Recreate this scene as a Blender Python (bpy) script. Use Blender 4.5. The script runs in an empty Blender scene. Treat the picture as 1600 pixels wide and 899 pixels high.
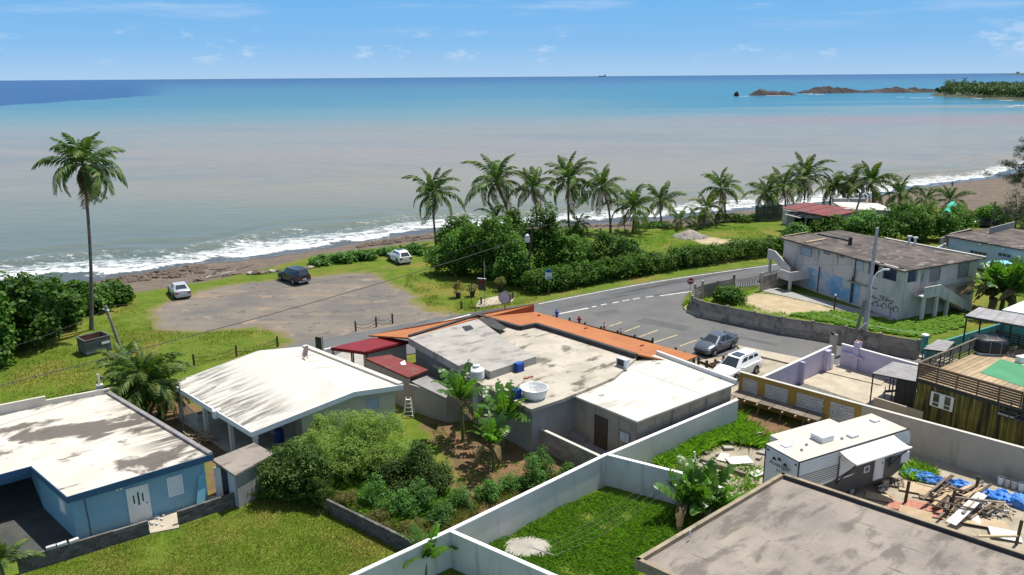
import bpy, math, random
import numpy as np
from mathutils import Vector, Matrix
R_ = math.radians
scn = bpy.context.scene
COL = scn.collection

# ------------------------------------------------------------------ camera
H, F = 23.0, 1220.0                       # drone height (m) and focal length in 1600-px units
PITCH, ROLL = math.atan(329.8 / F), R_(0.415)
cp, sp, cr, sr = math.cos(PITCH), math.sin(PITCH), math.cos(ROLL), math.sin(ROLL)
FWD = Vector((0, cp, -sp)); U0 = Vector((0, sp, cp)); R0 = Vector((1, 0, 0))
RIGHT = R0 * cr - U0 * sr; UP = R0 * sr + U0 * cr
cam = bpy.data.objects.new('camera', bpy.data.cameras.new('camera')); COL.objects.link(cam)
cam.matrix_world = Matrix(((RIGHT.x, UP.x, -FWD.x, 0), (RIGHT.y, UP.y, -FWD.y, 0), (RIGHT.z, UP.z, -FWD.z, H), (0, 0, 0, 1)))
cam.data.sensor_width = 36; cam.data.lens = 36 * F / 1600
cam.data.clip_start = 0.5; cam.data.clip_end = 90000
scn.camera = cam

def P(x, y, z=0.0):
    """Survey helper: the world point at height z seen at photo pixel (x, y)."""
    d = FWD + RIGHT * ((x - 800) / F) + UP * ((449.5 - y) / F)
    t = (z - H) / d.z
    return Vector((d.x * t, d.y * t, z))
def P2(x, y, z=0.0):
    p = P(x, y, z); return (p.x, p.y)
def PY(x, y, Y):
    d = FWD + RIGHT * ((x - 800) / F) + UP * ((449.5 - y) / F); t = Y / d.y
    return Vector((d.x * t, Y, H + d.z * t))
def HT(base, ytop):
    """Height of a vertical standing at world point base whose top shows at photo row ytop."""
    lo, hi = -2.0, 40.0
    for _ in range(40):
        m = (lo + hi) / 2; v = Vector((base[0], base[1], m - H))
        if 449.5 - F * v.dot(UP) / v.dot(FWD) > ytop: lo = m
        else: hi = m
    return lo

# ------------------------------------------------------------------ light
SUN_AZ, SUN_EL = R_(38), R_(67)           # azimuth from +X towards +Y
sdir = Vector((math.cos(SUN_AZ) * math.cos(SUN_EL), math.sin(SUN_AZ) * math.cos(SUN_EL), math.sin(SUN_EL)))
sun = bpy.data.objects.new('sun', bpy.data.lights.new('sun', 'SUN')); COL.objects.link(sun)
sun.data.energy = 5.0; sun.data.angle = R_(0.53); sun.data.color = (1.0, 0.96, 0.88)
sun.rotation_euler = sdir.to_track_quat('Z', 'Y').to_euler(); sun.location = (60, 60, 120)
scn.view_settings.view_transform = 'Standard'; scn.view_settings.look = 'None'
scn.view_settings.exposure = 0.36; scn.view_settings.gamma = 1.0

def N(nt, typ, **kw):
    n = nt.nodes.new(typ)
    for k, v in kw.items():
        if k[0] == '_': setattr(n, k[1:], v)
        else: n.inputs[k.replace('__', ' ')].default_value = v
    return n
def L(nt, a, b): nt.links.new(a, b)
def math_(nt, op, a, b=None, clamp=False):
    n = nt.nodes.new('ShaderNodeMath'); n.operation = op; n.use_clamp = clamp
    for i, v in enumerate((a, b)):
        if v is None: continue
        if isinstance(v, (int, float)): n.inputs[i].default_value = v
        else: nt.links.new(v, n.inputs[i])
    return n.outputs[0]
def mixc(nt, fac, a, b, mode='MIX'):
    n = nt.nodes.new('ShaderNodeMix'); n.data_type = 'RGBA'; n.blend_type = mode
    for i, v in ((0, fac), (6, a), (7, b)):
        if isinstance(v, (int, float)): n.inputs[i].default_value = v
        elif isinstance(v, (tuple, list)): n.inputs[i].default_value = tuple(v) + ((1,) if len(v) == 3 else ())
        else: nt.links.new(v, n.inputs[i])
    return n.outputs[2]
def smooth(nt, v, lo, hi):
    n = nt.nodes.new('ShaderNodeMapRange'); n.interpolation_type = 'SMOOTHSTEP'
    if isinstance(v, (int, float)): n.inputs[0].default_value = v
    else: nt.links.new(v, n.inputs[0])
    n.inputs[1].default_value = lo; n.inputs[2].default_value = hi
    return n.outputs[0]
def noise(nt, vec, scale, detail=4, rough=.55, out=0, dist=0.0):
    n = nt.nodes.new('ShaderNodeTexNoise'); n.inputs['Scale'].default_value = scale
    n.inputs['Detail'].default_value = detail; n.inputs['Roughness'].default_value = rough; n.inputs['Distortion'].default_value = dist
    if vec is not None: nt.links.new(vec, n.inputs['Vector'])
    return n.outputs[out]
def mapping(nt, vec, loc=(0, 0, 0), rot=(0, 0, 0), scale=(1, 1, 1), typ='POINT'):
    n = nt.nodes.new('ShaderNodeMapping'); n.vector_type = typ; nt.links.new(vec, n.inputs[0])
    n.inputs[1].default_value = loc; n.inputs[2].default_value = rot; n.inputs[3].default_value = scale
    return n.outputs[0]

# world: clear physical sky with a few thin clouds low over the sea
wld = bpy.data.worlds.new('World'); scn.world = wld; wld.use_nodes = True
nt = wld.node_tree; nt.nodes.clear()
sky = nt.nodes.new('ShaderNodeTexSky'); sky.sky_type = 'NISHITA'; sky.sun_disc = False
sky.sun_elevation = SUN_EL; sky.sun_rotation = math.pi / 2 - SUN_AZ
sky.air_density = 1.0; sky.dust_density = 0.1; sky.ozone_density = 1.5; sky.altitude = 30
hsv = nt.nodes.new('ShaderNodeHueSaturation'); hsv.inputs['Saturation'].default_value = .72; hsv.inputs['Value'].default_value = 1.0
L(nt, sky.outputs[0], hsv.inputs['Color'])
tc = nt.nodes.new('ShaderNodeTexCoord'); sep = nt.nodes.new('ShaderNodeSeparateXYZ'); L(nt, tc.outputs['Generated'], sep.inputs[0])
elev = sep.outputs[2]
hz = nt.nodes.new('ShaderNodeValToRGB'); L(nt, math_(nt, 'MULTIPLY', elev, 4.0, True), hz.inputs[0]); e = hz.color_ramp.elements
for i, (p_, c_) in enumerate([(.0, (.42, .63, .87)), (.16, (.25, .53, .88)), (.5, (.135, .44, .86)), (1.0, (.10, .34, .74))]):
    if i > 1: e.new(.5)
    e[i].position = p_; e[i].color = c_ + (1,)
skyc = mixc(nt, smooth(nt, elev, .10, .42), mixc(nt, 1.0, hz.outputs[0], (6.5, 6.5, 6.5), 'MULTIPLY'), hsv.outputs[0])
mp = mapping(nt, tc.outputs['Generated'], scale=(9, 9, 26))
n1 = noise(nt, mp, 2.3, 8, .62)
# small cumulus puffs in a band 1.2 to 4 degrees up, all round the horizon
band = math_(nt, 'MULTIPLY', smooth(nt, elev, .012, .030), math_(nt, 'SUBTRACT', 1.0, smooth(nt, elev, .036, .064)))
big = noise(nt, mapping(nt, tc.outputs['Generated'], loc=(.63, .2, 0), scale=(6, 6, 2)), 1.0, 2, .5)
puff = math_(nt, 'MULTIPLY', smooth(nt, math_(nt, 'ADD', n1, math_(nt, 'MULTIPLY', big, .75)), .93, 1.10), band)
wv = noise(nt, mapping(nt, tc.outputs['Generated'], loc=(3.1, 1.7, 0), scale=(3.2, 3.2, 34)), 1.6, 6, .6)
wisp = math_(nt, 'MULTIPLY', smooth(nt, wv, .48, .72), smooth(nt, elev, .035, .09))
cl = math_(nt, 'ADD', math_(nt, 'MULTIPLY', puff, .42), math_(nt, 'MULTIPLY', wisp, .28), clamp=True)
colr = mixc(nt, cl, skyc, (5.8, 6.0, 6.4))
bg = nt.nodes.new('ShaderNodeBackground'); bg.inputs['Strength'].default_value = 0.118
L(nt, colr, bg.inputs['Color'])
wo = nt.nodes.new('ShaderNodeOutputWorld'); L(nt, bg.outputs[0], wo.inputs['Surface'])

# ------------------------------------------------------------------ materials
MATS = {}
def new_mat(name):
    m = bpy.data.materials.new(name); m.use_nodes = True; nt = m.node_tree; nt.nodes.clear()
    o = nt.nodes.new('ShaderNodeOutputMaterial'); b = nt.nodes.new('ShaderNodeBsdfPrincipled')
    nt.links.new(b.outputs[0], o.inputs[0]); MATS[name] = m
    return m, nt, b, o
def mat(name, col, col2=None, scale=1.5, rough=.8, spec=.3, metal=0.0, bump=0.0, bscale=None, rnd=0.0, stains=(), world=False, grain=.12):
    """Plain weathered surface: two tones in cloudy patches, fine grain, optional stains.
    stains: (colour, scale, stretch xyz, rot z, low, high, amount)"""
    m, nt, b, o = new_mat(name)
    b.inputs['Roughness'].default_value = rough; b.inputs['Specular IOR Level'].default_value = spec; b.inputs['Metallic'].default_value = metal
    if world: vec = nt.nodes.new('ShaderNodeNewGeometry').outputs['Position']
    else: vec = nt.nodes.new('ShaderNodeTexCoord').outputs['Object']
    if col2 is None: col2 = tuple(c * .78 for c in col)
    c = mixc(nt, smooth(nt, noise(nt, vec, scale, 5, .6), .32, .68), col, col2)
    for (sc, ss, st, rz, lo, hi, am, *msk) in stains:
        v2 = mapping(nt, vec, rot=(0, 0, rz), scale=tuple(1 / k for k in st), typ='TEXTURE')
        f = smooth(nt, noise(nt, v2, ss, 6, .62, dist=.3), lo, hi)
        if msk:
            sp_ = nt.nodes.new('ShaderNodeVectorMath'); sp_.operation = 'DOT_PRODUCT'; L(nt, vec, sp_.inputs[0]); sp_.inputs[1].default_value = (math.cos(msk[0][0]), math.sin(msk[0][0]), 0)
            f = math_(nt, 'MULTIPLY', f, smooth(nt, sp_.outputs['Value'], msk[0][1], msk[0][2]))
        c = mixc(nt, math_(nt, 'MULTIPLY', f, am), c, sc)
    if grain:
        g = noise(nt, vec, 14, 4, .7)
        c = mixc(nt, 1.0, c, mixc(nt, g, (1 - grain * 2.2,) * 3, (1 + grain * 1.6,) * 3), 'MULTIPLY')
    if rnd:
        oi = nt.nodes.new('ShaderNodeObjectInfo')
        mr = nt.nodes.new('ShaderNodeMapRange'); L(nt, oi.outputs['Random'], mr.inputs[0]); mr.inputs[3].default_value = 1 - rnd; mr.inputs[4].default_value = 1 + rnd
        cc = nt.nodes.new('ShaderNodeCombineColor')
        for i in range(3): L(nt, mr.outputs[0], cc.inputs[i])
        c = mixc(nt, 1.0, c, cc.outputs[0], 'MULTIPLY')
    L(nt, c, b.inputs['Base Color'])
    if bump:
        bn = nt.nodes.new('ShaderNodeBump'); bn.inputs['Strength'].default_value = bump; bn.inputs['Distance'].default_value = .03
        L(nt, noise(nt, vec, bscale or scale * 6, 5, .65), bn.inputs['Height']); L(nt, bn.outputs[0], b.inputs['Normal'])
    return m
def leafmat(name, cols, trans=.35, rough=.5, spec=.25, rnd=.2, patch=None):
    m, nt, b, o = new_mat(name)
    g = nt.nodes.new('ShaderNodeNewGeometry')
    ramp = nt.nodes.new('ShaderNodeValToRGB'); L(nt, g.outputs['Random Per Island'], ramp.inputs[0])
    e = ramp.color_ramp.elements
    while len(e) < len(cols): e.new(.5)
    for i, c in enumerate(cols): e[i].position = i / (len(cols) - 1); e[i].color = tuple(c) + (1,)
    oi = nt.nodes.new('ShaderNodeObjectInfo')
    hs = nt.nodes.new('ShaderNodeHueSaturation'); L(nt, ramp.outputs[0], hs.inputs['Color'])
    mr = nt.nodes.new('ShaderNodeMapRange'); L(nt, oi.outputs['Random'], mr.inputs[0]); mr.inputs[3].default_value = 1 - rnd; mr.inputs[4].default_value = 1 + rnd
    L(nt, mr.outputs[0], hs.inputs['Value'])
    c = hs.outputs[0]
    if patch:
        for s_, lo_, hi_, q_ in ((.22, .50, .66, patch), (.9, .55, .68, (.045, .10, .014))): c = mixc(nt, math_(nt, 'MULTIPLY', smooth(nt, noise(nt, g.outputs['Position'], s_, 5, .65), lo_, hi_), .5), c, q_)
    L(nt, c, b.inputs['Base Color']); b.inputs['Roughness'].default_value = rough; b.inputs['Specular IOR Level'].default_value = spec
    tr = nt.nodes.new('ShaderNodeBsdfTranslucent')
    L(nt, mixc(nt, 1.0, c, (1.5, 1.7, .6), 'MULTIPLY'), tr.inputs[0])
    ms = nt.nodes.new('ShaderNodeMixShader'); ms.inputs[0].default_value = trans
    L(nt, b.outputs[0], ms.inputs[1]); L(nt, tr.outputs[0], ms.inputs[2]); L(nt, ms.outputs[0], o.inputs[0])
    return m

# ------------------------------------------------------------------ mesh helpers
class MB:
    """Collects shapes (in world coordinates unless M is set) and links them as ONE mesh object."""
    def __init__(s): s.v = []; s.f = []; s.k = []; s.M = None; s.mi = 0
    def add(s, vs, fs):
        b = len(s.v)
        if s.M is not None: vs = [s.M @ Vector(v) for v in vs]
        s.v.extend([(v[0], v[1], v[2]) for v in vs]); s.f.extend([tuple(b + i for i in f) for f in fs]); s.k.extend([s.mi] * len(fs))
        return s
    def box(s, x0, x1, y0, y1, z0, z1):
        return s.add([(x0, y0, z0), (x1, y0, z0), (x1, y1, z0), (x0, y1, z0), (x0, y0, z1), (x1, y0, z1), (x1, y1, z1), (x0, y1, z1)],
                     [(3, 2, 1, 0), (4, 5, 6, 7), (0, 1, 5, 4), (1, 2, 6, 5), (2, 3, 7, 6), (3, 0, 4, 7)])
    def cbox(s, c, sx, sy, sz, rz=0.0, tilt=None):
        """box centred at c (bottom at c.z when tilt is None)"""
        old = s.M; T = Matrix.Translation(Vector(c)) @ Matrix.Rotation(rz, 4, 'Z')
        if tilt: T = T @ Matrix.Rotation(tilt[0], 4, 'X') @ Matrix.Rotation(tilt[1], 4, 'Y')
        s.M = T if old is None else old @ T
        s.box(-sx / 2, sx / 2, -sy / 2, sy / 2, 0, sz); s.M = old; return s
    def prism(s, poly, z0, z1):
        """poly of (x, y) or (x, y, z); z1/z0 numbers or, with 3-D points, offsets from the point's own z"""
        a = sum(poly[i - 1][0] * poly[i][1] - poly[i][0] * poly[i - 1][1] for i in range(len(poly)))
        if a < 0: poly = poly[::-1]
        n = len(poly)
        zz = [(p[2] if len(p) > 2 else 0.0) for p in poly]
        vs = [(p[0], p[1], zz[i] + z0) for i, p in enumerate(poly)] + [(p[0], p[1], zz[i] + z1) for i, p in enumerate(poly)]
        fs = [tuple(range(n - 1, -1, -1)), tuple(range(n, 2 * n))] + [(i, (i + 1) % n, n + (i + 1) % n, n + i) for i in range(n)]
        return s.add(vs, fs)
    def tube(s, pts, rs, n=8, cap=True):
        pts = [Vector(p) for p in pts]
        if isinstance(rs, (int, float)): rs = [rs] * len(pts)
        vs = []; fs = []
        for i, p in enumerate(pts):
            d = (pts[min(i + 1, len(pts) - 1)] - pts[max(i - 1, 0)]).normalized()
            u = d.cross(Vector((0, 0, 1)))
            if u.length < .05: u = d.cross(Vector((1, 0, 0)))
            u.normalize(); w = d.cross(u)
            for k in range(n):
                a = 2 * math.pi * k / n; q = p + (u * math.cos(a) + w * math.sin(a)) * rs[i]; vs.append(q)
        for i in range(len(pts) - 1):
            for k in range(n):
                a, b = i * n + k, i * n + (k + 1) % n; fs.append((a, b, b + n, a + n))
        if cap: fs.append(tuple(range(n - 1, -1, -1))); fs.append(tuple(range((len(pts) - 1) * n, len(pts) * n)))
        fs = [f[::-1] for f in fs]
        return s.add(vs, fs)
    def lathe(s, prof, n=16, c=(0, 0, 0)):
        """prof: (radius, z) from bottom to top"""
        vs = []; fs = []
        for r, z in prof:
            for k in range(n):
                a = 2 * math.pi * k / n; vs.append((c[0] + r * math.cos(a), c[1] + r * math.sin(a), c[2] + z))
        for i in range(len(prof) - 1):
            for k in range(n):
                a, b = i * n + k, i * n + (k + 1) % n; fs.append((a, b, b + n, a + n))
        fs.append(tuple(range(n - 1, -1, -1))); fs.append(tuple(range((len(prof) - 1) * n, len(prof) * n)))
        return s.add(vs, fs)
    def bar(s, a, b, w, h):
        """rectangular bar from a to b, w wide (horizontal), h deep (vertical-ish)"""
        a, b = Vector(a), Vector(b); d = (b - a); l = d.length; d.normalize()
        u = d.cross(Vector((0, 0, 1)))
        if u.length < .05: u = Vector((1, 0, 0))
        u.normalize(); t = u.cross(d)
        vs = [p + u * (sx * w / 2) + t * (sz * h / 2) for p in (a, b) for sx, sz in ((-1, -1), (1, -1), (1, 1), (-1, 1))]
        return s.add(vs, [(0, 1, 2, 3), (7, 6, 5, 4), (0, 4, 5, 1), (1, 5, 6, 2), (2, 6, 7, 3), (3, 7, 4, 0)])
    def quad(s, a, b, c, d): return s.add([a, b, c, d], [(0, 1, 2, 3)])
    def slab(s, pts, t):
        """sheet of thickness t hanging under a loop of 3-D points"""
        return s.prism([tuple(p) for p in pts], -t, 0.0)
    def mesh(s, name, mats, inv=None, smooth_angle=None):
        me = bpy.data.meshes.new(name)
        vs = s.v if inv is None else [tuple(inv @ Vector(v)) for v in s.v]
        me.from_pydata(vs, [], s.f)
        if not isinstance(mats, (list, tuple)): mats = [mats]
        for m in mats: me.materials.append(MATS[m] if isinstance(m, str) else m)
        if len(mats) > 1: me.polygons.foreach_set('material_index', s.k)
        if smooth_angle is not None:
            me.polygons.foreach_set('use_smooth', [True] * len(me.polygons)); me.set_sharp_from_angle(angle=R_(smooth_angle))
        me.update(); return me
    def build(s, name, mats, parent=None, label=None, smooth_angle=None, local=False, kind=None):
        inv = None if (parent is None or local) else ROOTM[parent.name].inverted()
        o = bpy.data.objects.new(name, s.mesh(name, mats, inv, smooth_angle)); COL.objects.link(o)
        if parent is not None: o.parent = parent; ROOTM[o.name] = ROOTM[parent.name]
        if label: o['label'] = label
        if kind: o['kind'] = kind
        return o
ROOTM = {}
def tag(o, label=None, cat=None, group=None, kind=None):
    if label: o['label'] = label
    if cat: o['category'] = cat
    if group: o['group'] = group
    if kind: o['kind'] = kind
    return o
def thing(name, label, cat, loc=(0, 0, 0), rz=0.0, group=None):
    o = bpy.data.objects.new(name, None); COL.objects.link(o); o.empty_display_size = .3
    loc = Vector((loc[0], loc[1], loc[2] if len(loc) > 2 else 0.0))
    o.location = loc; o.rotation_euler = (0, 0, rz)
    ROOTM[o.name] = Matrix.Translation(loc) @ Matrix.Rotation(rz, 4, 'Z')
    return tag(o, label, cat, group)
def inst(name, me, parent, M, label=None):
    """link an instance of mesh me under parent at world matrix M"""
    o = bpy.data.objects.new(name, me); COL.objects.link(o)
    if parent is not None:
        o.parent = parent; o.matrix_local = ROOTM[parent.name].inverted() @ M; ROOTM[o.name] = ROOTM[parent.name]
    else: o.matrix_world = M
    if label: o['label'] = label
    return o
def single(name, mb, mats, label, cat, group=None, smooth_angle=None, base=None):
    """a thing that is one mesh; its origin is moved to its base"""
    vs = np.array(mb.v)
    if base is None: base = ((vs[:, 0].min() + vs[:, 0].max()) / 2, (vs[:, 1].min() + vs[:, 1].max()) / 2, vs[:, 2].min())
    T = Matrix.Translation(Vector(base))
    o = bpy.data.objects.new(name, mb.mesh(name, mats, T.inverted(), smooth_angle)); COL.objects.link(o)
    o.location = base; ROOTM[o.name] = T
    return tag(o, label, cat, group)
def copy_tree(o, parent=None):
    c = o.copy(); COL.objects.link(c)
    if parent is not None: c.parent = parent
    for ch in list(o.children): copy_tree(ch, c)
    return c
def frame(p0, p1, z=0.0):
    """x along p0->p1, y to the left (inwards for a CCW outline), z up"""
    d = Vector((p1[0] - p0[0], p1[1] - p0[1], 0)); l = d.length; d.normalize()
    return Matrix(((d.x, -d.y, 0, p0[0]), (d.y, d.x, 0, p0[1]), (0, 0, 1, z), (0, 0, 0, 1))), l
def fast_mesh(name, verts, faces, mats, smooth=False):
    """verts (n,3) array, faces (m,k) array"""
    me = bpy.data.meshes.new(name); n, (m, k) = len(verts), faces.shape
    me.vertices.add(n); me.vertices.foreach_set('co', np.ascontiguousarray(verts, np.float32).ravel())
    me.loops.add(m * k); me.loops.foreach_set('vertex_index', np.ascontiguousarray(faces, np.int32).ravel())
    me.polygons.add(m); me.polygons.foreach_set('loop_start', np.arange(0, m * k, k, dtype=np.int32))
    if smooth: me.polygons.foreach_set('use_smooth', np.ones(m, bool))
    for mm in (mats if isinstance(mats, (list, tuple)) else [mats]): me.materials.append(MATS[mm] if isinstance(mm, str) else mm)
    me.update(calc_edges=True); return me
def sd_poly(X, Y, poly):
    """signed distance of points to a polygon, positive inside"""
    X = np.asarray(X, float); Y = np.asarray(Y, float); d = np.full(X.shape, 1e9); ins = np.zeros(X.shape, bool)
    for i in range(len(poly)):
        x0, y0 = poly[i - 1][:2]; x1, y1 = poly[i][:2]; dx, dy = x1 - x0, y1 - y0
        t = np.clip(((X - x0) * dx + (Y - y0) * dy) / (dx * dx + dy * dy + 1e-9), 0, 1)
        d = np.minimum(d, np.hypot(X - x0 - t * dx, Y - y0 - t * dy))
        ins ^= ((y0 > Y) != (y1 > Y)) & (X < (x1 - x0) * (Y - y0) / (y1 - y0 + 1e-12) + x0)
    return np.where(ins, d, -d)
def vnoise(x, y, seed=0):
    """cheap smooth value noise in numpy"""
    xi, yi = np.floor(x).astype(int), np.floor(y).astype(int); xf, yf = x - xi, y - yi
    h = lambda a, b: (np.sin(a * 127.1 + b * 311.7 + seed * 74.7) * 43758.5453) % 1.0
    u, v = xf * xf * (3 - 2 * xf), yf * yf * (3 - 2 * yf)
    return (h(xi, yi) * (1 - u) + h(xi + 1, yi) * u) * (1 - v) + (h(xi, yi + 1) * (1 - u) + h(xi + 1, yi + 1) * u) * v
rng = np.random.default_rng(7); random.seed(7)
# ------------------------------------------------------------------ shore, ground, sea
SH = [(-260, 40), (-150, 78), (-95, 92)] + [P2(*p, -3) for p in [(-100, 452), (60, 440), (171, 438), (311, 411), (420, 401), (520, 388), (615, 371), (680, 362), (860, 352), (960, 348), (1060, 340), (1180, 328), (1300, 318), (1427, 293), (1558, 275), (1600, 262)]] + [(200, 262), (330, 340), (560, 470)]
SHX = np.array([p[0] for p in SH]); SHY = np.array([p[1] for p in SH])
def shore_y(x): return np.interp(x, SHX, SHY) + 1.2 * (vnoise(x * .11, x * 0, 3) - .5) + .7 * (vnoise(x * .37, x * 0, 4) - .5)
slope = np.gradient(np.interp(np.arange(-260, 560, 2.0), SHX, SHY), 2.0); SLX = np.arange(-260, 560, 2.0)
slope = np.convolve(np.pad(slope, 8, 'edge'), np.ones(17) / 17, 'valid')
def inland(x, y):
    """approximate distance in metres from the waterline, positive on land"""
    return (shore_y(x) - y) / np.sqrt(1 + np.interp(x, SLX, slope) ** 2)
BW = [P2(*p, -.5) for p in [(60, 470), (200, 466), (290, 450), (400, 430), (490, 405), (600, 392), (700, 380), (900, 362), (1000, 362), (1180, 344), (1300, 330), (1420, 322), (1475, 330), (1530, 345), (1600, 345)]]
BWX = np.array([p[0] for p in BW]); BWD = inland(BWX, np.array([p[1] for p in BW])); BWD = np.clip(BWD, 6, 60)
def beach_w(x): return np.interp(x, BWX, BWD)
def ground_z(x, y):
    x = np.asarray(x, float); y = np.asarray(y, float)
    d = inland(x, y); w = beach_w(x); t = np.clip(d / w, -.6, 1)
    z = np.where(t > 0, -3 + 3 * (t ** .8) * np.minimum(1, .75 + .25 * t), -3 + 4.0 * t)
    z = np.where(t >= 1, 0.0, np.minimum(z, 0))
    rough = np.clip((1 - np.abs(t - .45) / .5), 0, 1)
    z = z + rough * .5 * (vnoise(x * .6, y * .6, 1) - .5) + rough * .25 * (vnoise(x * 1.7, y * 1.7, 2) - .5)
    return z - .05 * vnoise(x * .45, y * .45, 5) * (t >= 1)
def gz(x, y): return float(ground_z(np.array([x]), np.array([y]))[0])

poly_lot = [P2(*p) for p in [(232, 486), (238, 512), (268, 520), (330, 518), (400, 512), (432, 520), (452, 532), (436, 545), (520, 575), (700, 520), (742, 492), (716, 490), (668, 484), (648, 470), (655, 462), (632, 452), (600, 436), (596, 428), (560, 424), (500, 431), (440, 436), (360, 444), (318, 452), (292, 462), (262, 470)]]
poly_soil = [P2(*p) for p in [(664, 646), (735, 668), (800, 690), (880, 720), (880, 760), (800, 800), (730, 825), (705, 790), (716, 740), (690, 700), (655, 664)]]
poly_bare = [P2(*p) for p in [(1165, 462), (1200, 458), (1290, 476), (1310, 484), (1240, 492), (1190, 484), (1160, 474)]]
poly_sandpatch = [P2(*p) for p in [(1075, 372), (1110, 370), (1150, 377), (1215, 372), (1195, 384), (1130, 386), (1095, 381)]]
poly_shade = [P2(*p) for p in [(1140, 660), (1170, 640), (1300, 685), (1215, 705)]]  # brown soil tone painted here as the shade below the plank shelf
poly_alley = [P2(*p) for p in [(215, 645), (268, 608), (345, 655), (402, 690), (380, 770), (325, 780), (318, 700)]]
poly_yard = [P2(*p) for p in [(1075, 745), (1085, 718), (1120, 702), (1170, 694), (1215, 700), (1300, 670), (1440, 690), (1620, 760), (1620, 900), (1200, 900), (1100, 790), (1060, 745)]]
poly_dirt = [P2(*p) for p in [(1150, 545), (1260, 566), (1200, 600), (1130, 650), (1080, 566), (1110, 552)]]
xs = np.concatenate([np.arange(-260, -72, 5.0), np.arange(-72, 72, .42), np.arange(72, 172, 1.3), np.arange(172, 560, 10.0)])
ys = np.concatenate([np.arange(2, 22, 1.5), np.arange(22, 82, .42), np.arange(82, 150, .75), np.arange(150, 240, 1.8), np.arange(240, 820, 12.0)])
GX, GY = np.meshgrid(xs, ys); keep_d = inland(GX, GY)
GZ = ground_z(GX, GY)
nx, ny = len(xs), len(ys)
idx = np.arange(nx * ny).reshape(ny, nx)
quads = np.stack([idx[:-1, :-1], idx[:-1, 1:], idx[1:, 1:], idx[1:, :-1]], -1).reshape(-1, 4)
gv = np.stack([GX, GY, GZ], -1).reshape(-1, 3)
att = {}
att['sd_lot'] = sd_poly(GX, GY, poly_lot).ravel(); att['sd_soil_shade'] = np.maximum(sd_poly(GX, GY, poly_soil), np.maximum(sd_poly(GX, GY, poly_alley), sd_poly(GX, GY, poly_shade))).ravel()  # soil zone holds garden and alley soil plus the painted shelf shade
att['sd_bare'] = np.maximum(sd_poly(GX, GY, poly_bare), sd_poly(GX, GY, poly_sandpatch)).ravel()
att['sd_yard'] = np.maximum(sd_poly(GX, GY, poly_yard), sd_poly(GX, GY, poly_dirt)).ravel()
att['sd_beach'] = (beach_w(GX) - keep_d).ravel(); att['inland'] = keep_d.ravel()
fc = gv[quads].mean(1); keep = att['inland'][quads].max(1) > -9; quads = quads[keep]

m, nt, b, o = new_mat('ground')
b.inputs['Roughness'].default_value = .95; b.inputs['Specular IOR Level'].default_value = .12
pos = nt.nodes.new('ShaderNodeNewGeometry').outputs['Position']
def A(nm):
    n = nt.nodes.new('ShaderNodeAttribute'); n.attribute_name = nm; return n.outputs['Fac']
nbig = noise(nt, pos, .16, 4, .6); nmid = noise(nt, pos, .7, 5, .62); nfine = noise(nt, pos, 5.0, 5, .7); nvf = noise(nt, pos, 22, 3, .7)
g = mixc(nt, smooth(nt, nmid, .35, .68), (.075, .125, .012), (.115, .152, .02))
g = mixc(nt, math_(nt, 'MULTIPLY', smooth(nt, nbig, .47, .68), .75), g, (.19, .155, .04))
g = mixc(nt, math_(nt, 'MULTIPLY', smooth(nt, noise(nt, pos, .33, 5, .7), .60, .74), .6), g, (.21, .14, .055))
g = mixc(nt, 1.0, g, mixc(nt, nfine, (.6, .6, .6), (1.4, 1.4, 1.4)), 'MULTIPLY')
def zone(prev, attr, col, w=.5, amp=2.2, f=nmid):
    s = math_(nt, 'ADD', A(attr), math_(nt, 'MULTIPLY', math_(nt, 'SUBTRACT', f, .5), amp))
    s = math_(nt, 'ADD', s, math_(nt, 'MULTIPLY', math_(nt, 'SUBTRACT', nfine, .5), amp * .6))
    return mixc(nt, smooth(nt, s, -w, w), prev, col)
grav = mixc(nt, smooth(nt, nbig, .38, .64), (.135, .125, .115), (.185, .16, .132))
trk = noise(nt, mapping(nt, pos, rot=(0, 0, R_(-28)), scale=(.10, .55, 1)), 1.0, 5, .62)
grav = mixc(nt, math_(nt, 'MULTIPLY', smooth(nt, trk, .50, .64), .7), grav, (.245, .185, .13))
grav = mixc(nt, math_(nt, 'MULTIPLY', smooth(nt, nmid, .56, .68), .65), grav, (.085, .08, .076))
grav = mixc(nt, math_(nt, 'MULTIPLY', smooth(nt, noise(nt, pos, .42, 3, .5), .60, .68), .7), grav, (.28, .21, .155))
grav = mixc(nt, 1.0, grav, mixc(nt, nfine, (.55, .55, .55), (1.45, 1.45, 1.45)), 'MULTIPLY')
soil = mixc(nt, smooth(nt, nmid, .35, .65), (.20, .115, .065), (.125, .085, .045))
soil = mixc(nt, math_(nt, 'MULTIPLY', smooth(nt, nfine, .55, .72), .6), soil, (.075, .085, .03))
bare = mixc(nt, smooth(nt, nmid, .3, .7), (.44, .36, .24), (.33, .26, .16))
yard = mixc(nt, smooth(nt, nmid, .3, .7), (.40, .345, .265), (.27, .235, .175))
yard = mixc(nt, math_(nt, 'MULTIPLY', smooth(nt, nfine, .58, .72), .6), yard, (.16, .15, .085))
yard = mixc(nt, 1.0, yard, mixc(nt, nfine, (.7, .7, .7), (1.25, 1.25, 1.25)), 'MULTIPLY')
bch = mixc(nt, smooth(nt, nmid, .35, .65), (.155, .125, .097), (.105, .09, .075))
bch = mixc(nt, math_(nt, 'MULTIPLY', smooth(nt, nfine, .5, .7), .7), bch, (.25, .155, .09))
wet = math_(nt, 'ADD', A('inland'), math_(nt, 'MULTIPLY', math_(nt, 'SUBTRACT', nmid, .5), 3.0))
bch = mixc(nt, smooth(nt, wet, 4.5, 1.2), bch, (.045, .042, .04))
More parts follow.
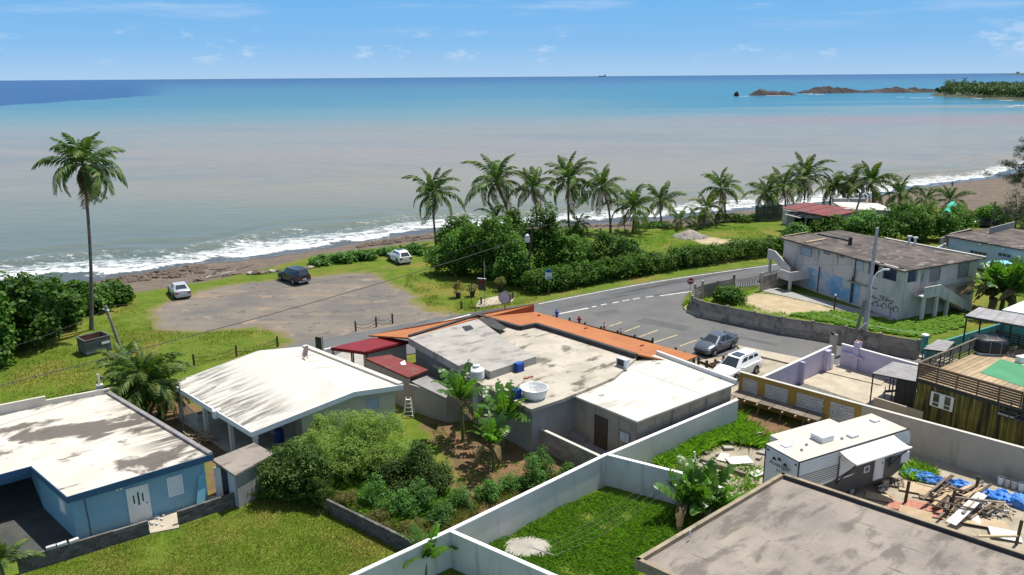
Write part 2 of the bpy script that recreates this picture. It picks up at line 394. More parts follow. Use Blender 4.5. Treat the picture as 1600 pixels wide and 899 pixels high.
# halo of dry pale grass where grass meets gravel
c = zone(g, 'sd_lot', (.18, .15, .07), .9, 3.4)
halo = nt.nodes.new('ShaderNodeMath')
s2 = math_(nt, 'SUBTRACT', A('sd_lot'), .55)
s2 = math_(nt, 'ADD', s2, math_(nt, 'MULTIPLY', math_(nt, 'SUBTRACT', nmid, .5), 3.4))
c = mixc(nt, smooth(nt, s2, -.4, .5), c, grav)
c = zone(c, 'sd_soil_shade', soil, .5, 2.4); c = zone(c, 'sd_bare', bare, .5, 4.5); c = zone(c, 'sd_yard', yard, .4, 2.2); c = zone(c, 'sd_beach', bch, .6, 3.0)
L(nt, c, b.inputs['Base Color'])
bn = nt.nodes.new('ShaderNodeBump'); bn.inputs['Strength'].default_value = .55; bn.inputs['Distance'].default_value = .08
L(nt, nfine, bn.inputs['Height']); L(nt, bn.outputs[0], b.inputs['Normal'])
L(nt, smooth(nt, wet, 1.0, 4.5), b.inputs['Roughness'])

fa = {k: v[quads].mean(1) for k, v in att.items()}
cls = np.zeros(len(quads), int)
for i, k in enumerate(('sd_lot', 'sd_soil_shade', 'sd_bare', 'sd_yard', 'sd_beach')): cls[fa[k] > 0] = i + 1
for i, nm in enumerate(('lawn', 'parking_lot', 'garden_soil_shade', 'bare_ground', 'yard_ground', 'beach')):
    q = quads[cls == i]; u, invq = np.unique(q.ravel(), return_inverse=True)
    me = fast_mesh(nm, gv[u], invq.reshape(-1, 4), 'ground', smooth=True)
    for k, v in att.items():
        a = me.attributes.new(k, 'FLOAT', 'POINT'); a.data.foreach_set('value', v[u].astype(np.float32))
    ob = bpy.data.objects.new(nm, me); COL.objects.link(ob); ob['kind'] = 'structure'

# sea: one sheet to the horizon, with a real swell and broken surf near the shore
sx = np.concatenate([[-60000, -20000, -8000, -3000, -1200], np.arange(-600, -110, 30.0), np.arange(-110, 180, 1.0), np.arange(180, 620, 15.0), [900, 1600, 3500, 9000, 22000, 60000]])
sy = np.concatenate([np.arange(60, 94, 3.0), np.arange(94, 232, .8), np.arange(232, 330, 3.0), np.arange(330, 1000, 25.0), [1200, 1600, 2200, 3200, 5000, 8000, 13000, 22000, 36000, 55000]])
SX, SY = np.meshgrid(sx, sy); off = -inland(SX, SY)
ph = off * .62 + 2.2 * vnoise(SX * .05, SY * .05, 9) * 3
swell = np.exp(-((off - 14) / 11.0) ** 2) * .34 * np.sin(ph) + np.exp(-((off - 10) / 8.0) ** 2) * .3 * (vnoise(SX * .5, SY * .5, 10) - .3)
SZ = np.where((off > 1) & (off < 60), -3 + swell, -3.0); SZ = np.where(off < 3, -3 - .02 + 0 * SZ, SZ)
sidx = np.arange(SX.size).reshape(SX.shape)
sq = np.stack([sidx[:-1, :-1], sidx[:-1, 1:], sidx[1:, 1:], sidx[1:, :-1]], -1).reshape(-1, 4)
sq = sq[off.ravel()[sq].max(1) > -6]
m, nt, b, o = new_mat('sea_water')
pos = nt.nodes.new('ShaderNodeNewGeometry').outputs['Position']
sep = nt.nodes.new('ShaderNodeSeparateXYZ'); L(nt, pos, sep.inputs[0])
at_ = nt.nodes.new('ShaderNodeAttribute'); at_.attribute_name = 'offshore'; offs = at_.outputs['Fac']
# sediment plume: brown-grey inshore, then green, turquoise and deep blue, along the log of the distance out
lg = math_(nt, 'LOGARITHM', math_(nt, 'MAXIMUM', sep.outputs[1], 60.0), 10.0)
warp = noise(nt, mapping(nt, pos, scale=(.0016, .006, 1)), 1.0, 5, .55)
lgw = math_(nt, 'ADD', lg, math_(nt, 'MULTIPLY', math_(nt, 'SUBTRACT', warp, .5), .42))
lgw = math_(nt, 'ADD', lgw, math_(nt, 'MULTIPLY', smooth(nt, sep.outputs[0], 60, -260), .06))
mr = nt.nodes.new('ShaderNodeMapRange'); L(nt, lgw, mr.inputs[0]); mr.inputs[1].default_value = 2.0; mr.inputs[2].default_value = 4.2
rp = nt.nodes.new('ShaderNodeValToRGB'); L(nt, mr.outputs[0], rp.inputs[0]); e = rp.color_ramp.elements
stops = [(.0, (.07, .105, .10)), (.07, (.135, .155, .125)), (.16, (.225, .20, .142)), (.22, (.235, .20, .152)), (.29, (.19, .20, .17)), (.36, (.115, .19, .19)), (.48, (.045, .145, .185)), (.62, (.035, .11, .175)), (.80, (.010, .052, .135)), (1.0, (.007, .033, .10))]
while len(e) < len(stops): e.new(.5)
for i, (p_, c_) in enumerate(stops): e[i].position = p_; e[i].color = c_ + (1,)
strk = noise(nt, mapping(nt, pos, rot=(0, 0, R_(18)), scale=(.009, .022, 1)), 1.0, 6, .62, dist=.6)
c = mixc(nt, math_(nt, 'MULTIPLY', smooth(nt, strk, .42, .72), math_(nt, 'MULTIPLY', smooth(nt, lg, 2.9, 2.4), .6)), rp.outputs[0], (.135, .15, .135))
rip = noise(nt, mapping(nt, pos, rot=(0, 0, R_(-8)), scale=(.09, .5, 1)), 1.0, 6, .7)
c = mixc(nt, 1.0, c, mixc(nt, smooth(nt, rip, .3, .7), (.9, .905, .91), (1.08, 1.08, 1.075)), 'MULTIPLY')
# a reddish streak of sediment on the right
pk = math_(nt, 'MULTIPLY', smooth(nt, lgw, 2.56, 2.64), smooth(nt, lgw, 2.78, 2.70))
pk = math_(nt, 'MULTIPLY', pk, smooth(nt, sep.outputs[0], 20, 200))
c = mixc(nt, math_(nt, 'MULTIPLY', pk, .7), c, (.25, .16, .13))
# clear deep water with a sharp plume front on the left
p0, p1 = P(0, 166, -3), P(265, 148, -3); fd = Vector((p1.x - p0.x, p1.y - p0.y, 0)).normalized(); fn = Vector((-fd.y, fd.x, 0))
dt = nt.nodes.new('ShaderNodeVectorMath'); dt.operation = 'DOT_PRODUCT'; L(nt, pos, dt.inputs[0]); dt.inputs[1].default_value = fn
fr = math_(nt, 'SUBTRACT', dt.outputs['Value'], p0.dot(fn))
wob = noise(nt, mapping(nt, pos, scale=(.012, .012, 1)), 1.0, 4, .6)
fr = math_(nt, 'ADD', fr, math_(nt, 'MULTIPLY', math_(nt, 'SUBTRACT', wob, .5), 70))
fadex = math_(nt, 'DIVIDE', sep.outputs[0], math_(nt, 'MAXIMUM', sep.outputs[1], 1.0))
deep = math_(nt, 'MULTIPLY', smooth(nt, fr, -3, 4), smooth(nt, fadex, -.41, -.48))
tq = math_(nt, 'MULTIPLY', smooth(nt, fadex, -.05, .34), math_(nt, 'MULTIPLY', smooth(nt, lgw, 2.76, 2.84), smooth(nt, lgw, 3.7, 3.0)))
c = mixc(nt, math_(nt, 'MULTIPLY', tq, .85), c, (.012, .125, .185))
c = mixc(nt, deep, c, (.002, .028, .12))
# shallow water over wet sand, then foam
c = mixc(nt, smooth(nt, offs, 6.0, 1.0), c, (.075, .08, .085))
fv = mapping(nt, pos, rot=(0, 0, R_(-20)), scale=(.32, .8, 1))
fn1 = noise(nt, fv, 1.0, 8, .7, dist=1.2); fn2 = noise(nt, pos, 1.3, 6, .72, dist=.9)
wig = math_(nt, 'MULTIPLY', math_(nt, 'SUBTRACT', noise(nt, pos, .13, 4, .6), .5), 12)
o2 = math_(nt, 'ADD', math_(nt, 'MULTIPLY', offs, math_(nt, 'ADD', 1.0, math_(nt, 'MULTIPLY', smooth(nt, sep.outputs[0], 60, 130), .8))), wig)
fb = math_(nt, 'MULTIPLY', smooth(nt, o2, 1.0, 4.0), smooth(nt, o2, 22, 8))
edge = math_(nt, 'MULTIPLY', smooth(nt, o2, .8, 2.2), smooth(nt, o2, 5.5, 3.2))
crest = math_(nt, 'MULTIPLY', smooth(nt, o2, 13.0, 16.5), smooth(nt, o2, 21.0, 17.0))
fm = math_(nt, 'ADD', math_(nt, 'MULTIPLY', fb, .62), math_(nt, 'ADD', math_(nt, 'MULTIPLY', edge, .20), math_(nt, 'MULTIPLY', crest, .2)))
fm = math_(nt, 'ADD', fm, math_(nt, 'MULTIPLY', math_(nt, 'SUBTRACT', fn1, .5), 1.25))
fm = math_(nt, 'ADD', fm, math_(nt, 'MULTIPLY', math_(nt, 'SUBTRACT', fn2, .5), .9))
foam = math_(nt, 'MULTIPLY', smooth(nt, fm, .45, .76), smooth(nt, fb, .0, .15))
c = mixc(nt, math_(nt, 'MULTIPLY', foam, .9), c, (.66, .68, .68))
L(nt, c, b.inputs['Base Color'])
rr = nt.nodes.new('ShaderNodeMapRange'); L(nt, foam, rr.inputs[0]); rr.inputs[3].default_value = .22; rr.inputs[4].default_value = .9; L(nt, rr.outputs[0], b.inputs['Roughness'])
b.inputs['IOR'].default_value = 1.33; b.inputs['Specular IOR Level'].default_value = .10
wh = math_(nt, 'ADD', math_(nt, 'MULTIPLY', noise(nt, mapping(nt, pos, rot=(0, 0, R_(-12)), scale=(.16, .75, 1)), 1.0, 5, .6), 1.0), math_(nt, 'MULTIPLY', noise(nt, mapping(nt, pos, rot=(0, 0, R_(14)), scale=(.05, .16, 1)), 1.0, 3, .6), 2.0))
bn = nt.nodes.new('ShaderNodeBump'); bn.inputs['Strength'].default_value = .5; bn.inputs['Distance'].default_value = .35
L(nt, math_(nt, 'ADD', wh, math_(nt, 'MULTIPLY', foam, .5)), bn.inputs['Height']); L(nt, bn.outputs[0], b.inputs['Normal'])
me = fast_mesh('sea', np.stack([SX, SY, SZ], -1).reshape(-1, 3), sq, 'sea_water', smooth=True)
a = me.attributes.new('offshore', 'FLOAT', 'POINT'); a.data.foreach_set('value', off.ravel().astype(np.float32))
ob = bpy.data.objects.new('sea', me); COL.objects.link(ob); ob['kind'] = 'structure'

# ------------------------------------------------------------------ roads, kerbs, paint
mat('asphalt', (.13, .13, .131), (.103, .104, .106), .25, .9, .2, bump=.15, bscale=30, world=True, grain=.10,
    stains=[((.04, .041, .044), .5, (.12, 1.3, 1), R_(32), .50, .68, .8), ((.17, .165, .155), .35, (1, 1, 1), 0, .55, .75, .5)])
mat('asphalt_old', (.145, .142, .138), (.118, .116, .113), .3, .9, .2, bump=.15, bscale=30, world=True,
    stains=[((.075, .075, .078), .4, (.3, 1, 1), R_(40), .58, .72, .6)])
mat('road_paint', (.62, .61, .56), (.46, .45, .42), 2.0, .7, world=True, stains=[((.16, .16, .16), 2.2, (1, 1, 1), 0, .56, .68, .8)])
mat('yellow_paint', (.52, .40, .17), (.42, .34, .19), 2.0, .7, world=True, stains=[((.16, .16, .15), 2.2, (1, 1, 1), 0, .52, .68, .8)])
mat('concrete_walk', (.47, .41, .31), (.36, .31, .235), .8, .9, bump=.1, world=True, stains=[((.22, .19, .14), 1.2, (1, 1, 1), 0, .56, .72, .7)])
mat('concrete_pad', (.40, .37, .32), (.31, .285, .25), .7, .9, bump=.1, world=True, stains=[((.16, .15, .135), .9, (1, 1, 1), 0, .54, .72, .75)])
def curve2(pts, n=10):
    """Catmull-Rom through 2-D points"""
    out = []; p = [Vector((q[0], q[1])) for q in pts]
    for i in range(len(p) - 1):
        a, b_, c_, d = p[max(i - 1, 0)], p[i], p[i + 1], p[min(i + 2, len(p) - 1)]
        for k in range(n):
            t = k / n
            out.append(.5 * ((2 * b_) + (c_ - a) * t + (2 * a - 5 * b_ + 4 * c_ - d) * t * t + (3 * b_ - a - 3 * c_ + d) * t ** 3))
    out.append(p[-1]); return [(q.x, q.y) for q in out]
def ribbon(mb, pts, w, z, dash=None):
    """flat strip along 2-D points"""
    for i in range(len(pts) - 1):
        a, b_ = Vector(pts[i]), Vector(pts[i + 1]); d = (b_ - a)
        if d.length < 1e-6: continue
        n_ = Vector((-d.y, d.x)).normalized() * w / 2
        mb.quad((a.x - n_.x, a.y - n_.y, z), (b_.x - n_.x, b_.y - n_.y, z), (b_.x + n_.x, b_.y + n_.y, z), (a.x + n_.x, a.y + n_.y, z))
north = curve2([P2(*p) for p in [(838, 474), (930, 456), (1022, 439.5), (1120, 425), (1222, 411), (1330, 397), (1450, 386)]], 6)
main = [P2(410, 556), P2(436, 545), P2(560, 520), P2(660, 502), P2(748, 487)] + north + [P2(1450, 400), P2(1330, 416), P2(1215, 444), P2(1160, 449), P2(1083, 455), P2(1030, 462.5), P2(918, 481), P2(873, 490.5), P2(800, 520), P2(700, 545), P2(600, 560), P2(500, 585), P2(430, 575)]
mb = MB(); mb.add([(p[0], p[1], .030) for p in main], [tuple(range(len(main)))]); o = mb.build('coast_road', 'asphalt'); o['kind'] = 'structure'
street = [P2(873, 490.5), P2(918, 481), P2(1030, 462.5), P2(1076, 456), P2(1067, 470), P2(1066, 481), P2(1076, 490), P2(1094, 495), P2(1220, 521), P2(1302, 536), P2(1437, 562), P2(1500, 575), P2(1440, 605), P2(1256, 561), P2(1150, 540), P2(1152, 552), P2(1070, 566), P2(1000, 572), P2(900, 540), P2(840, 512)]
mb = MB(); mb.add([(p[0], p[1], .026) for p in street], [tuple(range(len(street)))]); o = mb.build('side_street', 'asphalt_old'); o['kind'] = 'structure'
def mark(name, segs, m='road_paint', z=.036):
    mb = MB()
    for pts, w in segs: ribbon(mb, pts, w, z)
    o = mb.build(name, m); o['kind'] = 'structure'; return o
ins = [(p[0] + .22, p[1] - .38) for p in north]
mark('road_edge_line', [(ins, .16)])
mark('road_edge_line', [([P2(506, 546.5), P2(560, 535), P2(612, 523.5), P2(700, 501), P2(735, 492)], .28)])
mark('stop_line', [([P2(874, 491), P2(919, 482)], .28)]); mark('stop_line', [([P2(1031, 463), P2(1081, 456)], .24)])
for x0, y0, x1, y1 in [(925, 480.4, 932, 478.9), (939, 477.4, 948, 475.7), (957, 474.2, 967, 472.3), (972, 471.3, 983, 469.3), (989, 468.3, 1000, 466.3), (1009, 465.2, 1021, 463.3)]:
    mark('dash_line', [([P2(x0, y0), P2(x1, y1)], .2)])
for a_, b_ in [((952, 510.6), (972, 504)), ((976, 519), (1000, 510)), ((999, 527), (1028, 516.6)), ((1021, 536), (1058, 524)), ((1062, 541.6), (1089, 532))]:
    mark('parking_line', [([P2(*a_), P2(*b_)], .15)], 'yellow_paint', .032)
mark('yellow_edge_line', [([P2(1078, 491.2), P2(1094, 495.6), P2(1220, 521.6), P2(1302, 536.8), P2(1437, 562.6)], .14)], 'yellow_paint', .032)
mat('asphalt_patch', (.112, .111, .110), (.092, .092, .092), .8, .9, .2, bump=.2, bscale=30, world=True)
mark('road_patch', [([P2(1000, 500), P2(1075, 515)], 1.6)], 'asphalt_patch', .0295); mark('road_patch', [([P2(1120, 520), P2(1215, 540)], .7)], 'asphalt_patch', .0295); mark('road_patch', [([P2(930, 492), P2(965, 486)], 1.2)], 'asphalt_patch', .0295)
# pavement under the boundary wall with its kerb, pavement on the near side
kerb = [P2(1068, 483), P2(1078, 490), P2(1094, 494.5), P2(1220, 520), P2(1302, 535), P2(1437, 560.5), P2(1500, 573)]
back = [P2(1510, 566), P2(1437, 553), P2(1302, 528), P2(1200, 508), P2(1100, 487), P2(1084, 481), P2(1078, 474)]
mb = MB(); mb.prism(kerb + back, -.1, .13); o = mb.build('pavement', 'concrete_walk'); o['kind'] = 'structure'
mb = MB()
for i in range(len(kerb) - 1): mb.bar((*kerb[i], .07), (*kerb[i + 1], .07), .16, .17)
o = mb.build('kerb', 'concrete_walk'); o['kind'] = 'structure'
near = [P2(1152, 541.5), P2(1256, 562.5), P2(1390, 590), P2(1376, 604), P2(1243, 572), P2(1158, 551)]
mb = MB(); mb.prism(near, -.1, .12); o = mb.build('pavement', 'concrete_walk'); o['kind'] = 'structure'
# ------------------------------------------------------------------ vegetation
leafmat('palm_leaf', [(.03, .075, .012), (.05, .11, .018), (.085, .15, .025), (.19, .20, .055)], .30, .5, .25)
leafmat('palm_leaf_dry', [(.16, .11, .05), (.24, .17, .08)], .2, .7, .2)
leafmat('seagrape_leaf', [(.035, .09, .013), (.06, .13, .02), (.11, .185, .034)], .28, .55, .15)
leafmat('thicket_leaf', [(.038, .10, .013), (.062, .145, .02), (.10, .19, .028), (.12, .18, .04)], .28, .6, .12)
leafmat('dark_leaf', [(.022, .055, .010), (.04, .085, .015), (.11, .15, .025)], .25, .55, .2)
leafmat('feather_leaf', [(.12, .20, .032), (.165, .245, .046), (.21, .275, .06)], .4, .55, .25)
leafmat('bright_leaf', [(.06, .15, .025), (.09, .20, .038), (.12, .23, .05)], .4, .5, .3)
leafmat('dry_leaf', [(.19, .19, .06), (.25, .22, .09), (.12, .165, .04)], .3, .7, .2)
leafmat('banana_leaf', [(.065, .15, .02), (.10, .20, .03)], .45, .38, .45, rnd=.3)
leafmat('banana_leaf_dry', [(.16, .115, .055), (.20, .15, .08)], .2, .8, .2)
leafmat('casuarina_leaf', [(.022, .045, .018), (.038, .065, .026)], .2, .6, .2)
leafmat('grass_blade', [(.085, .145, .014), (.12, .175, .02), (.165, .195, .03), (.23, .19, .055)], .35, .6, .2, patch=(.235, .165, .05))
leafmat('rank_grass', [(.09, .205, .02), (.13, .25, .03), (.17, .28, .045)], .5, .55, .25)
leafmat('forest_leaf', [(.030, .062, .020), (.045, .085, .026), (.065, .11, .034)], .2, .6, .2)
leafmat('croton_leaf', [(.16, .17, .03), (.22, .12, .03), (.09, .14, .03)], .3, .5, .3)
mat('palm_bark', (.21, .175, .14), (.13, .11, .09), 2.5, .9, bump=.5, bscale=6, stains=[((.09, .075, .06), 1.0, (.3, .3, 9), 0, .5, .6, .6)])
mat('bark', (.13, .10, .075), (.08, .065, .05), 2.5, .9, bump=.5, bscale=9)
mat('green_stem', (.10, .14, .04), (.16, .13, .06), 3, .6)

def frond_mesh(name, Lf, rise, droop, m='palm_leaf', pairs=32, width=.17, leaf=1.1, seed=0):
    r = np.random.default_rng(seed); t = np.linspace(0, 1, 12)
    x = Lf * (t - .22 * droop * t ** 3); z = Lf * (rise * t - (.25 + .55 * droop) * t ** 2.2)
    mb = MB(); mb.tube([(x[i], 0, z[i]) for i in range(12)], [.05 * (1 - .8 * k) for k in t], 4, cap=False)
    for i in range(pairs):
        ti = .10 + .90 * i / (pairs - 1); px_, pz_ = np.interp(ti, t, x), np.interp(ti, t, z)
        dx, dz = np.interp(min(ti + .03, 1), t, x) - np.interp(ti - .03, t, x), np.interp(min(ti + .03, 1), t, z) - np.interp(ti - .03, t, z)
        dl = math.hypot(dx, dz); dx, dz = dx / dl, dz / dl
        ln = leaf * (math.sin(math.pi * min(1, ti * .80 + .16)) ** .6) * r.uniform(.85, 1.12)
        for s in (-1, 1):
            a = R_(r.uniform(38, 58)); dr = r.uniform(.2, .62)
            d1 = Vector((dx * math.cos(a), s * math.sin(a), dz * math.cos(a) - dr * .5)).normalized()
            d2 = Vector((dx * math.cos(a) * .8, s * math.sin(a) * .7, dz * math.cos(a) - dr * 2.0)).normalized()
            b0 = Vector((px_, 0, pz_)); m1 = b0 + d1 * ln * .5; e1 = m1 + d2 * ln * .55
            w = Vector((dx, 0, dz)) * width * .5
            mb.add([b0 - w * .5, b0 + w * .5, m1 + w, e1, m1 - w], [(0, 1, 2, 4), (4, 2, 3)])
    return mb.mesh(name, m)
FRONDS = [frond_mesh('frond', 4.5, .5, .35, seed=1), frond_mesh('frond', 5.0, .55, .7, seed=2), frond_mesh('frond', 4.8, .45, 1.0, seed=3), frond_mesh('frond', 4.3, .3, 1.2, seed=4)]
FROND_DRY = frond_mesh('frond', 3.4, .10, 1.2, 'palm_leaf_dry', 24, seed=5)
mb = MB()
for k in range(9):
    a = k * 2.4; mb.lathe([(.01, -.16), (.11, -.08), (.13, 0), (.09, .1), (.01, .15)], 8, (.26 * math.cos(a), .26 * math.sin(a), -.12 - .09 * (k % 3)))
COCO = mb.mesh('coconuts', 'green_stem', smooth_angle=60)

def palm(label, base, crown, scale=1.0, n=24, r0=.20, bend=.0, seed=0, group='coconut palms along the shore', dry=2, up=1.0, name='coconut_palm', yaw=None, tilt=(88, -48)):
    r = random.Random(seed); base = Vector(base); crown = Vector(crown)
    o = thing(name, label, 'palm tree', base, 0, group)
    pts = []; side = Vector((crown.x - base.x, crown.y - base.y, 0)); n_ = 12
    for i in range(n_ + 1):
        t = i / n_; q = base.lerp(crown, t); q += Vector((bend * math.sin(math.pi * t), bend * .3 * math.sin(math.pi * t), 0)) - side * (.25 * math.sin(math.pi * t)); pts.append(q)
    pts[0] = base - Vector((0, 0, .15))
    rad = [r0 * (1.5 if i == 0 else 1.12 - .5 * i / n_) for i in range(n_ + 1)]
    MB().tube(pts, rad, 8).build('trunk', 'palm_bark', o, smooth_angle=60)
    n = max(9, int(n * .8))
    for i in range(n):
        t = (i + .5) / n; pit = R_(tilt[0] + (tilt[1] - tilt[0]) * t ** .85 + r.uniform(-9, 9)); az = (yaw or 0) + i * 2.39996 + r.uniform(-.3, .3)
        k = 0 if t < .22 else 1 if t < .48 else 2 if t < .78 else 3
        s = scale * r.uniform(.78, 1.14) * (.82 + .3 * min(1, t * 3))
        me = FROND_DRY if i >= n - dry else FRONDS[k]
        M = Matrix.Translation(crown) @ Matrix.Rotation(az, 4, 'Z') @ Matrix.Rotation(-pit * .82, 4, 'Y') @ Matrix.Rotation(r.uniform(-.8, .8), 4, 'X') @ Matrix.Scale(s, 4)
        inst('frond', me, o, M)
    if scale > .75: inst('coconuts', COCO, o, Matrix.Translation(crown + Vector((0, 0, -.1))) @ Matrix.Scale(scale, 4))
    return o

def leaf_arrays(centers, radii, per, size, r, aspect=.55, up=.7, fill=.55):
    """leaf quads scattered round each clump centre"""
    n = len(centers); C_ = np.repeat(centers, per, 0); RR = np.repeat(radii, per, 0)
    d = r.normal(size=(n * per, 3)); d[:, 2] += .25; d /= np.linalg.norm(d, axis=1, keepdims=True)
    p = C_ + d * RR[:, None] * (fill + (1.05 - fill) * r.random((n * per, 1)) ** .6) * np.array([1, 1, .85])
    nr = d * .55 + r.normal(size=d.shape) * .5 + np.array([0, 0, up]); nr /= np.linalg.norm(nr, axis=1, keepdims=True)
    t = np.cross(nr, r.normal(size=d.shape)); t /= np.linalg.norm(t, axis=1, keepdims=True) + 1e-9
    b_ = np.cross(nr, t); s = (size * r.uniform(.6, 1.3, (n * per, 1)))
    v = np.stack([p - t * s * .5, p - b_ * s * aspect * .5 + nr * s * .06, p + t * s * .5, p + b_ * s * aspect * .5 + nr * s * .06], 1).reshape(-1, 3)
    return v, np.arange(len(v)).reshape(-1, 4)
def clumps(blobs, n, r, cr, zmin=0.1):
    """clump centres near the surface of ellipsoid blobs (cx, cy, cz, rx, ry, rz)"""
    w = np.array([b_[3] * b_[4] + b_[3] * b_[5] + b_[4] * b_[5] for b_ in blobs]); w = w / w.sum(); out = []
    for i in r.choice(len(blobs), n, p=w):
        b_ = blobs[i]; d = r.normal(size=3); d[2] = d[2] * .9 + .25; d /= np.linalg.norm(d)
        k = r.uniform(.62, 1.0); out.append((b_[0] + d[0] * b_[3] * k, b_[1] + d[1] * b_[4] * k, b_[2] + d[2] * b_[5] * k))
    out = np.array(out); out[:, 2] = np.maximum(out[:, 2], zmin + .3 * cr); return out, cr * r.uniform(.6, 1.35, n)
def foliage(name, parent, blobs, m, n=60, per=60, cr=.6, size=.25, seed=0, z0=0.0, aspect=.55, up=.7, kind=None):
    r = np.random.default_rng(seed); c_, rr = clumps(blobs, n, r, cr, z0)
    v, f = leaf_arrays(c_, rr, per, size, r, aspect, up)
    v[:, 2] = np.maximum(v[:, 2], z0 + .01 + .04 * r.random(len(v)))
    if parent is not None: v = v - np.array(parent.location)
    o = bpy.data.objects.new(name, fast_mesh(name, v, f, m)); COL.objects.link(o)
    if parent is not None: o.parent = parent; ROOTM[o.name] = ROOTM[parent.name]
    if kind: o['kind'] = kind
    return o, c_
def shrub(label, base, rx, ry, h, m, n=60, per=60, cr=.6, size=.25, seed=0, cat='bush', name='bush', group=None, lift=.0, lobes=5, aspect=.55, up=.7, trunk=True, tr=.07):
    base = Vector((base[0], base[1], base[2] if len(base) > 2 else 0.0))
    o = thing(name, label, cat, base, 0, group); r = random.Random(seed); blobs = []
    for k in range(lobes):
        a = k * 2.4 + r.random(); q = r.uniform(.42, .72) * (1 if k else 0); hh = h * r.uniform(.45, .98) if k else h
        zc = base.z + lift + (hh - lift) * .5
        blobs.append((base.x + rx * q * math.cos(a), base.y + ry * q * math.sin(a), zc, rx * r.uniform(.34, .60), ry * r.uniform(.34, .60), (hh - lift) * .5))
    _, cs = foliage('crown', o, blobs, m, n, per, cr, size, seed, base.z, aspect, up)
    if trunk:
        mb = MB(); fork = base + Vector((0, 0, max(lift * .8, h * .22))); mb.tube([base - Vector((0, 0, .1)), fork], [tr * 1.3, tr], 7)
        for c_ in cs[:: max(1, len(cs) // 9)][:9]:
            c_ = Vector(c_); mid = fork.lerp(c_, .5) + Vector((r.uniform(-.2, .2), r.uniform(-.2, .2), .15 * h)); mb.tube([fork, mid, c_], [tr * .7, tr * .45, tr * .2], 5)
        mb.build('trunk', 'bark', o, smooth_angle=60)
    return o
def shrub_px(label, bx, by, ty, hw, m, ky=.9, **kw):
    b_ = P(bx, by); z = gz(b_.x, b_.y); b_ = P(bx, by, z); dep = (b_ - Vector((0, 0, H))).dot(FWD); rx = hw * dep / F
    return shrub(label, b_, rx, rx * ky, HT(b_, ty) - z, m, **kw)

# coconut palms: (base px, crown px, scale, fronds, trunk radius, bend, label)
bl = P(143, 515)
palm('tall lone coconut palm with a long thin trunk beside the rusty dumpster', bl, tuple(PY(130, 258, bl.y)), .84, 36, .17, .55, 3, dry=3, tilt=(90, -76))
PALMS = [
    ((682, 384), (677, 303), 1.0, 24, 'coconut palm at the left end of the big thicket, alone against the surf'),
    ((800, 384), (776, 285), 1.12, 24, 'tall coconut palm with two bare upright fronds behind the thicket'),
    ((838, 384), (832, 296), .9, 20, 'coconut palm half hidden behind the utility pole in the thicket'),
    ((890, 366), (888, 282), 1.12, 26, 'tall straight coconut palm just right of the utility pole'),
    ((954, 363), (941, 293), .98, 22, 'coconut palm with a leaning curved bare trunk over the surf'),
    ((988, 363), (988, 325), 1.02, 26, 'bushy coconut palm with fronds reaching its foot, left of the gravel pile'),
    ((1034, 351), (1032, 315), .86, 22, 'dark coconut palm standing over the low green creeper'),
    ((1064, 357), (1064, 345), .62, 14, 'young palm directly behind the gravel pile'),
    ((1090, 357), (1090, 343), .62, 14, 'young palm second from the gravel pile, yellow green'),
    ((1101, 353), (1103, 326), .80, 18, 'medium coconut palm tucked under the taller leaning one'),
    ((1133, 346), (1127, 296), .98, 22, 'coconut palm with a slanting trunk at the end of the lawn'),
    ((1118, 351), (1118, 340), .48, 12, 'smallest young palm beside the slanting coconut palm'),
    ((1212, 335), (1198, 304), 1.0, 22, 'leaning coconut palm beside the dark wooden fence, leftmost of three'),
    ((1227, 332), (1224, 295), 1.0, 22, 'middle coconut palm of the three left of the red roof'),
    ((1255, 324), (1256, 278), 1.18, 24, 'tallest coconut palm rising behind the red roof'),
    ((1297, 322), (1303, 295), .92, 20, 'coconut palm behind the red roof, left of the pair by the pole'),
    ((1322, 322), (1328, 291), .95, 20, 'coconut palm just left of the beach house pole'),
    ((1362, 324), (1360, 289), 1.2, 26, 'wide coconut palm behind the pale roof, right of the beach house pole'),
    ((1408, 330), (1407, 304), .95, 20, 'coconut palm rising out of the trees right of the pale roof'),
    ((1447, 330), (1447, 312), .8, 16, 'short palm between the sea grape trees and the sand'),
    ((1482, 334), (1484, 314), .9, 18, 'palm with feathery upright fronds above the green awning'),
    ((758, 390), (775, 340), .66, 14, 'young palm poking out of the top of the thicket'),
    ((906, 368), (904, 352), .62, 14, 'low straw coloured palm at the right edge of the thicket'),
]
for i, (b0, c0, s, n, lab) in enumerate(PALMS):
    b_ = P(*b0); z = gz(b_.x, b_.y); b_ = P(*b0, z); h = HT(b_, c0[1]) - z
    palm(lab, b_, PY(c0[0], c0[1], b_.y - .2), s * .98, n, .17 * (.7 + .3 * s), .2 * (i % 3 - 1), 20 + i, dry=1 + i % 3)

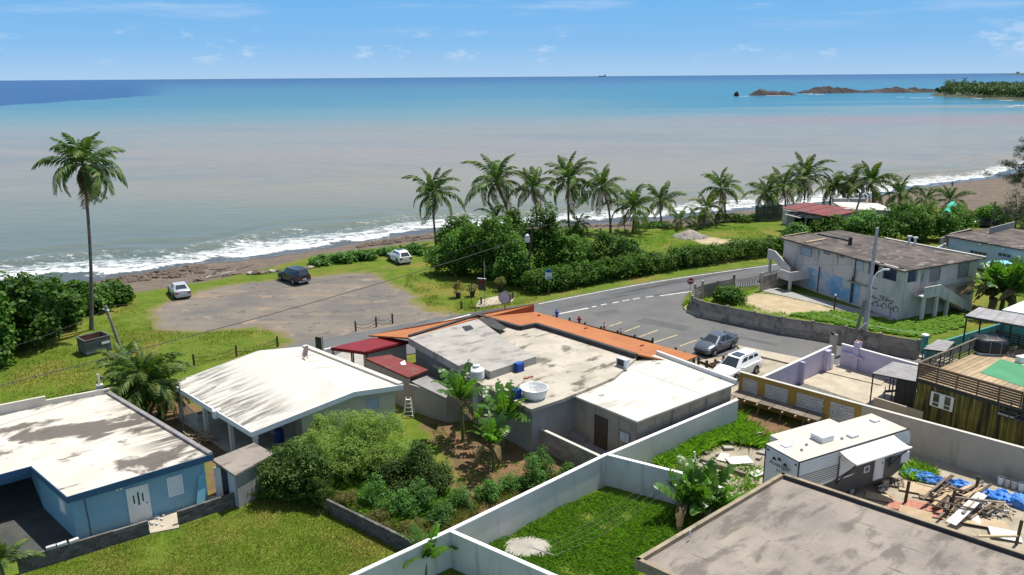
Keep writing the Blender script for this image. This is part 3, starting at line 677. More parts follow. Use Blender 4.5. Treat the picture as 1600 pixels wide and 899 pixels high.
# sea grape and thicket bushes
SG = [(-45, 575, 440, 62, 'sea grape bush at the left edge, nearest the blue house'), (28, 540, 436, 60, 'large sea grape bush left of the dumpster'), (86, 508, 438, 48, 'round sea grape bush just left of the palm trunk'),
      (40, 487, 434, 50, 'sea grape bush behind the others, facing the surf'), (135, 484, 441, 40, 'sea grape bush right behind the tall palm trunk'), (176, 474, 447, 27, 'small sea grape bush at the end nearest the silver sedan')]
for i, (bx, by, ty, hw, lab) in enumerate(SG): shrub_px(lab, bx, by, ty, hw, 'seagrape_leaf', n=170, per=44, cr=.8, size=.42, seed=100 + i, group='sea grape bushes by the shore', lobes=6, cat='bush', name='sea_grape_bush', aspect=.8, up=.5)
TK = [(716, 428, 352, 38, 'dark bush forming the left corner of the big thicket'), (768, 432, 334, 44, 'broad bush in the middle front of the thicket'), (727, 402, 338, 36, 'bush at the back left of the thicket under the first palm'),
      (800, 398, 326, 40, 'bush at the back of the thicket behind the utility pole'), (838, 424, 318, 34, 'tallest bush of the thicket wrapped round the utility pole'), (872, 428, 358, 36, 'rounded bush right of the utility pole'),
      (805, 444, 372, 30, 'dark bush behind the grey notice board'), (900, 408, 372, 30, 'low bush where the thicket meets the lawn')]
for i, (bx, by, ty, hw, lab) in enumerate(TK): shrub_px(lab, bx, by, ty, hw, 'thicket_leaf', n=260, per=48, cr=.75, size=.32, seed=120 + i, group='bushes of the roadside thicket', lobes=6, name='thicket_bush', aspect=.7)
shrub_px('leafy shrub standing above the road hedge', 945, 418, 362, 42, 'seagrape_leaf', n=110, per=44, cr=.7, size=.32, seed=140, lobes=6, aspect=.75, name='shrub')
shrub_px('smaller shrub at the right end above the hedge, by open lawn', 990, 414, 374, 22, 'seagrape_leaf', n=60, per=44, cr=.6, size=.3, seed=141, aspect=.75, name='shrub')
# clipped hedge along the coast road
hp = curve2([P2(842, 460), P2(900, 450), P2(1000, 432), P2(1110, 414), P2(1236, 397)], 14); blobs = []
for i, q in enumerate(hp): blobs.append((q[0] + random.uniform(-.2, .2), q[1] + 1.3 + random.uniform(-.3, .3), 1.05, 1.5, 1.45, 1.15 + .25 * random.random()))
hg = thing('hedge', 'long green hedge running along the far side of the coast road', 'hedge', (*hp[len(hp) // 2], 0))
_, cs = foliage('foliage', hg, blobs, 'thicket_leaf', 900, 50, .55, .27, 150, aspect=.65)
mb = MB()
for q in hp[::3]: mb.tube([(q[0], q[1] + 1.3, -.1), (q[0] + .1, q[1] + 1.3, 1.2)], [.06, .03], 5)
mb.build('stems', 'bark', hg)
BC = [(505, 413, 402, 20), (540, 409, 396, 22), (578, 405, 393, 20), (612, 398, 387, 24), (650, 397, 384, 26), (685, 402, 386, 18)]
BL = ['first clump of beach creeper from the left, above the boulders', 'second clump of beach creeper from the left', 'clump of beach creeper left of the white hatchback', 'clump of beach creeper directly behind the white hatchback', 'clump of beach creeper right of the white hatchback', 'last clump of beach creeper, touching the thicket']
for i, (bx, by, ty, hw) in enumerate(BC): shrub_px(BL[i], bx, by, ty, hw, 'bright_leaf', n=60, per=34, cr=.5, size=.3, seed=160 + i, group='beach creeper clumps along the sand', trunk=False, name='beach_creeper', aspect=.8, ky=.8, cat='creeper')
for i, (bx, by, ty, hw, lab) in enumerate([(1025, 356, 347, 30, 'low green creeper bank between the palms and the lawn'), (1150, 347, 335, 30, 'low shrub at the seaward corner of the lawn'), (1175, 345, 337, 14, 'small shrub touching the wooden fence'), (895, 372, 350, 30, 'straw green shrub by the lawn behind the thicket')]):
    shrub_px(lab, bx, by, ty, hw, 'bright_leaf' if i == 0 else 'seagrape_leaf', n=50, per=40, cr=.55, size=.3, seed=170 + i, trunk=False, name='low_shrub', ky=.5)
# garden behind the two white roofs
shrub_px('dark glossy bush beside the concrete shed', 462, 768, 690, 62, 'dark_leaf', n=340, per=60, cr=.42, size=.17, seed=200, lobes=7, name='mango_bush', cat='tree', aspect=.42, lift=.2)
shrub_px('light green feathery tree below the white gabled roof', 564, 738, 643, 90, 'feather_leaf', n=680, per=90, cr=.38, size=.13, seed=201, lobes=9, ky=.7, up=1.0, name='feathery_tree', cat='tree', aspect=.4, lift=.3, tr=.10)
shrub_px('dark citrus tree with yellow tips right of the feathery tree', 655, 772, 693, 48, 'dark_leaf', n=330, per=64, cr=.38, size=.14, seed=202, lobes=7, name='citrus_tree', cat='tree', aspect=.5, lift=.2)
for i, (bx, by, ty, hw, lab) in enumerate([(662, 800, 746, 30, 'bright green shrub in front of the citrus tree, the taller of two'), (634, 812, 766, 26, 'bright green shrub left of the taller one, in front of the citrus tree'), (588, 795, 742, 26, 'green shrub between the feathery tree and the low wall'),
        (848, 744, 694, 22, 'leafy green shrub against the old block wall'), (832, 766, 712, 20, 'leafy green shrub nearest the banana plants'), (890, 752, 724, 15, 'small green shrub in the corner by the white wall'), (720, 795, 765, 24, 'shrub at the middle of the white wall, lower end'), (765, 780, 752, 24, 'shrub growing along the white wall above the middle'), (805, 765, 742, 22, 'shrub along the white wall below the leafy pair'), (690, 820, 790, 22, 'weedy shrub where the garden meets the white wall corner')]):
    shrub_px(lab, bx, by, ty, hw, 'bright_leaf', n=70, per=60, cr=.27, size=.12, seed=210 + i, name='garden_shrub', group='bright green garden shrubs', aspect=.4, tr=.03)
for i, (bx, by, ty, hw, lab) in enumerate([(540, 792, 772, 30, 'dry olive weed clump at the upper end of the low garden wall'), (600, 822, 800, 32, 'dry grassy clump hanging over the middle of the low garden wall'), (648, 842, 822, 30, 'dry grassy clump at the lower end of the low garden wall'), (500, 790, 740, 30, 'dull green shrub beside the mango bush')]):
    shrub_px(lab, bx, by, ty, hw, 'dry_leaf' if i < 3 else 'dark_leaf', n=90, per=70, cr=.22, size=.2, seed=230 + i, name='weed_clump', trunk=False, aspect=.16, up=-.2)
# shrub on the corner plot, trees near the beach house
shrub_px('low round shrub inside the curved corner wall', 1140, 470, 447, 27, 'seagrape_leaf', n=70, per=44, cr=.45, size=.26, seed=240, name='shrub', trunk=False, aspect=.7)
RT = [(1350, 372, 325, 34, 'bright_leaf', 'bright green tree right of the beach house pole'), (1398, 378, 316, 42, 'seagrape_leaf', 'broad sea grape tree behind the abandoned building'), (1446, 374, 318, 38, 'seagrape_leaf', 'sea grape tree left of the green awning'),
      (1492, 360, 322, 32, 'thicket_leaf', 'round tree behind the green awning'), (1298, 368, 336, 34, 'thicket_leaf', 'bush in front of the red roofed beach house'), (1243, 372, 352, 16, 'bright_leaf', 'small bush by the gate posts near the road'),
      (1548, 352, 318, 26, 'thicket_leaf', 'tree behind the dark parked car'), (1420, 345, 322, 24, 'thicket_leaf', 'tree at the back, right of the pale roof'), (1520, 350, 335, 16, 'dry_leaf', 'dry yellowish shrub at the edge of the sand'), (1585, 360, 292, 34, 'casuarina_leaf', 'dark casuarina at the right edge behind the blue house'),(1620, 372, 300, 40, 'casuarina_leaf', 'dark casuarina half outside the right edge')]
for i, (bx, by, ty, hw, m, lab) in enumerate(RT): shrub_px(lab, bx, by, ty, hw, m, n=120, per=50, cr=.75, size=.32 if m != 'casuarina_leaf' else .3, seed=250 + i, name='shore_tree', cat='tree', lobes=6, aspect=.7 if m != 'casuarina_leaf' else .2, lift=.4, tr=.14)
# tall thin casuarina whose sprays reach into the frame at the right
b_ = P(1612, 330); z = gz(b_.x, b_.y); b_.z = z; o = thing('casuarina_tree', 'tall thin casuarina with wispy sprays at the right edge above the sand', 'tree', b_); hh = HT(b_, 215) - z
bls = []; mb = MB(); mb.tube([b_, b_ + Vector((0, 0, hh * .95))], [.3, .06], 7)
rr_ = random.Random(5)
for k in range(26):
    a = math.pi * .5 + k * 2.4; zz = hh * (.25 + .72 * k / 26); l = 1.0 + 7.5 * (1 - k / 30) * rr_.uniform(.6, 1)
    p0 = b_ + Vector((0, 0, zz)); p1 = p0 + Vector((math.cos(a) * l, math.sin(a) * l, l * .25)); mb.tube([p0, p0.lerp(p1, .6) + Vector((0, 0, .4)), p1], [.08, .05, .02], 5)
    for q in (.45, .65, .85, 1.0): c_ = p0.lerp(p1, q); bls.append((c_.x, c_.y, c_.z, .9, .9, .45))
mb.build('trunk', 'bark', o); foliage('crown', o, bls, 'casuarina_leaf', 420, 44, .6, .45, 77, z + 2, .12, .1)

# bananas: every leaf is its own object
def banana_leaf(name, Lf, W, arch, m, seed):
    r = np.random.default_rng(seed); n = 13; mb = MB(); t = np.linspace(0, 1, n)
    x = Lf * (t - .18 * arch * t ** 3); z = Lf * (.25 * t - arch * .62 * t ** 2.3)
    mb.tube([(x[i], 0, z[i]) for i in range(n)], [.035 * (1 - .75 * k) for k in t], 4, cap=False)
    for s in (-1, 1):
        i = 1
        while i < n - 1:
            j = min(n - 1, i + int(r.integers(1, 4))); sag = r.uniform(.02, .28); vs = []
            for k in range(i, j + 1):
                kk = t[k]; w = W * (math.sin(math.pi * min(1, .12 + kk * .86)) ** .65) * r.uniform(.92, 1.02)
                sh = -.03 * Lf * (k == j) + .02 * Lf * (k == i)
                vs += [(x[k], s * .012, z[k] + .01), (x[k] + sh + .1 * w, s * w * .55, z[k] + .08 * w), (x[k] + sh + .22 * w, s * w, z[k] - sag * w)]
            mb.add(vs, [f for q in range(j - i) for f in ((q * 3, q * 3 + 1, q * 3 + 4, q * 3 + 3), (q * 3 + 1, q * 3 + 2, q * 3 + 5, q * 3 + 4))]); i = j
    return mb.mesh(name, m, smooth_angle=50)
BLV = [banana_leaf('banana_leaf', 2.1, .37, .22, 'banana_leaf', 1), banana_leaf('banana_leaf', 2.3, .40, .42, 'banana_leaf', 2), banana_leaf('banana_leaf', 2.2, .38, .7, 'banana_leaf', 3), banana_leaf('banana_leaf', 1.9, .26, 1.4, 'banana_leaf_dry', 4)]
def banana(label, base, h, n=9, s=1.0, seed=0, dry=2, stems=1, spread=.5, group='banana plants'):
    r = random.Random(seed); base = Vector(base); o = thing('banana_plant', label, 'banana plant', base, 0, group)
    for q in range(stems):
        a = q * 2.4; b_ = base + Vector((spread * math.cos(a), spread * math.sin(a), 0)) * (q > 0); hh = h * (1 if q == 0 else r.uniform(.6, .95)); top = b_ + Vector((r.uniform(-.15, .15), r.uniform(-.15, .15), hh))
        MB().tube([b_ - Vector((0, 0, .1)), b_.lerp(top, .6), top], [.12 * s, .09 * s, .05 * s], 8).build('stem', 'green_stem', o, smooth_angle=60)
        for i in range(n):
            t = (i + .5) / n; pit = R_(86 - 66 * t + r.uniform(-10, 10)); az = i * 2.4 + r.uniform(-.4, .4) + q
            d_ = i >= n - dry; me = BLV[3] if d_ else BLV[0 if t < .3 else 1 if t < .65 else 2]
            M = Matrix.Translation(top - Vector((0, 0, .25 * t * s))) @ Matrix.Rotation(az, 4, 'Z') @ Matrix.Rotation(-pit * (.8 if not d_ else 1.0), 4, 'Y') @ Matrix.Rotation(r.uniform(-.6, .6), 4, 'X') @ Matrix.Scale(s * r.uniform(.85, 1.15), 4)
            inst('leaf', me, o, M, 'withered brown leaf' if d_ else None)
    return o
def banana_px(lab, bx, by, ty, **kw):
    b_ = P(bx, by); return banana(lab, b_, (HT(b_, ty)), **kw)
banana_px('tall banana plant in front of the white ribbed cistern', 724, 690, 622, n=12, s=1.15, seed=1, dry=2)
banana_px('banana plant with broad drooping leaves below the white tub', 786, 704, 650, n=12, s=1.15, seed=2, dry=1)
banana_px('banana plant with brown hanging leaves on the bare soil', 772, 735, 692, n=13, s=1.0, seed=3, dry=3)
banana_px('small banana plant at the foot of the tall one', 748, 682, 655, n=7, s=.7, seed=4)
banana_px('banana clump between the clothesline and the grey roof', 1096, 806, 778, n=9, s=1.05, seed=5, stems=6, spread=.9, dry=1)
banana_px('young banana plant at the bottom edge inside the white wall corner', 664, 905, 872, n=9, s=.85, seed=6, dry=0)
banana_px('big banana clump with dry stems by the abandoned building stairs', 1563, 490, 448, n=13, s=1.6, seed=7, stems=6, spread=1.0, dry=3)
# feather palms beside the blue house, frond tips at the lower left
for i, (bx, by, cx, cy, s, n, lab) in enumerate([(222, 655, 224, 592, .66, 44, 'dense feather palm hanging over the corner of the blue house roof'), (190, 632, 196, 572, .52, 26, 'feather palm behind, left of the dense one by the blue house'), (250, 652, 245, 598, .56, 34, 'feather palm nearest the white gabled house'), (212, 662, 208, 618, .54, 30, 'low feather palm drooping onto the stained roof')]):
    b_ = P(bx, by); h = HT(b_, cy); palm(lab, b_, PY(cx, cy, b_.y), s, n, .09, 0, 60 + i, 'feather palms beside the blue house', dry=0, name='feather_palm', tilt=(88, -72))
b_ = P(8, 915); palm('young palm at the bottom left corner in front of the carport', b_, (b_.x, b_.y, HT(b_, 884)), .36, 14, .1, 0, 70, None, dry=0, name='young_palm', tilt=(85, 5))
# ------------------------------------------------------------------ building materials
dk = (.055, .05, .045)
mat('stained_roof', (.58, .54, .465), (.52, .47, .39), .5, .9, bump=.08, stains=[((.075, .063, .054), .30, (.75, 1.35, 1), R_(38), .515, .585, .88), ((.085, .07, .058), .6, (.30, 2.8, 1), R_(38), .42, .62, .85, (R_(38), .2, 3.2)), ((.07, .06, .05), 1.8, (.4, 2.2, 1), R_(38), .60, .70, .8)])
mat('white_roof', (.55, .53, .48), (.52, .495, .435), .4, .85, bump=.05, stains=[((.27, .235, .185), .8, (.5, 1.6, 1), R_(38), .50, .70, .6)])
mat('white_roof_streaked', (.55, .53, .48), (.51, .485, .42), .5, .85, bump=.05, stains=[((.095, .085, .075), 1.3, (.28, 2.2, 1), R_(42), .44, .62, .85, (R_(222), .4, 3.6)), ((.42, .36, .28), .5, (1, 1, 1), 0, .55, .75, .5)])
mat('blue_wall', (.215, .39, .485), (.19, .36, .455), .6, .8, stains=[((.075, .2, .28), .7, (1.5, 1.5, .4), 0, .6, .8, .5)], grain=.05)
mat('blue_trim', (.045, .115, .21), (.04, .10, .18), 1, .7, grain=.06)
mat('white_paint', (.78, .77, .74), (.70, .69, .66), 1.0, .6, grain=.04)
mat('white_wall', (.64, .63, .60), (.57, .555, .53), .5, .85, bump=.05, stains=[((.30, .28, .255), .9, (1.8, 1.8, .3), 0, .52, .72, .5)], grain=.06)
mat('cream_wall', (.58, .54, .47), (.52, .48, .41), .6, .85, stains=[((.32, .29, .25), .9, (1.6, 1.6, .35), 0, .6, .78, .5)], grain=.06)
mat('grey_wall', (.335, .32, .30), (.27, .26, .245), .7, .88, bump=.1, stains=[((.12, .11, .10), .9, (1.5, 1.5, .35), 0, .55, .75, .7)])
mat('raw_concrete', (.37, .315, .25), (.28, .24, .195), .7, .9, bump=.2, stains=[((.11, .10, .085), 1.1, (1.5, 1.5, .3), 0, .54, .72, .75)])
mat('concrete_roof', (.47, .42, .345), (.35, .31, .25), .38, .92, bump=.15, stains=[((.085, .075, .06), .45, (1, 2.2, 1), R_(40), .51, .63, .85), ((.56, .49, .37), .6, (1, 1, 1), 0, .58, .72, .6), ((.09, .085, .08), 1.7, (1, 1.6, 1), R_(40), .62, .72, .7)])
mat('grey_roof', (.29, .247, .21), (.205, .177, .153), .35, .9, bump=.12, stains=[((.10, .087, .076), .7, (.6, 1.5, 1), R_(40), .48, .62, .7), ((.07, .064, .06), 2.4, (.25, 2.5, 1), R_(-40), .62, .68, .6), ((.36, .305, .23), .5, (.5, 1.8, 1), R_(40), .56, .74, .55), ((.13, .122, .115), 2.2, (1, 1, 1), 0, .62, .7, .5)])
mat('brown_roof', (.135, .108, .09), (.095, .078, .068), .35, .92, bump=.12, stains=[((.05, .043, .04), .4, (1, 1.5, 1), R_(-66), .44, .60, .85), ((.30, .26, .22), .7, (1, 2, 1), R_(26), .57, .68, .7), ((.3, .2, .15), .5, (1, 1, 1), 0, .62, .74, .4)])
mat('orange_roof', (.385, .145, .052), (.34, .125, .047), .4, .85, bump=.05, stains=[((.27, .10, .045), .5, (.35, 2.2, 1), R_(40), .52, .72, .6), ((.43, .19, .085), 1.2, (1, 1, 1), 0, .6, .75, .4)], grain=.05)
mat('brick_red', (.34, .095, .045), (.28, .08, .04), 1, .85)
mat('red_canopy', (.20, .014, .021), (.17, .013, .018), .8, .6, grain=.05)
mat('red_metal', (.20, .035, .032), (.15, .036, .032), .8, .7, stains=[((.17, .13, .10), .9, (1, 1, 1), 0, .52, .68, .7), ((.25, .09, .075), .8, (1, 1, 1), 0, .6, .7, .5)])
mat('rust_red_roof', (.20, .05, .05), (.14, .045, .044), .4, .8, stains=[((.14, .10, .085), .35, (1, 1, 1), 0, .50, .64, .8)])
mat('tar_black', (.035, .034, .034), (.055, .052, .05), 1.2, .7, bump=.2)
mat('dark_steel', (.045, .047, .05), (.035, .036, .038), 1.5, .5, metal=.3)
mat('steel', (.42, .43, .44), (.33, .335, .34), 1.5, .45, metal=.6)
mat('wood_grey', (.24, .20, .155), (.17, .14, .11), 2.2, .9, bump=.2, rnd=.28)
mat('wood_tan', (.42, .315, .20), (.33, .245, .15), 1.8, .85, bump=.15, rnd=.22)
mat('wood_rail', (.175, .115, .072), (.125, .082, .053), 1.8, .85, bump=.15, rnd=.2)
mat('wood_dark', (.105, .073, .05), (.075, .052, .037), 1.8, .8, bump=.15, rnd=.2)
mat('plywood', (.46, .36, .235), (.39, .30, .19), 1.2, .85, rnd=.15)
mat('glass', (.030, .040, .048), (.022, .03, .036), 1, .08, .8, grain=0)
mat('void_dark', (.012, .012, .012), (.016, .015, .014), 1, .95, .05)
mat('grey_block', (.37, .32, .265), (.28, .24, .20), 1.3, .92, bump=.3, rnd=.22, stains=[((.095, .088, .08), 1.4, (1, 1, 1), 0, .52, .70, .8)])
mat('dark_block', (.15, .14, .125), (.085, .08, .072), 1.3, .92, bump=.3, rnd=.3, stains=[((.30, .28, .25), 1.6, (1, 1, 1), 0, .60, .74, .7)])
mat('white_block', (.52, .51, .49), (.42, .41, .39), 1.5, .9, bump=.2, rnd=.12)
mat('parapet_tan', (.34, .275, .185), (.25, .20, .14), .9, .9, bump=.15, stains=[((.12, .10, .08), 1.2, (1, 1, 1), 0, .52, .68, .7)])
mat('mortar', (.20, .19, .175), (.14, .13, .12), 2, .95)
mat('mustard_wall', (.40, .255, .055), (.33, .21, .05), .8, .9, bump=.08, stains=[((.22, .15, .05), 1.0, (1.5, 1.5, .4), 0, .55, .74, .6)])
mat('beige_wall', (.50, .42, .33), (.43, .365, .285), .5, .9, bump=.06, stains=[((.22, .195, .165), .8, (1.4, 1.4, .35), 0, .55, .76, .6)])
mat('lilac_wall', (.52, .47, .62), (.47, .43, .57), .6, .85, bump=.04, stains=[((.36, .32, .44), .7, (1.4, 1.4, .5), 0, .56, .76, .5)], grain=.05)
mat('teal_wall', (.08, .27, .27), (.065, .225, .23), .6, .85, grain=.06)
mat('abandoned_wall', (.64, .59, .56), (.57, .53, .505), .35, .9, bump=.08, stains=[((.21, .265, .25), .5, (1.3, 1.3, .4), 0, .48, .66, .55), ((.10, .10, .09), 1.0, (1.6, 1.6, .3), 0, .57, .70, .75)])
mat('blue_mural', (.16, .36, .60), (.26, .44, .62), .7, .85, stains=[((.52, .53, .53), .55, (1, 1, 1), 0, .45, .54, .9), ((.07, .22, .40), .8, (1, 1, 1), 0, .60, .72, .7)])
mat('pale_blue_wall', (.46, .53, .60), (.40, .46, .53), .6, .85, stains=[((.30, .34, .38), .9, (1.4, 1.4, .4), 0, .58, .76, .5)])
mat('container_side', (.30, .24, .06), (.20, .17, .05), 1.1, .7, stains=[((.04, .036, .022), .8, (3.2, 3.2, .2), 0, .42, .60, .9)])
mat('deck_green', (.075, .265, .135), (.06, .22, .11), .7, .85, grain=.05)
mat('blue_plastic', (.018, .085, .36), (.02, .07, .28), 1, .4, grain=.05)
mat('light_plastic', (.66, .68, .69), (.58, .60, .60), 1, .45, grain=.04)
mat('beige_plastic', (.52, .48, .42), (.40, .37, .32), 1.5, .6)
mat('black_tarp', (.022, .023, .027), (.03, .031, .036), 1, .45, bump=.15)
mat('blue_tarp', (.035, .165, .52), (.05, .23, .60), 1.5, .45, bump=.25, stains=[((.22, .21, .45), .9, (1, 1, 1), 0, .56, .68, .7)])
mat('zinc', (.33, .315, .31), (.25, .235, .23), 1.2, .55, metal=.3, stains=[((.17, .12, .09), .9, (1, 1, 1), 0, .56, .72, .6)])
mat('terracotta', (.46, .20, .14), (.38, .165, .12), 1.2, .85)
mat('pure_white', (.80, .79, .77), (.76, .75, .73), 1, .5, grain=.03)
mat('maroon', (.20, .012, .018), (.17, .012, .016), 1, .7)
mat('rope', (.12, .09, .065), (.09, .07, .05), 3, .9)
mat('sign_blue', (.02, .22, .45), (.02, .2, .42), 1, .5, grain=0)
mat('black_ink', (.012, .012, .014), (.012, .012, .014), 1, .7, grain=0)
mat('sign_red', (.32, .010, .016), (.30, .010, .016), 1, .5, grain=0)
mat('faint_pink', (.55, .30, .34), (.5, .28, .32), 1, .6, grain=0)

def text(s, parent, M, size, m='black_ink', name='lettering', align='CENTER', extr=.004):
    """real lettering lying in the XY plane of world matrix M"""
    cu = bpy.data.curves.new('tmp', 'FONT'); cu.body = s; cu.size = size; cu.align_x = align; cu.align_y = 'CENTER'; cu.extrude = extr; cu.materials.append(MATS[m])
    t = bpy.data.objects.new('tmp', cu); COL.objects.link(t); bpy.context.view_layer.update(); me = bpy.data.meshes.new_from_object(t); bpy.data.objects.remove(t); me.name = name
    return inst(name, me, parent, M)
def facing(M, u, z, off=.02):
    """text matrix on the outer face of wall frame M at (u, z)"""
    return M @ Matrix(((1, 0, 0, u), (0, 0, -1, -off), (0, 1, 0, z), (0, 0, 0, 1)))
def window(parent, M, u, z, w, h, frame_m='white_paint', style='louver', n=6, name='window', fill=None, label=None, sill=False):
    """framed opening on the outer face (-y) of wall frame M: louvre slats or panes are sub-parts"""
    mb = MB(); mb.M = M; t = .06
    for a in ((u, u + t, z, z + h), (u + w - t, u + w, z, z + h), (u + t, u + w - t, z, z + t), (u + t, u + w - t, z + h - t, z + h)): mb.box(a[0], a[1], -.07, .02, a[2], a[3])
    f = mb.build(name, frame_m, parent, label)
    if style == 'louver':
        mb = MB(); mb.M = M
        for i in range(n):
            zz = z + t + (h - 2 * t) * (i + .5) / n; d = (h - 2 * t) / n * .46
            mb.add([(u + t, -.05, zz - d), (u + w - t, -.05, zz - d), (u + w - t, -.012, zz + d), (u + t, -.012, zz + d), (u + t, -.03, zz - d), (u + w - t, -.03, zz - d), (u + w - t, .0, zz + d), (u + t, .0, zz + d)], [(0, 1, 2, 3), (7, 6, 5, 4), (0, 4, 5, 1), (2, 6, 7, 3), (1, 5, 6, 2), (0, 3, 7, 4)])
        mb.build('slats', fill or frame_m, f)
        MB2 = MB(); MB2.M = M; MB2.box(u + t, u + w - t, -.010, -.004, z + t, z + h - t); MB2.build('screen', 'void_dark', f)
    else:
        k = n
        for i in range(k):
            pw = (w - 2 * t - .04 * (k - 1)) / k; x0 = u + t + i * (pw + .04)
            mb = MB(); mb.M = M; mb.box(x0, x0 + pw, -.03, -.006, z + t, z + h - t); mb.build('pane', fill or 'glass', f)
        if k > 1:
            mb = MB(); mb.M = M
            for i in range(1, k): x0 = u + t + i * ((w - 2 * t - .04 * (k - 1)) / k + .04) - .04; mb.box(x0, x0 + .04, -.055, .0, z + t, z + h - t)
            mb.build('mullion', frame_m, f)
    return f
def door(parent, M, u, z, w, h, m='white_paint', label=None, glass=(), t=.05, name='door'):
    mb = MB(); mb.M = M; mb.box(u, u + w, -t, .01, z, z + h); d = mb.build(name, m, parent, label)
    mb = MB(); mb.M = M
    for a in ((u - .07, u, z, z + h + .07), (u + w, u + w + .07, z, z + h + .07), (u, u + w, z + h, z + h + .07)): mb.box(a[0], a[1], -t - .02, .0, a[2], a[3])
    mb.build('frame', m, d)
    for g in glass:
        mb = MB(); mb.M = M; mb.box(u + g[0], u + g[1], -t - .012, -t + .01, z + g[2], z + g[3]); mb.build('pane', 'glass', d)
    mb = MB(); mb.M = M; mb.tube([(u + w - .1, -t - .06, z + 1.0), (u + w - .1, -t, z + 1.0)], .03, 8); mb.build('handle', 'dark_steel', d); return d
BLK = {}
def block_mesh(l, t, h, m):
    k = (round(l, 2), round(t, 2), round(h, 2), m)
    if k not in BLK:
        mb = MB(); g = .012; mb.box(-l / 2 + g, l / 2 - g, -t / 2, t / 2, g, h - g); BLK[k] = mb.mesh('block', m)
    return BLK[k]
def block_wall(o, p0, p1, h, t=.15, bl=.4, bh=.2, m='grey_block', z=0.0, cap=None, seed=0, ragged=0.0, names='block'):
    """wall of separately laid blocks in running bond, mortar core behind the recessed joints"""
    M, l = frame(p0, p1, z); r = random.Random(seed); nc = max(1, round(h / bh)); core = MB(); core.M = M; core.box(0, l, -t / 2 + .012, t / 2 - .012, -.2, nc * bh - .03); core.build('mortar_core', 'mortar', o)
    for c_ in range(nc):
        x = -bl / 2 * (c_ % 2)
        while x < l - .02:
            a, b_ = max(0, x), min(l, x + bl)
            if b_ - a > .06 and not (c_ == nc - 1 and r.random() < ragged):
                me = block_mesh(round(b_ - a, 1) if b_ - a > .1 else b_ - a, t, bh, m)
                inst(names, me, o, M @ Matrix.Translation(((a + b_) / 2, r.uniform(-.008, .008), c_ * bh)) @ Matrix.Rotation(r.uniform(-.012, .012), 4, 'Z'))
            x += bl
    if cap: mb = MB(); mb.M = M; mb.box(-.02, l + .02, -t / 2 - .03, t / 2 + .03, nc * bh + .003, nc * bh + .06); mb.build('coping', cap, o)
def wall_run(o, name, pts, z0, z1, t, m, label=None, cap=None, capw=.06):
    """plain rendered wall along a polyline, one part per straight run"""
    for i in range(len(pts) - 1):
        M, l = frame(pts[i], pts[i + 1]); mb = MB(); mb.M = M; e = t / 2 * .98 if i < len(pts) - 2 else 0
        mb.box(0, l + e, -t / 2, t / 2, z0, z1); mb.build(name, m, o, label)
        if cap: mb = MB(); mb.M = M; mb.box(-.01 * (i + 1), l + e, -t / 2 - capw, t / 2 + capw, z1 + .002 + .003 * i, z1 + .07 + .003 * i); mb.build('coping', cap, o)
def inset(poly, d):
    """shrink a CCW outline by d"""
    n = len(poly); out = []
    for i in range(n):
        p, q, r = Vector(poly[i - 1][:2]), Vector(poly[i][:2]), Vector(poly[(i + 1) % n][:2])
        d1, d2 = (q - p).normalized(), (r - q).normalized(); n1, n2 = Vector((-d1.y, d1.x)), Vector((-d2.y, d2.x))
        b_ = (n1 + n2); b_ = b_ / max(.2, b_.dot(n1)); out.append((q.x + b_.x * d, q.y + b_.y * d))
    return out
def ctr(poly): return (sum(p[0] for p in poly) / len(poly), sum(p[1] for p in poly) / len(poly), 0)
def lerp2(a, b_, t): return (a[0] + (b_[0] - a[0]) * t, a[1] + (b_[1] - a[1]) * t)

# ================================================================== blue house, front left
ZB = 2.8
FL, FR = P2(105, 777, ZB), P2(332, 710, ZB); BR = P2(172, 614, ZB); BL_ = P2(-60, 660, ZB); NT = P2(49, 729, ZB)
nd = Vector((P2(0, 742, ZB)[0] - NT[0], P2(0, 742, ZB)[1] - NT[1])).normalized(); LT = (NT[0] + nd.x * 6, NT[1] + nd.y * 6)
o = thing('blue_house', 'blue house with a flat cream roof covered in dark stains', 'house', ctr([FL, FR, BR, NT]))
roof = [FL, FR, BR, BL_, LT, NT]
MB().prism(roof, ZB - .16, ZB).build('roof', 'stained_roof', o)
mb = MB()
for a, b_ in ((LT, NT), (NT, FL), (FL, FR)):
    M, l = frame(a, b_); mb.M = M; mb.box(-.02, l + .02, -.05, -.004, ZB - .34, ZB + .03)
mb.build('fascia', 'blue_trim', o)
M, l = frame(FR, BR); mb = MB(); mb.M = M; mb.box(.0, l - .1, .0, .24, ZB - .30, ZB + .16); mb.build('roof_curb', 'zinc', o)
back = [P2(-60, 655, 3.1), P2(0, 645, 3.15), P2(73, 625, 3.15)]
M, l = frame(P2(73, 633, ZB), P2(-60, 660, ZB)); mb = MB(); mb.M = M; mb.box(0, l, -.1, .08, ZB - .3, ZB + .62); mb.build('parapet', 'cream_wall', o, 'taller left length of parapet')
M, l = frame(BR, P2(73, 633, ZB)); mb = MB(); mb.M = M; mb.box(0, l - .005, -.1, .08, ZB - .3, ZB + .34); mb.build('parapet', 'cream_wall', o)
pv = P(157, 612, ZB); MB().cbox((pv.x, pv.y, ZB), .42, .34, .5, R_(38)).tube([(pv.x, pv.y, ZB + .45), (pv.x, pv.y, ZB + 1.25)], .08, 8).build('vent_pipe', 'cream_wall', o, smooth_angle=40)
wp = inset([FL, FR, BR, BL_, LT, NT], .30)
W_FL, W_FR, W_BR, W_BL, W_LT, W_NT = wp
W_FL = P2(122, 846); W_FR = P2(326, 783)
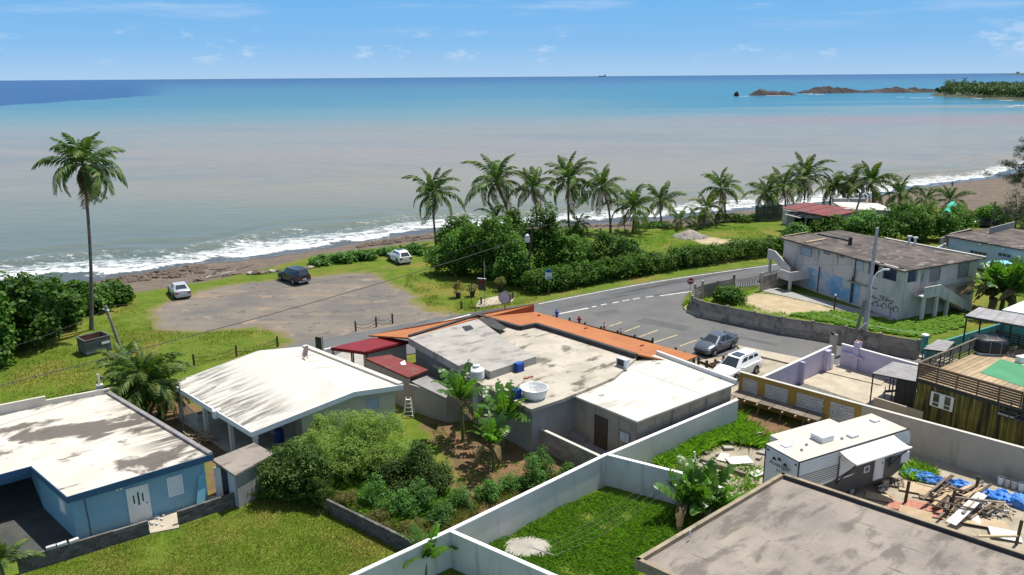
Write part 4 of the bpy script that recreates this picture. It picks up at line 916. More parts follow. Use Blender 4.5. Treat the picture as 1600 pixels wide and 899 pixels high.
for nm, a, b_ in (('front_wall', W_FL, W_FR), ('right_wall', W_FR, W_BR), ('back_wall', W_BR, W_BL), ('carport_side_wall', W_NT, W_FL)):
    M, l = frame(a, b_); mb = MB(); mb.M = M; mb.box(.0, l - .004, .0, .18, -.1, ZB - .165); mb.build('wall', 'blue_wall', o)
M, l = frame((W_LT[0] + nd.y * -3.2 * -1, W_LT[1]), W_NT)
bk = Vector((-nd.y, nd.x)); bk = bk if bk.y > 0 else -bk
a_, b_ = (W_LT[0] + bk.x * 4.5, W_LT[1] + bk.y * 4.5), (W_NT[0] + bk.x * 4.5, W_NT[1] + bk.y * 4.5)
M, l = frame(a_, b_); mb = MB(); mb.M = M; mb.box(0, l, 0, .15, -.1, ZB - .165); mb.build('wall', 'blue_wall', o, 'wall at the back of the carport')
M, l = frame(b_, W_NT); mb = MB(); mb.M = M; mb.box(.16, l, 0, .15, -.1, ZB - .165); mb.build('wall', 'blue_wall', o)
Mf, lf = frame(W_FL, W_FR)
def ux(px_, py_, a=W_FL, l=None): q = P(px_, py_); return math.hypot(q.x - a[0], q.y - a[1])
u0 = ux(206, 819); door(o, Mf, u0, .04, .96, 2.02, 'white_paint', 'white front door with three narrow panes', [(.22, .29, 1.15, 1.62), (.44, .52, 1.0, 1.75), (.66, .73, 1.15, 1.62)])
window(o, Mf, lf - 2.02, .95, .80, 1.15, 'white_paint', 'louver', 12)
Ms, ls = frame(W_NT, W_FL); window(o, Ms, ls - 1.75, 1.15, .7, .75, 'white_paint', 'louver', 8)
for M_, u_ in ((Mf, u0 - .38), (Ms, ls - .55)):
    mb = MB(); mb.M = M_
    for s in (-.09, .09): mb.lathe([(.03, -.08), (.07, .06)], 8, (u_ + s, -.14, 2.3))
    mb.box(u_ - .05, u_ + .05, -.1, 0, 2.34, 2.42); mb.build('floodlight', 'white_paint', o)
mb = MB(); mb.M = Mf; mb.tube([(.62, -.03, .05), (.62, -.03, 1.0), (.58, -.03, 2.2)], .02, 6); mb.build('conduit', 'dark_steel', o)
mb = MB(); mb.M = Mf; mb.add([(lf - .75, -.34, .02), (lf - .30, -.34, .02), (lf + .02, -.06, 1.75), (lf - .38, -.06, 1.75), (lf - .75, -.31, .02), (lf - .30, -.31, .02), (lf + .02, -.03, 1.75), (lf - .38, -.03, 1.75)], [(0, 1, 2, 3), (7, 6, 5, 4), (0, 4, 5, 1), (1, 5, 6, 2), (2, 6, 7, 3), (3, 7, 4, 0)])  # thin pale blue slab slanting against the right end of the wall
mat('pale_cyan', (.20, .48, .58), (.18, .43, .53), 1, .7); single('slanted_strip', mb, 'pale_cyan', 'slanted light blue strip against the blue house wall at its right end', 'board')
# carport floor, path, low block wall
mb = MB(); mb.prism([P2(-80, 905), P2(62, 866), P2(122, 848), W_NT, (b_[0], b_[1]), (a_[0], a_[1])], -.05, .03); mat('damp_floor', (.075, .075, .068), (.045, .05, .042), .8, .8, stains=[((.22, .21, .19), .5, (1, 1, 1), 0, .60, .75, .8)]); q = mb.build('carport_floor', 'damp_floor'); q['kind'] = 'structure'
mb = MB(); mb.prism([P2(60, 880), P2(230, 826), P2(370, 778), P2(332, 776), P2(200, 822), P2(122, 850)], -.05, .035); q = mb.build('footpath', 'concrete_walk'); q['kind'] = 'structure'
mb = MB(); mb.prism([P2(228, 836), P2(280, 826), P2(278, 800), P2(232, 812)], -.05, .06); q = mb.build('doorstep_slab', 'concrete_walk'); q['kind'] = 'structure'
o = thing('block_wall', 'low weathered grey block wall along the front of the blue house', 'wall', (*P2(140, 862), 0))
block_wall(o, P2(30, 896), P2(234, 834), .8, m='dark_block', seed=1, ragged=.12)
o = thing('block_wall', 'short grey block wall right of the doorstep gap, ending at the shed', 'wall', (*P2(330, 800), 0))
block_wall(o, P2(279, 820), P2(378, 786), .8, m='dark_block', seed=2, ragged=.05)
for i, (x, y, lab) in enumerate([(.25, 0, 'white broken block lying on the low wall, lowest of three'), (.33, 0, 'white broken block lying on the low wall, middle of three'), (.42, 0, 'white broken block lying on the low wall, nearest the house corner')]):
    b0 = Vector((*lerp2(P2(30, 896), P2(234, 834), x), .8)); single('broken_block', MB().cbox((b0.x, b0.y, .803), .42, .2, .14, R_(36 + 5 * i)), 'white_block', lab, 'block', 'white blocks on the low wall')
r = random.Random(3)
for i in range(14):
    b0 = P(r.uniform(205, 262), 0 + r.uniform(806, 822), .04); single('rubble_stone', MB().cbox((b0.x, b0.y, .045), r.uniform(.1, .22), r.uniform(.08, .18), r.uniform(.06, .13), r.random() * 3, (.2, .1)), 'white_block', 'pale stone in the rubble on the doorstep by the white door', 'stone', 'rubble on the doorstep')

# ================================================================== concrete shed between the houses
ZS = 2.15; sh = [P2(367, 743, ZS), P2(428, 709, ZS), P2(397, 692, ZS), P2(331, 718, ZS)]
o = thing('concrete_shed', 'small grey concrete shed with a flat mossy roof beside the blue house', 'shed', ctr(sh))
MB().prism(sh, ZS - .12, ZS).build('roof', 'grey_roof', o)
si = inset(sh, .14)
for i in range(4):
    M, l = frame(si[i], si[(i + 1) % 4]); mb = MB(); mb.M = M
    if i == 3: mb.box(0, .35, 0, .12, -.1, ZS - .124); mb.box(1.35, l - .125, 0, .12, -.1, ZS - .124); mb.box(.35, 1.35, 0, .12, 1.95, ZS - .124)
    else: mb.box(.0, l - .125, 0, .12, -.1, ZS - .124)
    mb.build('wall', 'grey_wall' if i < 2 else 'pale_blue_wall', o)
M, l = frame(si[3], si[0]); mb = MB(); mb.M = M; mb.cbox((.55, -.2, 0), .42, .04, 1.9, R_(35)); mb.build('door', 'white_wall', o, 'grey white door standing ajar')

# ================================================================== white gabled house
zl, zr, zk = 2.55, 3.05, 3.5
A_ = P(393, 676, zl); B_ = P(630, 602, zr); C_ = P(478, 542, zr); D_ = P(268, 600, zl); R1 = P(553, 613, zk); R2 = P(404, 549, zk)
o = thing('white_house', 'white house with a low gabled white roof and a dish on top', 'house', ctr([A_, B_, C_, D_]))
MB().slab([A_, R1, R2, D_], .10).build('roof', 'white_roof_streaked', o, 'left roof slope, clean near the ridge and streaked at the eave')
MB().slab([R1, B_, C_, R2], .10).build('roof', 'white_roof', o, 'right roof slope, blotched')
def fas(a, b_, m='white_paint', nm='fascia'):
    a, b_ = Vector(a), Vector(b_); MB().bar(a - Vector((0, 0, .14)), b_ - Vector((0, 0, .14)), .07, .34).build(nm, m, o)
fas(A_, R1); fas(R1, B_); fas(D_, A_); fas(C_, R2); fas(R2, D_)
M, l = frame(B_, C_); mb = MB(); mb.M = M; mb.box(.05, l - .05, -.02, .34, zr - .32, zr + .2); mb.build('roof_curb', 'cream_wall', o)
g0, g1 = lerp2(A_, B_, .33), lerp2(A_, B_, .97); dv = Vector((C_.x - B_.x, C_.y - B_.y)).normalized()
G0, G1 = (g0[0] + dv.x * .5, g0[1] + dv.y * .5), (g1[0] + dv.x * .5, g1[1] + dv.y * .5)
M, l = frame(G0, G1); lt = (1 / (math.hypot(B_.x - A_.x, B_.y - A_.y)))
tr_ = math.hypot(R1.x - A_.x, R1.y - A_.y) * lt
zz = lambda t: (zl + (zk - zl) * t / tr_ if t < tr_ else zk + (zr - zk) * (t - tr_) / (1 - tr_)) - .12
mb = MB(); mb.M = M; k0, k1 = .33, .97; um = l * (tr_ - k0) / (k1 - k0)
mb.add([(0, 0, -.1), (l, 0, -.1), (l, 0, zz(k1)), (um, 0, zz(tr_)), (0, 0, zz(k0)), (0, .18, -.1), (l, .18, -.1), (l, .18, zz(k1)), (um, .18, zz(tr_)), (0, .18, zz(k0))], [(0, 1, 2, 3, 4), (9, 8, 7, 6, 5), (0, 4, 9, 5), (1, 6, 7, 2), (0, 5, 6, 1), (2, 7, 8, 3), (3, 8, 9, 4)])
mb.build('wall', 'cream_wall', o)
window(o, M, l - 2.15, 1.7, .95, .75, 'pale_blue_wall', 'louver', 6)
for a, b_, nm in ((G1, (G1[0] + dv.x * 9.3, G1[1] + dv.y * 9.3), 0), ((G1[0] + dv.x * 9.3, G1[1] + dv.y * 9.3), (G0[0] + dv.x * 9.3, G0[1] + dv.y * 9.3), 0)):
    M2, l2 = frame(a, b_); mb = MB(); mb.M = M2; mb.box(.19, l2, 0, .18, -.1, 2.6); mb.build('wall', 'cream_wall', o)
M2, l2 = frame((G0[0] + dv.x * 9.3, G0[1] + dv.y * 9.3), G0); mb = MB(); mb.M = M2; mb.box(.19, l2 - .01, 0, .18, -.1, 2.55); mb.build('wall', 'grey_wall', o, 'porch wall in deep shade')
for t in (.02, .30, .62, .97):
    q = lerp2(A_, D_, t); iw = Vector((B_.x - A_.x, B_.y - A_.y)).normalized() * .28; MB().cbox((q[0] + iw.x, q[1] + iw.y, -.1), .24, .24, zl - .12, R_(42)).build('porch_post', 'white_wall', o)
q1, q2 = lerp2(A_, D_, .40), lerp2(A_, D_, .365); MB().cbox((q1[0], q1[1], zl - .42), .5, .34, .52, R_(42)).build('roof_spout', 'white_paint', o)
iw = Vector((B_.x - A_.x, B_.y - A_.y)).normalized() * .28
MB().bar((A_.x + iw.x, A_.y + iw.y, zl - .42), (D_.x + iw.x, D_.y + iw.y, zl - .42), .22, .22).build('porch_beam', 'white_wall', o)
pf = [(A_.x, A_.y), G0, (G0[0] + dv.x * 9.3, G0[1] + dv.y * 9.3), (D_.x, D_.y)]
MB().prism(pf, -.1, .05).build('porch_floor', 'concrete_pad', o)
# railing at the back corner of the porch
mb = MB(); M, l = frame((D_.x + iw.x, D_.y + iw.y), lerp2(D_, A_, .28)); mb.M = M
for i in range(14): mb.box(i * l / 14, i * l / 14 + .03, .2, .23, .1, 1.1)
mb.box(0, l, .19, .24, 1.08, 1.14); mb.build('railing', 'white_paint', o)
# dish
b0 = P(480, 563, 3.05 + .12); o2 = thing('satellite_dish', 'rust stained satellite dish standing on the white gabled roof', 'satellite dish', b0)
mb = MB(); n_ = 18; vs = []; ax = Vector((-.75, -.45, .42)).normalized(); u_ = ax.cross(Vector((0, 0, 1))).normalized(); w_ = ax.cross(u_); cc = Vector(b0) + Vector((0, 0, .62))
mat('dish', (.52, .36, .28), (.42, .27, .20), 2, .7)
for rr_, dd in ((.06, 0.0), (.25, .03), (.48, .11)):
    for k in range(n_): a = 2 * math.pi * k / n_; vs.append(cc + (u_ * math.cos(a) + w_ * math.sin(a)) * rr_ + ax * dd)
vs2 = [v - ax * .02 for v in vs]
fs = [(i * n_ + k, i * n_ + (k + 1) % n_, (i + 1) * n_ + (k + 1) % n_, (i + 1) * n_ + k) for i in range(2) for k in range(n_)]
mb.add(vs, fs + [tuple(range(n_))]); mb.add(vs2, [f[::-1] for f in fs] + [tuple(range(n_))[::-1]]); mb.build('reflector', 'dish', o2, smooth_angle=60)
MB().tube([b0, cc - ax * .05], .035, 6).tube([cc - w_ * -.4 + ax * .1, cc + ax * .55], .015, 5).tube([Vector(b0) + Vector((-.25, .1, 0)), Vector(b0) + Vector((.25, -.1, 0))], .03, 6).build('mast', 'steel', o2)
# things in the porch and the alley
b0 = P(437, 690, 0); single('blue_barrel', MB().lathe([(.27, 0), (.30, .1), (.28, .3), (.30, .45), (.28, .62), (.30, .8), (.26, .88)], 16, b0), 'blue_plastic', 'blue plastic drum in the shade under the white gabled roof', 'barrel', smooth_angle=40)
r = random.Random(5); b0 = P(310, 690); mb = MB()
for i in range(60):
    a = r.random() * 6.28; q = Vector((r.uniform(-.7, .7), r.uniform(-.5, .5), r.uniform(0, .45))); mb.tube([Vector(b0) + q, Vector(b0) + q + Vector((math.cos(a), math.sin(a), r.uniform(-.15, .3))) * r.uniform(.4, .8)], .025, 4)
single('brush_pile', mb, 'wood_tan', 'heap of dry brush in the alley beside the blue house roof', 'brush pile')
b0 = P(288, 676); single('alley_post', MB().tube([b0, Vector(b0) + Vector((.05, 0, 3.3))], .06, 7), 'wood_grey', 'thin wooden post in the alley between the blue and white houses', 'post')

# ================================================================== restaurant with orange roof
ZM = 3.2
mr_ = [P2(747, 497, ZM), P2(813, 516, ZM), P2(838, 511, ZM), P2(994, 560, ZM), P2(960, 590, ZM), P2(881, 623, ZM), P2(830, 640, ZM), P2(752, 601, ZM), P2(660, 545, ZM), P2(640, 530, ZM)]
o = thing('restaurant', 'low restaurant with worn concrete roofs edged by an orange roof', 'restaurant', ctr(mr_))
MB().prism(mr_, ZM - .22, ZM).build('roof', 'concrete_roof', o, 'large lower concrete roof with dark stains')
sl = [P2(638, 528, 3.75), P2(747, 498.5, 3.75), P2(806, 541, 3.75), P2(838, 557, 3.75), P2(766, 581, 3.75), P2(733, 566, 3.75), P2(717, 572, 3.75)]
mat('slab_roof', (.37, .35, .315), (.30, .28, .25), .5, .92, bump=.15, stains=[((.16, .145, .125), .6, (1, 1.8, 1), R_(40), .50, .66, .7)]); MB().prism(sl, ZM + .004, 3.75).build('raised_slab', 'slab_roof', o, 'raised concrete slab on the roof')
si = inset([mr_[0], mr_[1], mr_[2], mr_[3], mr_[4], mr_[5], mr_[6], mr_[7], mr_[8], mr_[9]][::-1], .35)
MB().prism(si, -.1, ZM - .224).build('wall', 'grey_wall', o)
mb = MB()   # black tarred kerb between the orange roof and the concrete roof
kp = [mr_[9], mr_[0], mr_[1], mr_[2], mr_[3]]
for i in range(4): mb.bar((*kp[i], ZM + .17), (*kp[i + 1], ZM + .17), .30, .33 + .004 * i)
mb.build('tarred_kerb', 'tar_black', o)
zo, zi = 2.75, ZM + .28
O1 = P(835, 487, zo); O2 = P(1090, 556, zo); I1 = Vector((*mr_[0], zi)); I2 = Vector((*mr_[1], zi)); I3 = Vector((*mr_[2], zi)); I4 = Vector((*mr_[3], zi)); O3 = P(1063, 568, zo)
dn = Vector((-(mr_[3][1] - mr_[2][1]), mr_[3][0] - mr_[2][0])).normalized()
sh_ = Vector((dn.x, dn.y, 0)) * .16
I1, I2, I3, I4 = I1 + sh_, I2 + sh_, I3 + sh_, I4 + sh_
I0 = P(748, 497, zi) + Vector((.1, .12, 0))
E0 = O1.lerp(I0, .0)
MB().slab([I4, O3, O2, O1, I0, I2, I3], .12).build('roof', 'orange_roof', o, 'wide orange painted roof along the street')
K1 = P(834, 475, ZM + .35); K0 = P(576, 524, zo + .1)
MB().slab([I0 + Vector((-.02, .02, .0)), O1 + Vector((0, .06, .25)), K1, K0, P(640, 528, zi - .1)], .12).build('roof', 'orange_roof', o, 'narrow orange roof strip facing the car park')
MB().prism([(O1.x, O1.y), (K1.x, K1.y), (K1.x - .12, K1.y - .05), lerp2((O1.x, O1.y), (I0.x, I0.y), .8)], zo - .2, zo + .55).build('parapet', 'brick_red', o)
mb = MB()
M, l = frame((O2.x, O2.y), (O1.x, O1.y)); mb.M = M; mb.box(.3, l - .1, .9, 1.05, -.1, zo - .05); mb.build('wall', 'cream_wall', o)
for i, (x, y) in enumerate([(842, 494), (915, 515), (1003, 543)]):
    q = P(x, y, 3.0); MB().cbox((q.x, q.y, zo + .28 + .04 * i), .3, .12, .1, R_(40)).build('roof_vent', 'brick_red', o)
# torn tar sheet, small dark patch and debris on the roofs
q = [P(x, y, ZM + .30) for x, y in [(748, 497), (770, 500), (792, 512), (782, 518), (766, 512), (752, 506)]]
single('tar_sheet', MB().slab([p + Vector((0, 0, .1 * (i % 2))) for i, p in enumerate(q)], .03), 'tar_black', 'crumpled black tar sheet at the corner of the concrete roof', 'roofing sheet')
q = [P(x, y, 3.76) for x, y in [(722, 511), (735, 509), (740, 514), (728, 518)]]; single('roof_hatch', MB().prism([tuple(p[:2]) for p in q], 3.752, 3.80), 'dark_steel', 'dark hatch cover near the top of the raised concrete slab', 'hatch')
# walls of the open back rooms, facing the garden
yard = thing('back_rooms', 'grey walled back rooms of the restaurant facing the banana garden', 'annex', (*P2(690, 620, 0), 0))
def wl(a, b_, z0, z1, m='grey_wall', t=.15, nm='wall', lab=None):
    M, l = frame(a, b_); mb = MB(); mb.M = M; mb.box(0, l, 0, t, z0, z1); return mb.build(nm, m, yard, lab)
r2 = [P2(571, 560, 2.5), P2(638, 590, 2.5), P2(670, 578, 2.5), P2(609, 554, 2.5)]
wl(r2[0], r2[1], -.1, 2.36); wl(r2[1], P2(697, 618, 2.0), -.1, 2.0); wl(P2(697, 618, 2.0), P2(752, 605, 2.4), -.1, 2.4, 'raw_concrete')
MB().prism(r2, 2.38, 2.5).build('roof', 'red_metal', yard, 'rusty red sheet roof')
gp = [P2(638, 594, 2.1), P2(697, 622, 2.1), P2(706, 604, 2.1), P2(669, 586, 2.1)]; MB().prism(gp, 2.02, 2.1).build('roof', 'zinc', yard, 'grey sheet roof over the small store')
wl(P2(668, 545, 3.0), P2(722, 573, 3.0), -.1, 3.0, 'grey_wall')
M, l = frame(P2(668, 545, 3.0), P2(722, 573, 3.0)); window(yard, M, l * .42, 1.9, .9, .7, 'zinc', 'louver', 5)
q0, q1 = P(676, 570, 2.7), P(712, 588, 2.7); MB().bar(q0, q1, .2, .16).build('beam', 'raw_concrete', yard)
q = P(625, 569, 2.5); single('broken_sheet', MB().slab([q + Vector((0, 0, .1)), q + Vector((.35, .1, .28)), q + Vector((.5, -.25, .04)), q + Vector((.15, -.3, .03))], .02), 'pure_white', 'small white scrap on the rusty red roof', 'scrap')
# red canopy in front of the car park
cz = 2.8; cn = [P2(517, 543, cz), P2(570, 550, cz), P2(584, 546, cz), P2(638, 533, cz), P2(600, 526, cz), P2(578, 529, cz)]
o = thing('red_canopy', 'dark red canopy on posts at the car park end of the restaurant', 'canopy', ctr(cn))
MB().prism(cn, cz - .07, cz).build('cover', 'red_canopy', o)
for a, b_ in ((0, 1), (1, 3)):
    MB().bar((*cn[a], cz - .16), (*cn[b_], cz - .16), .06, .16).build('edge_beam', 'maroon', o)
for q in (cn[0], cn[1], lerp2(cn[0], cn[1], .55), lerp2(cn[0], cn[5], .5)): MB().tube([(q[0] + .12, q[1] + .1, -.1), (q[0] + .12, q[1] + .1, cz - .08)], .06, 8).build('post', 'dark_steel', o, smooth_angle=40)
a, b_ = cn[1], cn[3]; M, l = frame(a, b_); mb = MB(); mb.M = M; mb.box(.1, l, .35, .47, -.1, cz - .2); mb.build('back_wall', 'cream_wall', o)
mb = MB(); mb.prism([P2(500, 570), P2(560, 592), P2(612, 566), P2(600, 545), P2(540, 548)], -.05, .05); q = mb.build('patio_floor', 'concrete_pad'); q['kind'] = 'structure'
# roof clutter
b0 = P(745, 608, 2.4); o = thing('cistern', 'pale ribbed plastic cistern standing between the banana plants and the roof', 'cistern', (b0.x, b0.y, 0))
hb = HT((b0.x, b0.y), 572); MB().lathe([(.30, -.1), (.30, hb - 1.25), (.36, hb - 1.15), (.38, hb - .95), (.52, hb - .85), (.55, hb - .72), (.50, hb - .66), (.55, hb - .58), (.50, hb - .50), (.55, hb - .42), (.50, hb - .34), (.55, hb - .26), (.44, hb - .16), (.24, hb - .08), (.22, hb)], 20, (b0.x, b0.y, 0)).build('tank', 'light_plastic', o, smooth_angle=35)
MB().lathe([(.24, hb + .002), (.24, hb + .06), (.1, hb + .09)], 16, (b0.x, b0.y, 0)).build('lid', 'light_plastic', o)
ws = [P2(752, 601, 2.9), P2(752, 630, 2.9), P2(831, 641, 2.9), P2(880, 624, 2.9)]
tb = P(835, 620, 3.2); o = thing('water_tub', 'big round white plastic tub on the edge of the concrete roof', 'tub', (tb.x, tb.y, ZM))
MB().lathe([(.70, .004), (.80, .3), (.90, .62), (.90, .66), (.85, .66), (.76, .32), (.66, .08)], 28, (tb.x, tb.y, ZM)).build('shell', 'pure_white', o, smooth_angle=50)
MB().tube([(tb.x - .25, tb.y, ZM + .1), (tb.x - .25, tb.y, ZM + .75), (tb.x + .12, tb.y + .1, ZM + .72), (tb.x + .16, tb.y + .1, ZM + .3)], .025, 6).build('pipe', 'light_plastic', o)
for (x, y, lab) in [(806, 622, 'blue plastic crate beside the round white tub'), (811, 580, 'blue plastic crate hung on the face of the raised roof slab')]:
    z_ = ZM + .004; q = P(x, y, z_); o = thing('blue_crate', lab, 'crate', (q.x, q.y, z_), R_(40)); mb = MB(); mb.M = ROOTM[o.name]
    mb.box(-.28, .28, -.22, .22, 0, .62); mb.build('body', 'blue_plastic', o); mb = MB(); mb.M = ROOTM[o.name]
    for k in range(4): mb.box(-.30, .30, -.24, .24, .06 + .15 * k, .10 + .15 * k)
    mb.build('ribs', 'blue_plastic', o)
q = P(973, 573, ZM); o = thing('air_conditioner', 'grey white air conditioner unit on the roof beside the orange strip', 'air conditioner', (q.x, q.y, ZM), R_(-48)); mb = MB(); mb.M = ROOTM[o.name]
mb.box(-.45, .45, -.2, .2, .04, .62); mb.build('casing', 'light_plastic', o); mb = MB(); mb.M = ROOTM[o.name]; mb.box(-.35, .25, -.215, -.203, .1, .56); mb.build('grille', 'dark_steel', o)
for i, (x, y) in enumerate([(822, 592), (829, 590)]): q = P(x, y, ZM); single('loose_brick', MB().cbox((q.x, q.y, ZM + .004), .34, .14, .1, R_(30 * i)), 'terracotta', ('loose reddish brick on the roof, nearer the raised slab', 'loose reddish brick on the roof, nearer the white tub')[1 - i], 'brick')
# lower annex wall with the beam under the tub
M, l = frame(P2(780, 617, 3.0), P2(831, 643, 3.0)); mb = MB(); mb.M = M; mb.box(-.8, l + .1, -.05, .22, 2.86, ZM - .226); mb.build('roof_edge', 'raw_concrete', yard)
q = P(873, 660); single('leaning_pipe', MB().tube([(q.x, q.y, 0), (q.x + .2, q.y + .1, 2.6)], .05, 8), 'cream_wall', 'tall pale pipe standing against the concrete wall by the tub', 'pipe')
q = P(852, 674); single('gas_bottle', MB().lathe([(.18, .0), (.2, .08), (.2, .7), (.12, .86), (.06, .9), (.06, 1.0)], 14, (q.x, q.y, .02)), 'terracotta', 'rusty gas bottle behind the old block wall', 'gas bottle', smooth_angle=40)
# old block wall between garden and back yard
o = thing('garden_block_wall', 'old mossy block wall between the garden and the concrete house', 'wall', (*P2(880, 700), 0))
block_wall(o, P2(800, 680), P2(946, 752), 1.45, m='grey_block', seed=4, cap='cream_wall')
o = thing('step_ladder', 'white step ladder leaning open against the grey back wall', 'ladder', (*P2(639, 650), 0)); q = P(639, 650); mb = MB()
for s in (-.22, .22):
    mb.tube([(q.x + s * 1.6, q.y - .35, 0), (q.x + s * .7, q.y, 1.35)], .03, 6); mb.tube([(q.x + s * 1.6, q.y + .45, 0), (q.x + s * .7, q.y + .05, 1.35)], .03, 6)
mb.build('frame', 'white_paint', o); mb = MB()
for k in range(5): t = k / 5 + .12; mb.bar((q.x - .35 + .2 * t, q.y - .35 + .35 * t, 1.35 * t), (q.x + .35 - .2 * t, q.y - .35 + .35 * t, 1.35 * t), .1, .03)
mb.build('treads', 'white_paint', o)

# ================================================================== concrete house with clean white roof
ZW = 3.0; wr = [P2(996, 659, ZW), P2(1152.6, 599, ZW), P2(1028, 553, ZW), P2(864.5, 605.5, ZW)]
o = thing('concrete_house', 'bare concrete house with a bright white flat roof', 'house', ctr(wr))
MB().prism(wr, ZW - .12, ZW).build('roof', 'white_roof', o)
M, l = frame(wr[1], wr[2]); mb = MB(); mb.M = M; mb.box(.0, l, .02, .22, ZW + .002, ZW + .28); mb.build('parapet', 'white_wall', o)
wi = inset(wr, .28)
for i in range(4):
    M, l = frame(wi[i], wi[(i + 1) % 4]); mb = MB(); mb.M = M; mb.box(0, l - .16, 0, .15, -.1, ZW - .124); mb.build('wall', 'raw_concrete', o)
M, l = frame(wi[3], wi[0]); mb = MB(); mb.M = M
for u in (0.0, l * .46, l * .76, l - .22): mb = MB(); mb.M = M; mb.box(u, u + .2, -.04, -.002, 0, ZW - .13); mb.build('pilaster', 'raw_concrete', o)
door(o, M, l * .50, .05, .95, 2.05, 'wood_dark', 'boarded brown door')
window(o, M, l * .80, 1.1, .85, .75, 'zinc', 'louver', 8, fill='white_wall')
M, l = frame(wi[0], wi[1]); mb = MB(); mb.M = M
for k in range(6): mb = MB(); mb.M = M; mb.box(k * l / 5.6, k * l / 5.6 + .2, -.035, -.002, 0, ZW - .13); mb.build('pilaster', 'raw_concrete', o)
mb = MB(); mb.M = M; mb.box(0, l, -.03, -.001, 1.9, 2.1); mb.build('ring_beam', 'raw_concrete', o)
for x, y in [(940, 618), (1028, 568), (1022, 564)]: q = P(x, y, ZW); MB().cbox((q.x, q.y, ZW + .003), .35, .25, .03, R_(40)).build('roof_patch', 'concrete_pad', o, 'grey patch on the white roof')
mb = MB(); M_, l_ = frame(P2(958, 567, ZW), P2(1100, 617, ZW)); mb.M = M_; mb.box(0, l_, -.015, .015, ZW + .002, ZW + .012); mb.build('roof_seam', 'concrete_pad', o)
mb = MB(); mb.prism([P2(870, 690), P2(946, 748), P2(985, 722), P2(890, 672)], -.05, .03); q = mb.build('back_patio', 'grey_wall'); q['kind'] = 'structure'
q = P(905, 686); single('water_trough', MB().cbox((q.x, q.y, .03), 1.5, .8, .4, R_(-48)), 'grey_wall', 'low concrete trough at the foot of the concrete house', 'trough')

# ================================================================== white boundary walls of the clothesline yard
ZA = 1.9
def wall_thing(label, pts, z1, m, t=.16, cap=None, z0=-.2, name='boundary_wall', capw=.03):
    o = thing(name, label, 'wall', ctr(pts)); wall_run(o, 'wall_panel', pts, z0, z1, t, m, cap=cap, capw=capw); return o
wall_thing('long white wall running up from the bottom edge between garden and clothesline yard', [P2(480, 934, ZA), P2(703, 830, ZA), P2(948, 711, ZA)], ZA, 'white_wall', cap='pure_white')
wall_thing('white cross wall at the lower end of the clothesline yard', [P2(703, 830, ZA), P2(905, 918, ZA)], ZA - .01, 'white_wall', cap='pure_white')
wall_thing('white wall across the upper end of the clothesline yard', [P2(948.5, 711, ZA), P2(1096, 748, ZA), P2(1130, 765, ZA)], ZA - .01, 'white_wall', cap='pure_white')
wall_thing('white wall between the concrete house and the caravan yard', [P2(948.5, 711, ZA), P2(1152, 625, ZA)], ZA - .02, 'white_wall', cap='pure_white')
o = thing('garden_wall', 'low dark block wall between the garden and the mown lawn', 'wall', (*P2(600, 835), 0))
block_wall(o, P2(512, 800), P2(648, 868), .8, m='dark_block', seed=6)

# ================================================================== grey flat roof, bottom right
ZG = 3.2; gr = [P2(985, 902, ZG), P2(990, 874, ZG), P2(1222, 738, ZG), P2(1640, 876, ZG), P2(1640, 1010, ZG), P2(1150, 1010, ZG)]
o = thing('grey_roof_house', 'house with a large worn grey flat roof and low parapet at the bottom right', 'house', ctr(gr))
g2 = [P2(992, 873, ZG), P2(1222, 738, ZG), P2(1640, 876, ZG)]
e = Vector((g2[1][0] - g2[0][0], g2[1][1] - g2[0][1])).normalized(); f_ = Vector((g2[2][0] - g2[1][0], g2[2][1] - g2[1][1])).normalized()
q3 = (g2[2][0] - e.x * 12, g2[2][1] - e.y * 12); q4 = (g2[0][0] + f_.x * 9, g2[0][1] + f_.y * 9)
q0 = g2[0]; gpoly = [q0, q4, (q3[0], q3[1]), g2[2], g2[1]]
q4 = (q0[0] + f_.x * 10, q0[1] + f_.y * 10); gpoly = [q0, q4, (g2[2][0] - e.x * 11.4, g2[2][1] - e.y * 11.4), g2[2], g2[1]]
MB().prism(inset(gpoly, .12), ZG - .4, ZG - .22).build('roof', 'grey_roof', o)
for nm, a, b_, m in (('parapet', g2[1], g2[0], 'parapet_tan'), ('parapet', g2[2], g2[1], 'parapet_tan'), ('parapet', q0, q4, 'parapet_tan')):
    M, l = frame(a, b_); mb = MB(); mb.M = M; mb.box(.0, l - .005, .0, .20, ZG - .5, ZG); mb.build(nm, m, o)
mb = MB(); M, l = frame(g2[2], g2[1]); mb.M = M; mb.box(.0, l - .21, .202, .232, ZG - .215, ZG - .02); mb.build('black_strip', 'tar_black', o)  # black strip along the inner face of the right parapet
MB().prism(inset(gpoly, .3), -.1, ZG - .41).build('wall', 'cream_wall', o)
q = P(1078, 838, ZG); MB().tube([(q.x, q.y, ZG - .1), (q.x, q.y, ZG + .32)], .035, 6).build('vent_pipe', 'light_plastic', o)
# ------------------------------------------------------------------ right hand side
def on_wall(M, x, y):
    """(u, z) where the line of sight through photo pixel (x, y) meets the outer face of wall frame M"""
    d = FWD + RIGHT * ((x - 800) / F) + UP * ((449.5 - y) / F); Mi = M.inverted(); o_ = Mi @ Vector((0, 0, H)); dd = Mi.to_3x3() @ d
    t = -o_.y / dd.y; p = o_ + dd * t; return p.x, p.z
def wpx(parent, M, x0, y0, x1, y1, **kw):
    u0, z1 = on_wall(M, x0, y0); u1, z0 = on_wall(M, x1, y1); return window(parent, M, u0, z0, u1 - u0, z1 - z0, **kw)

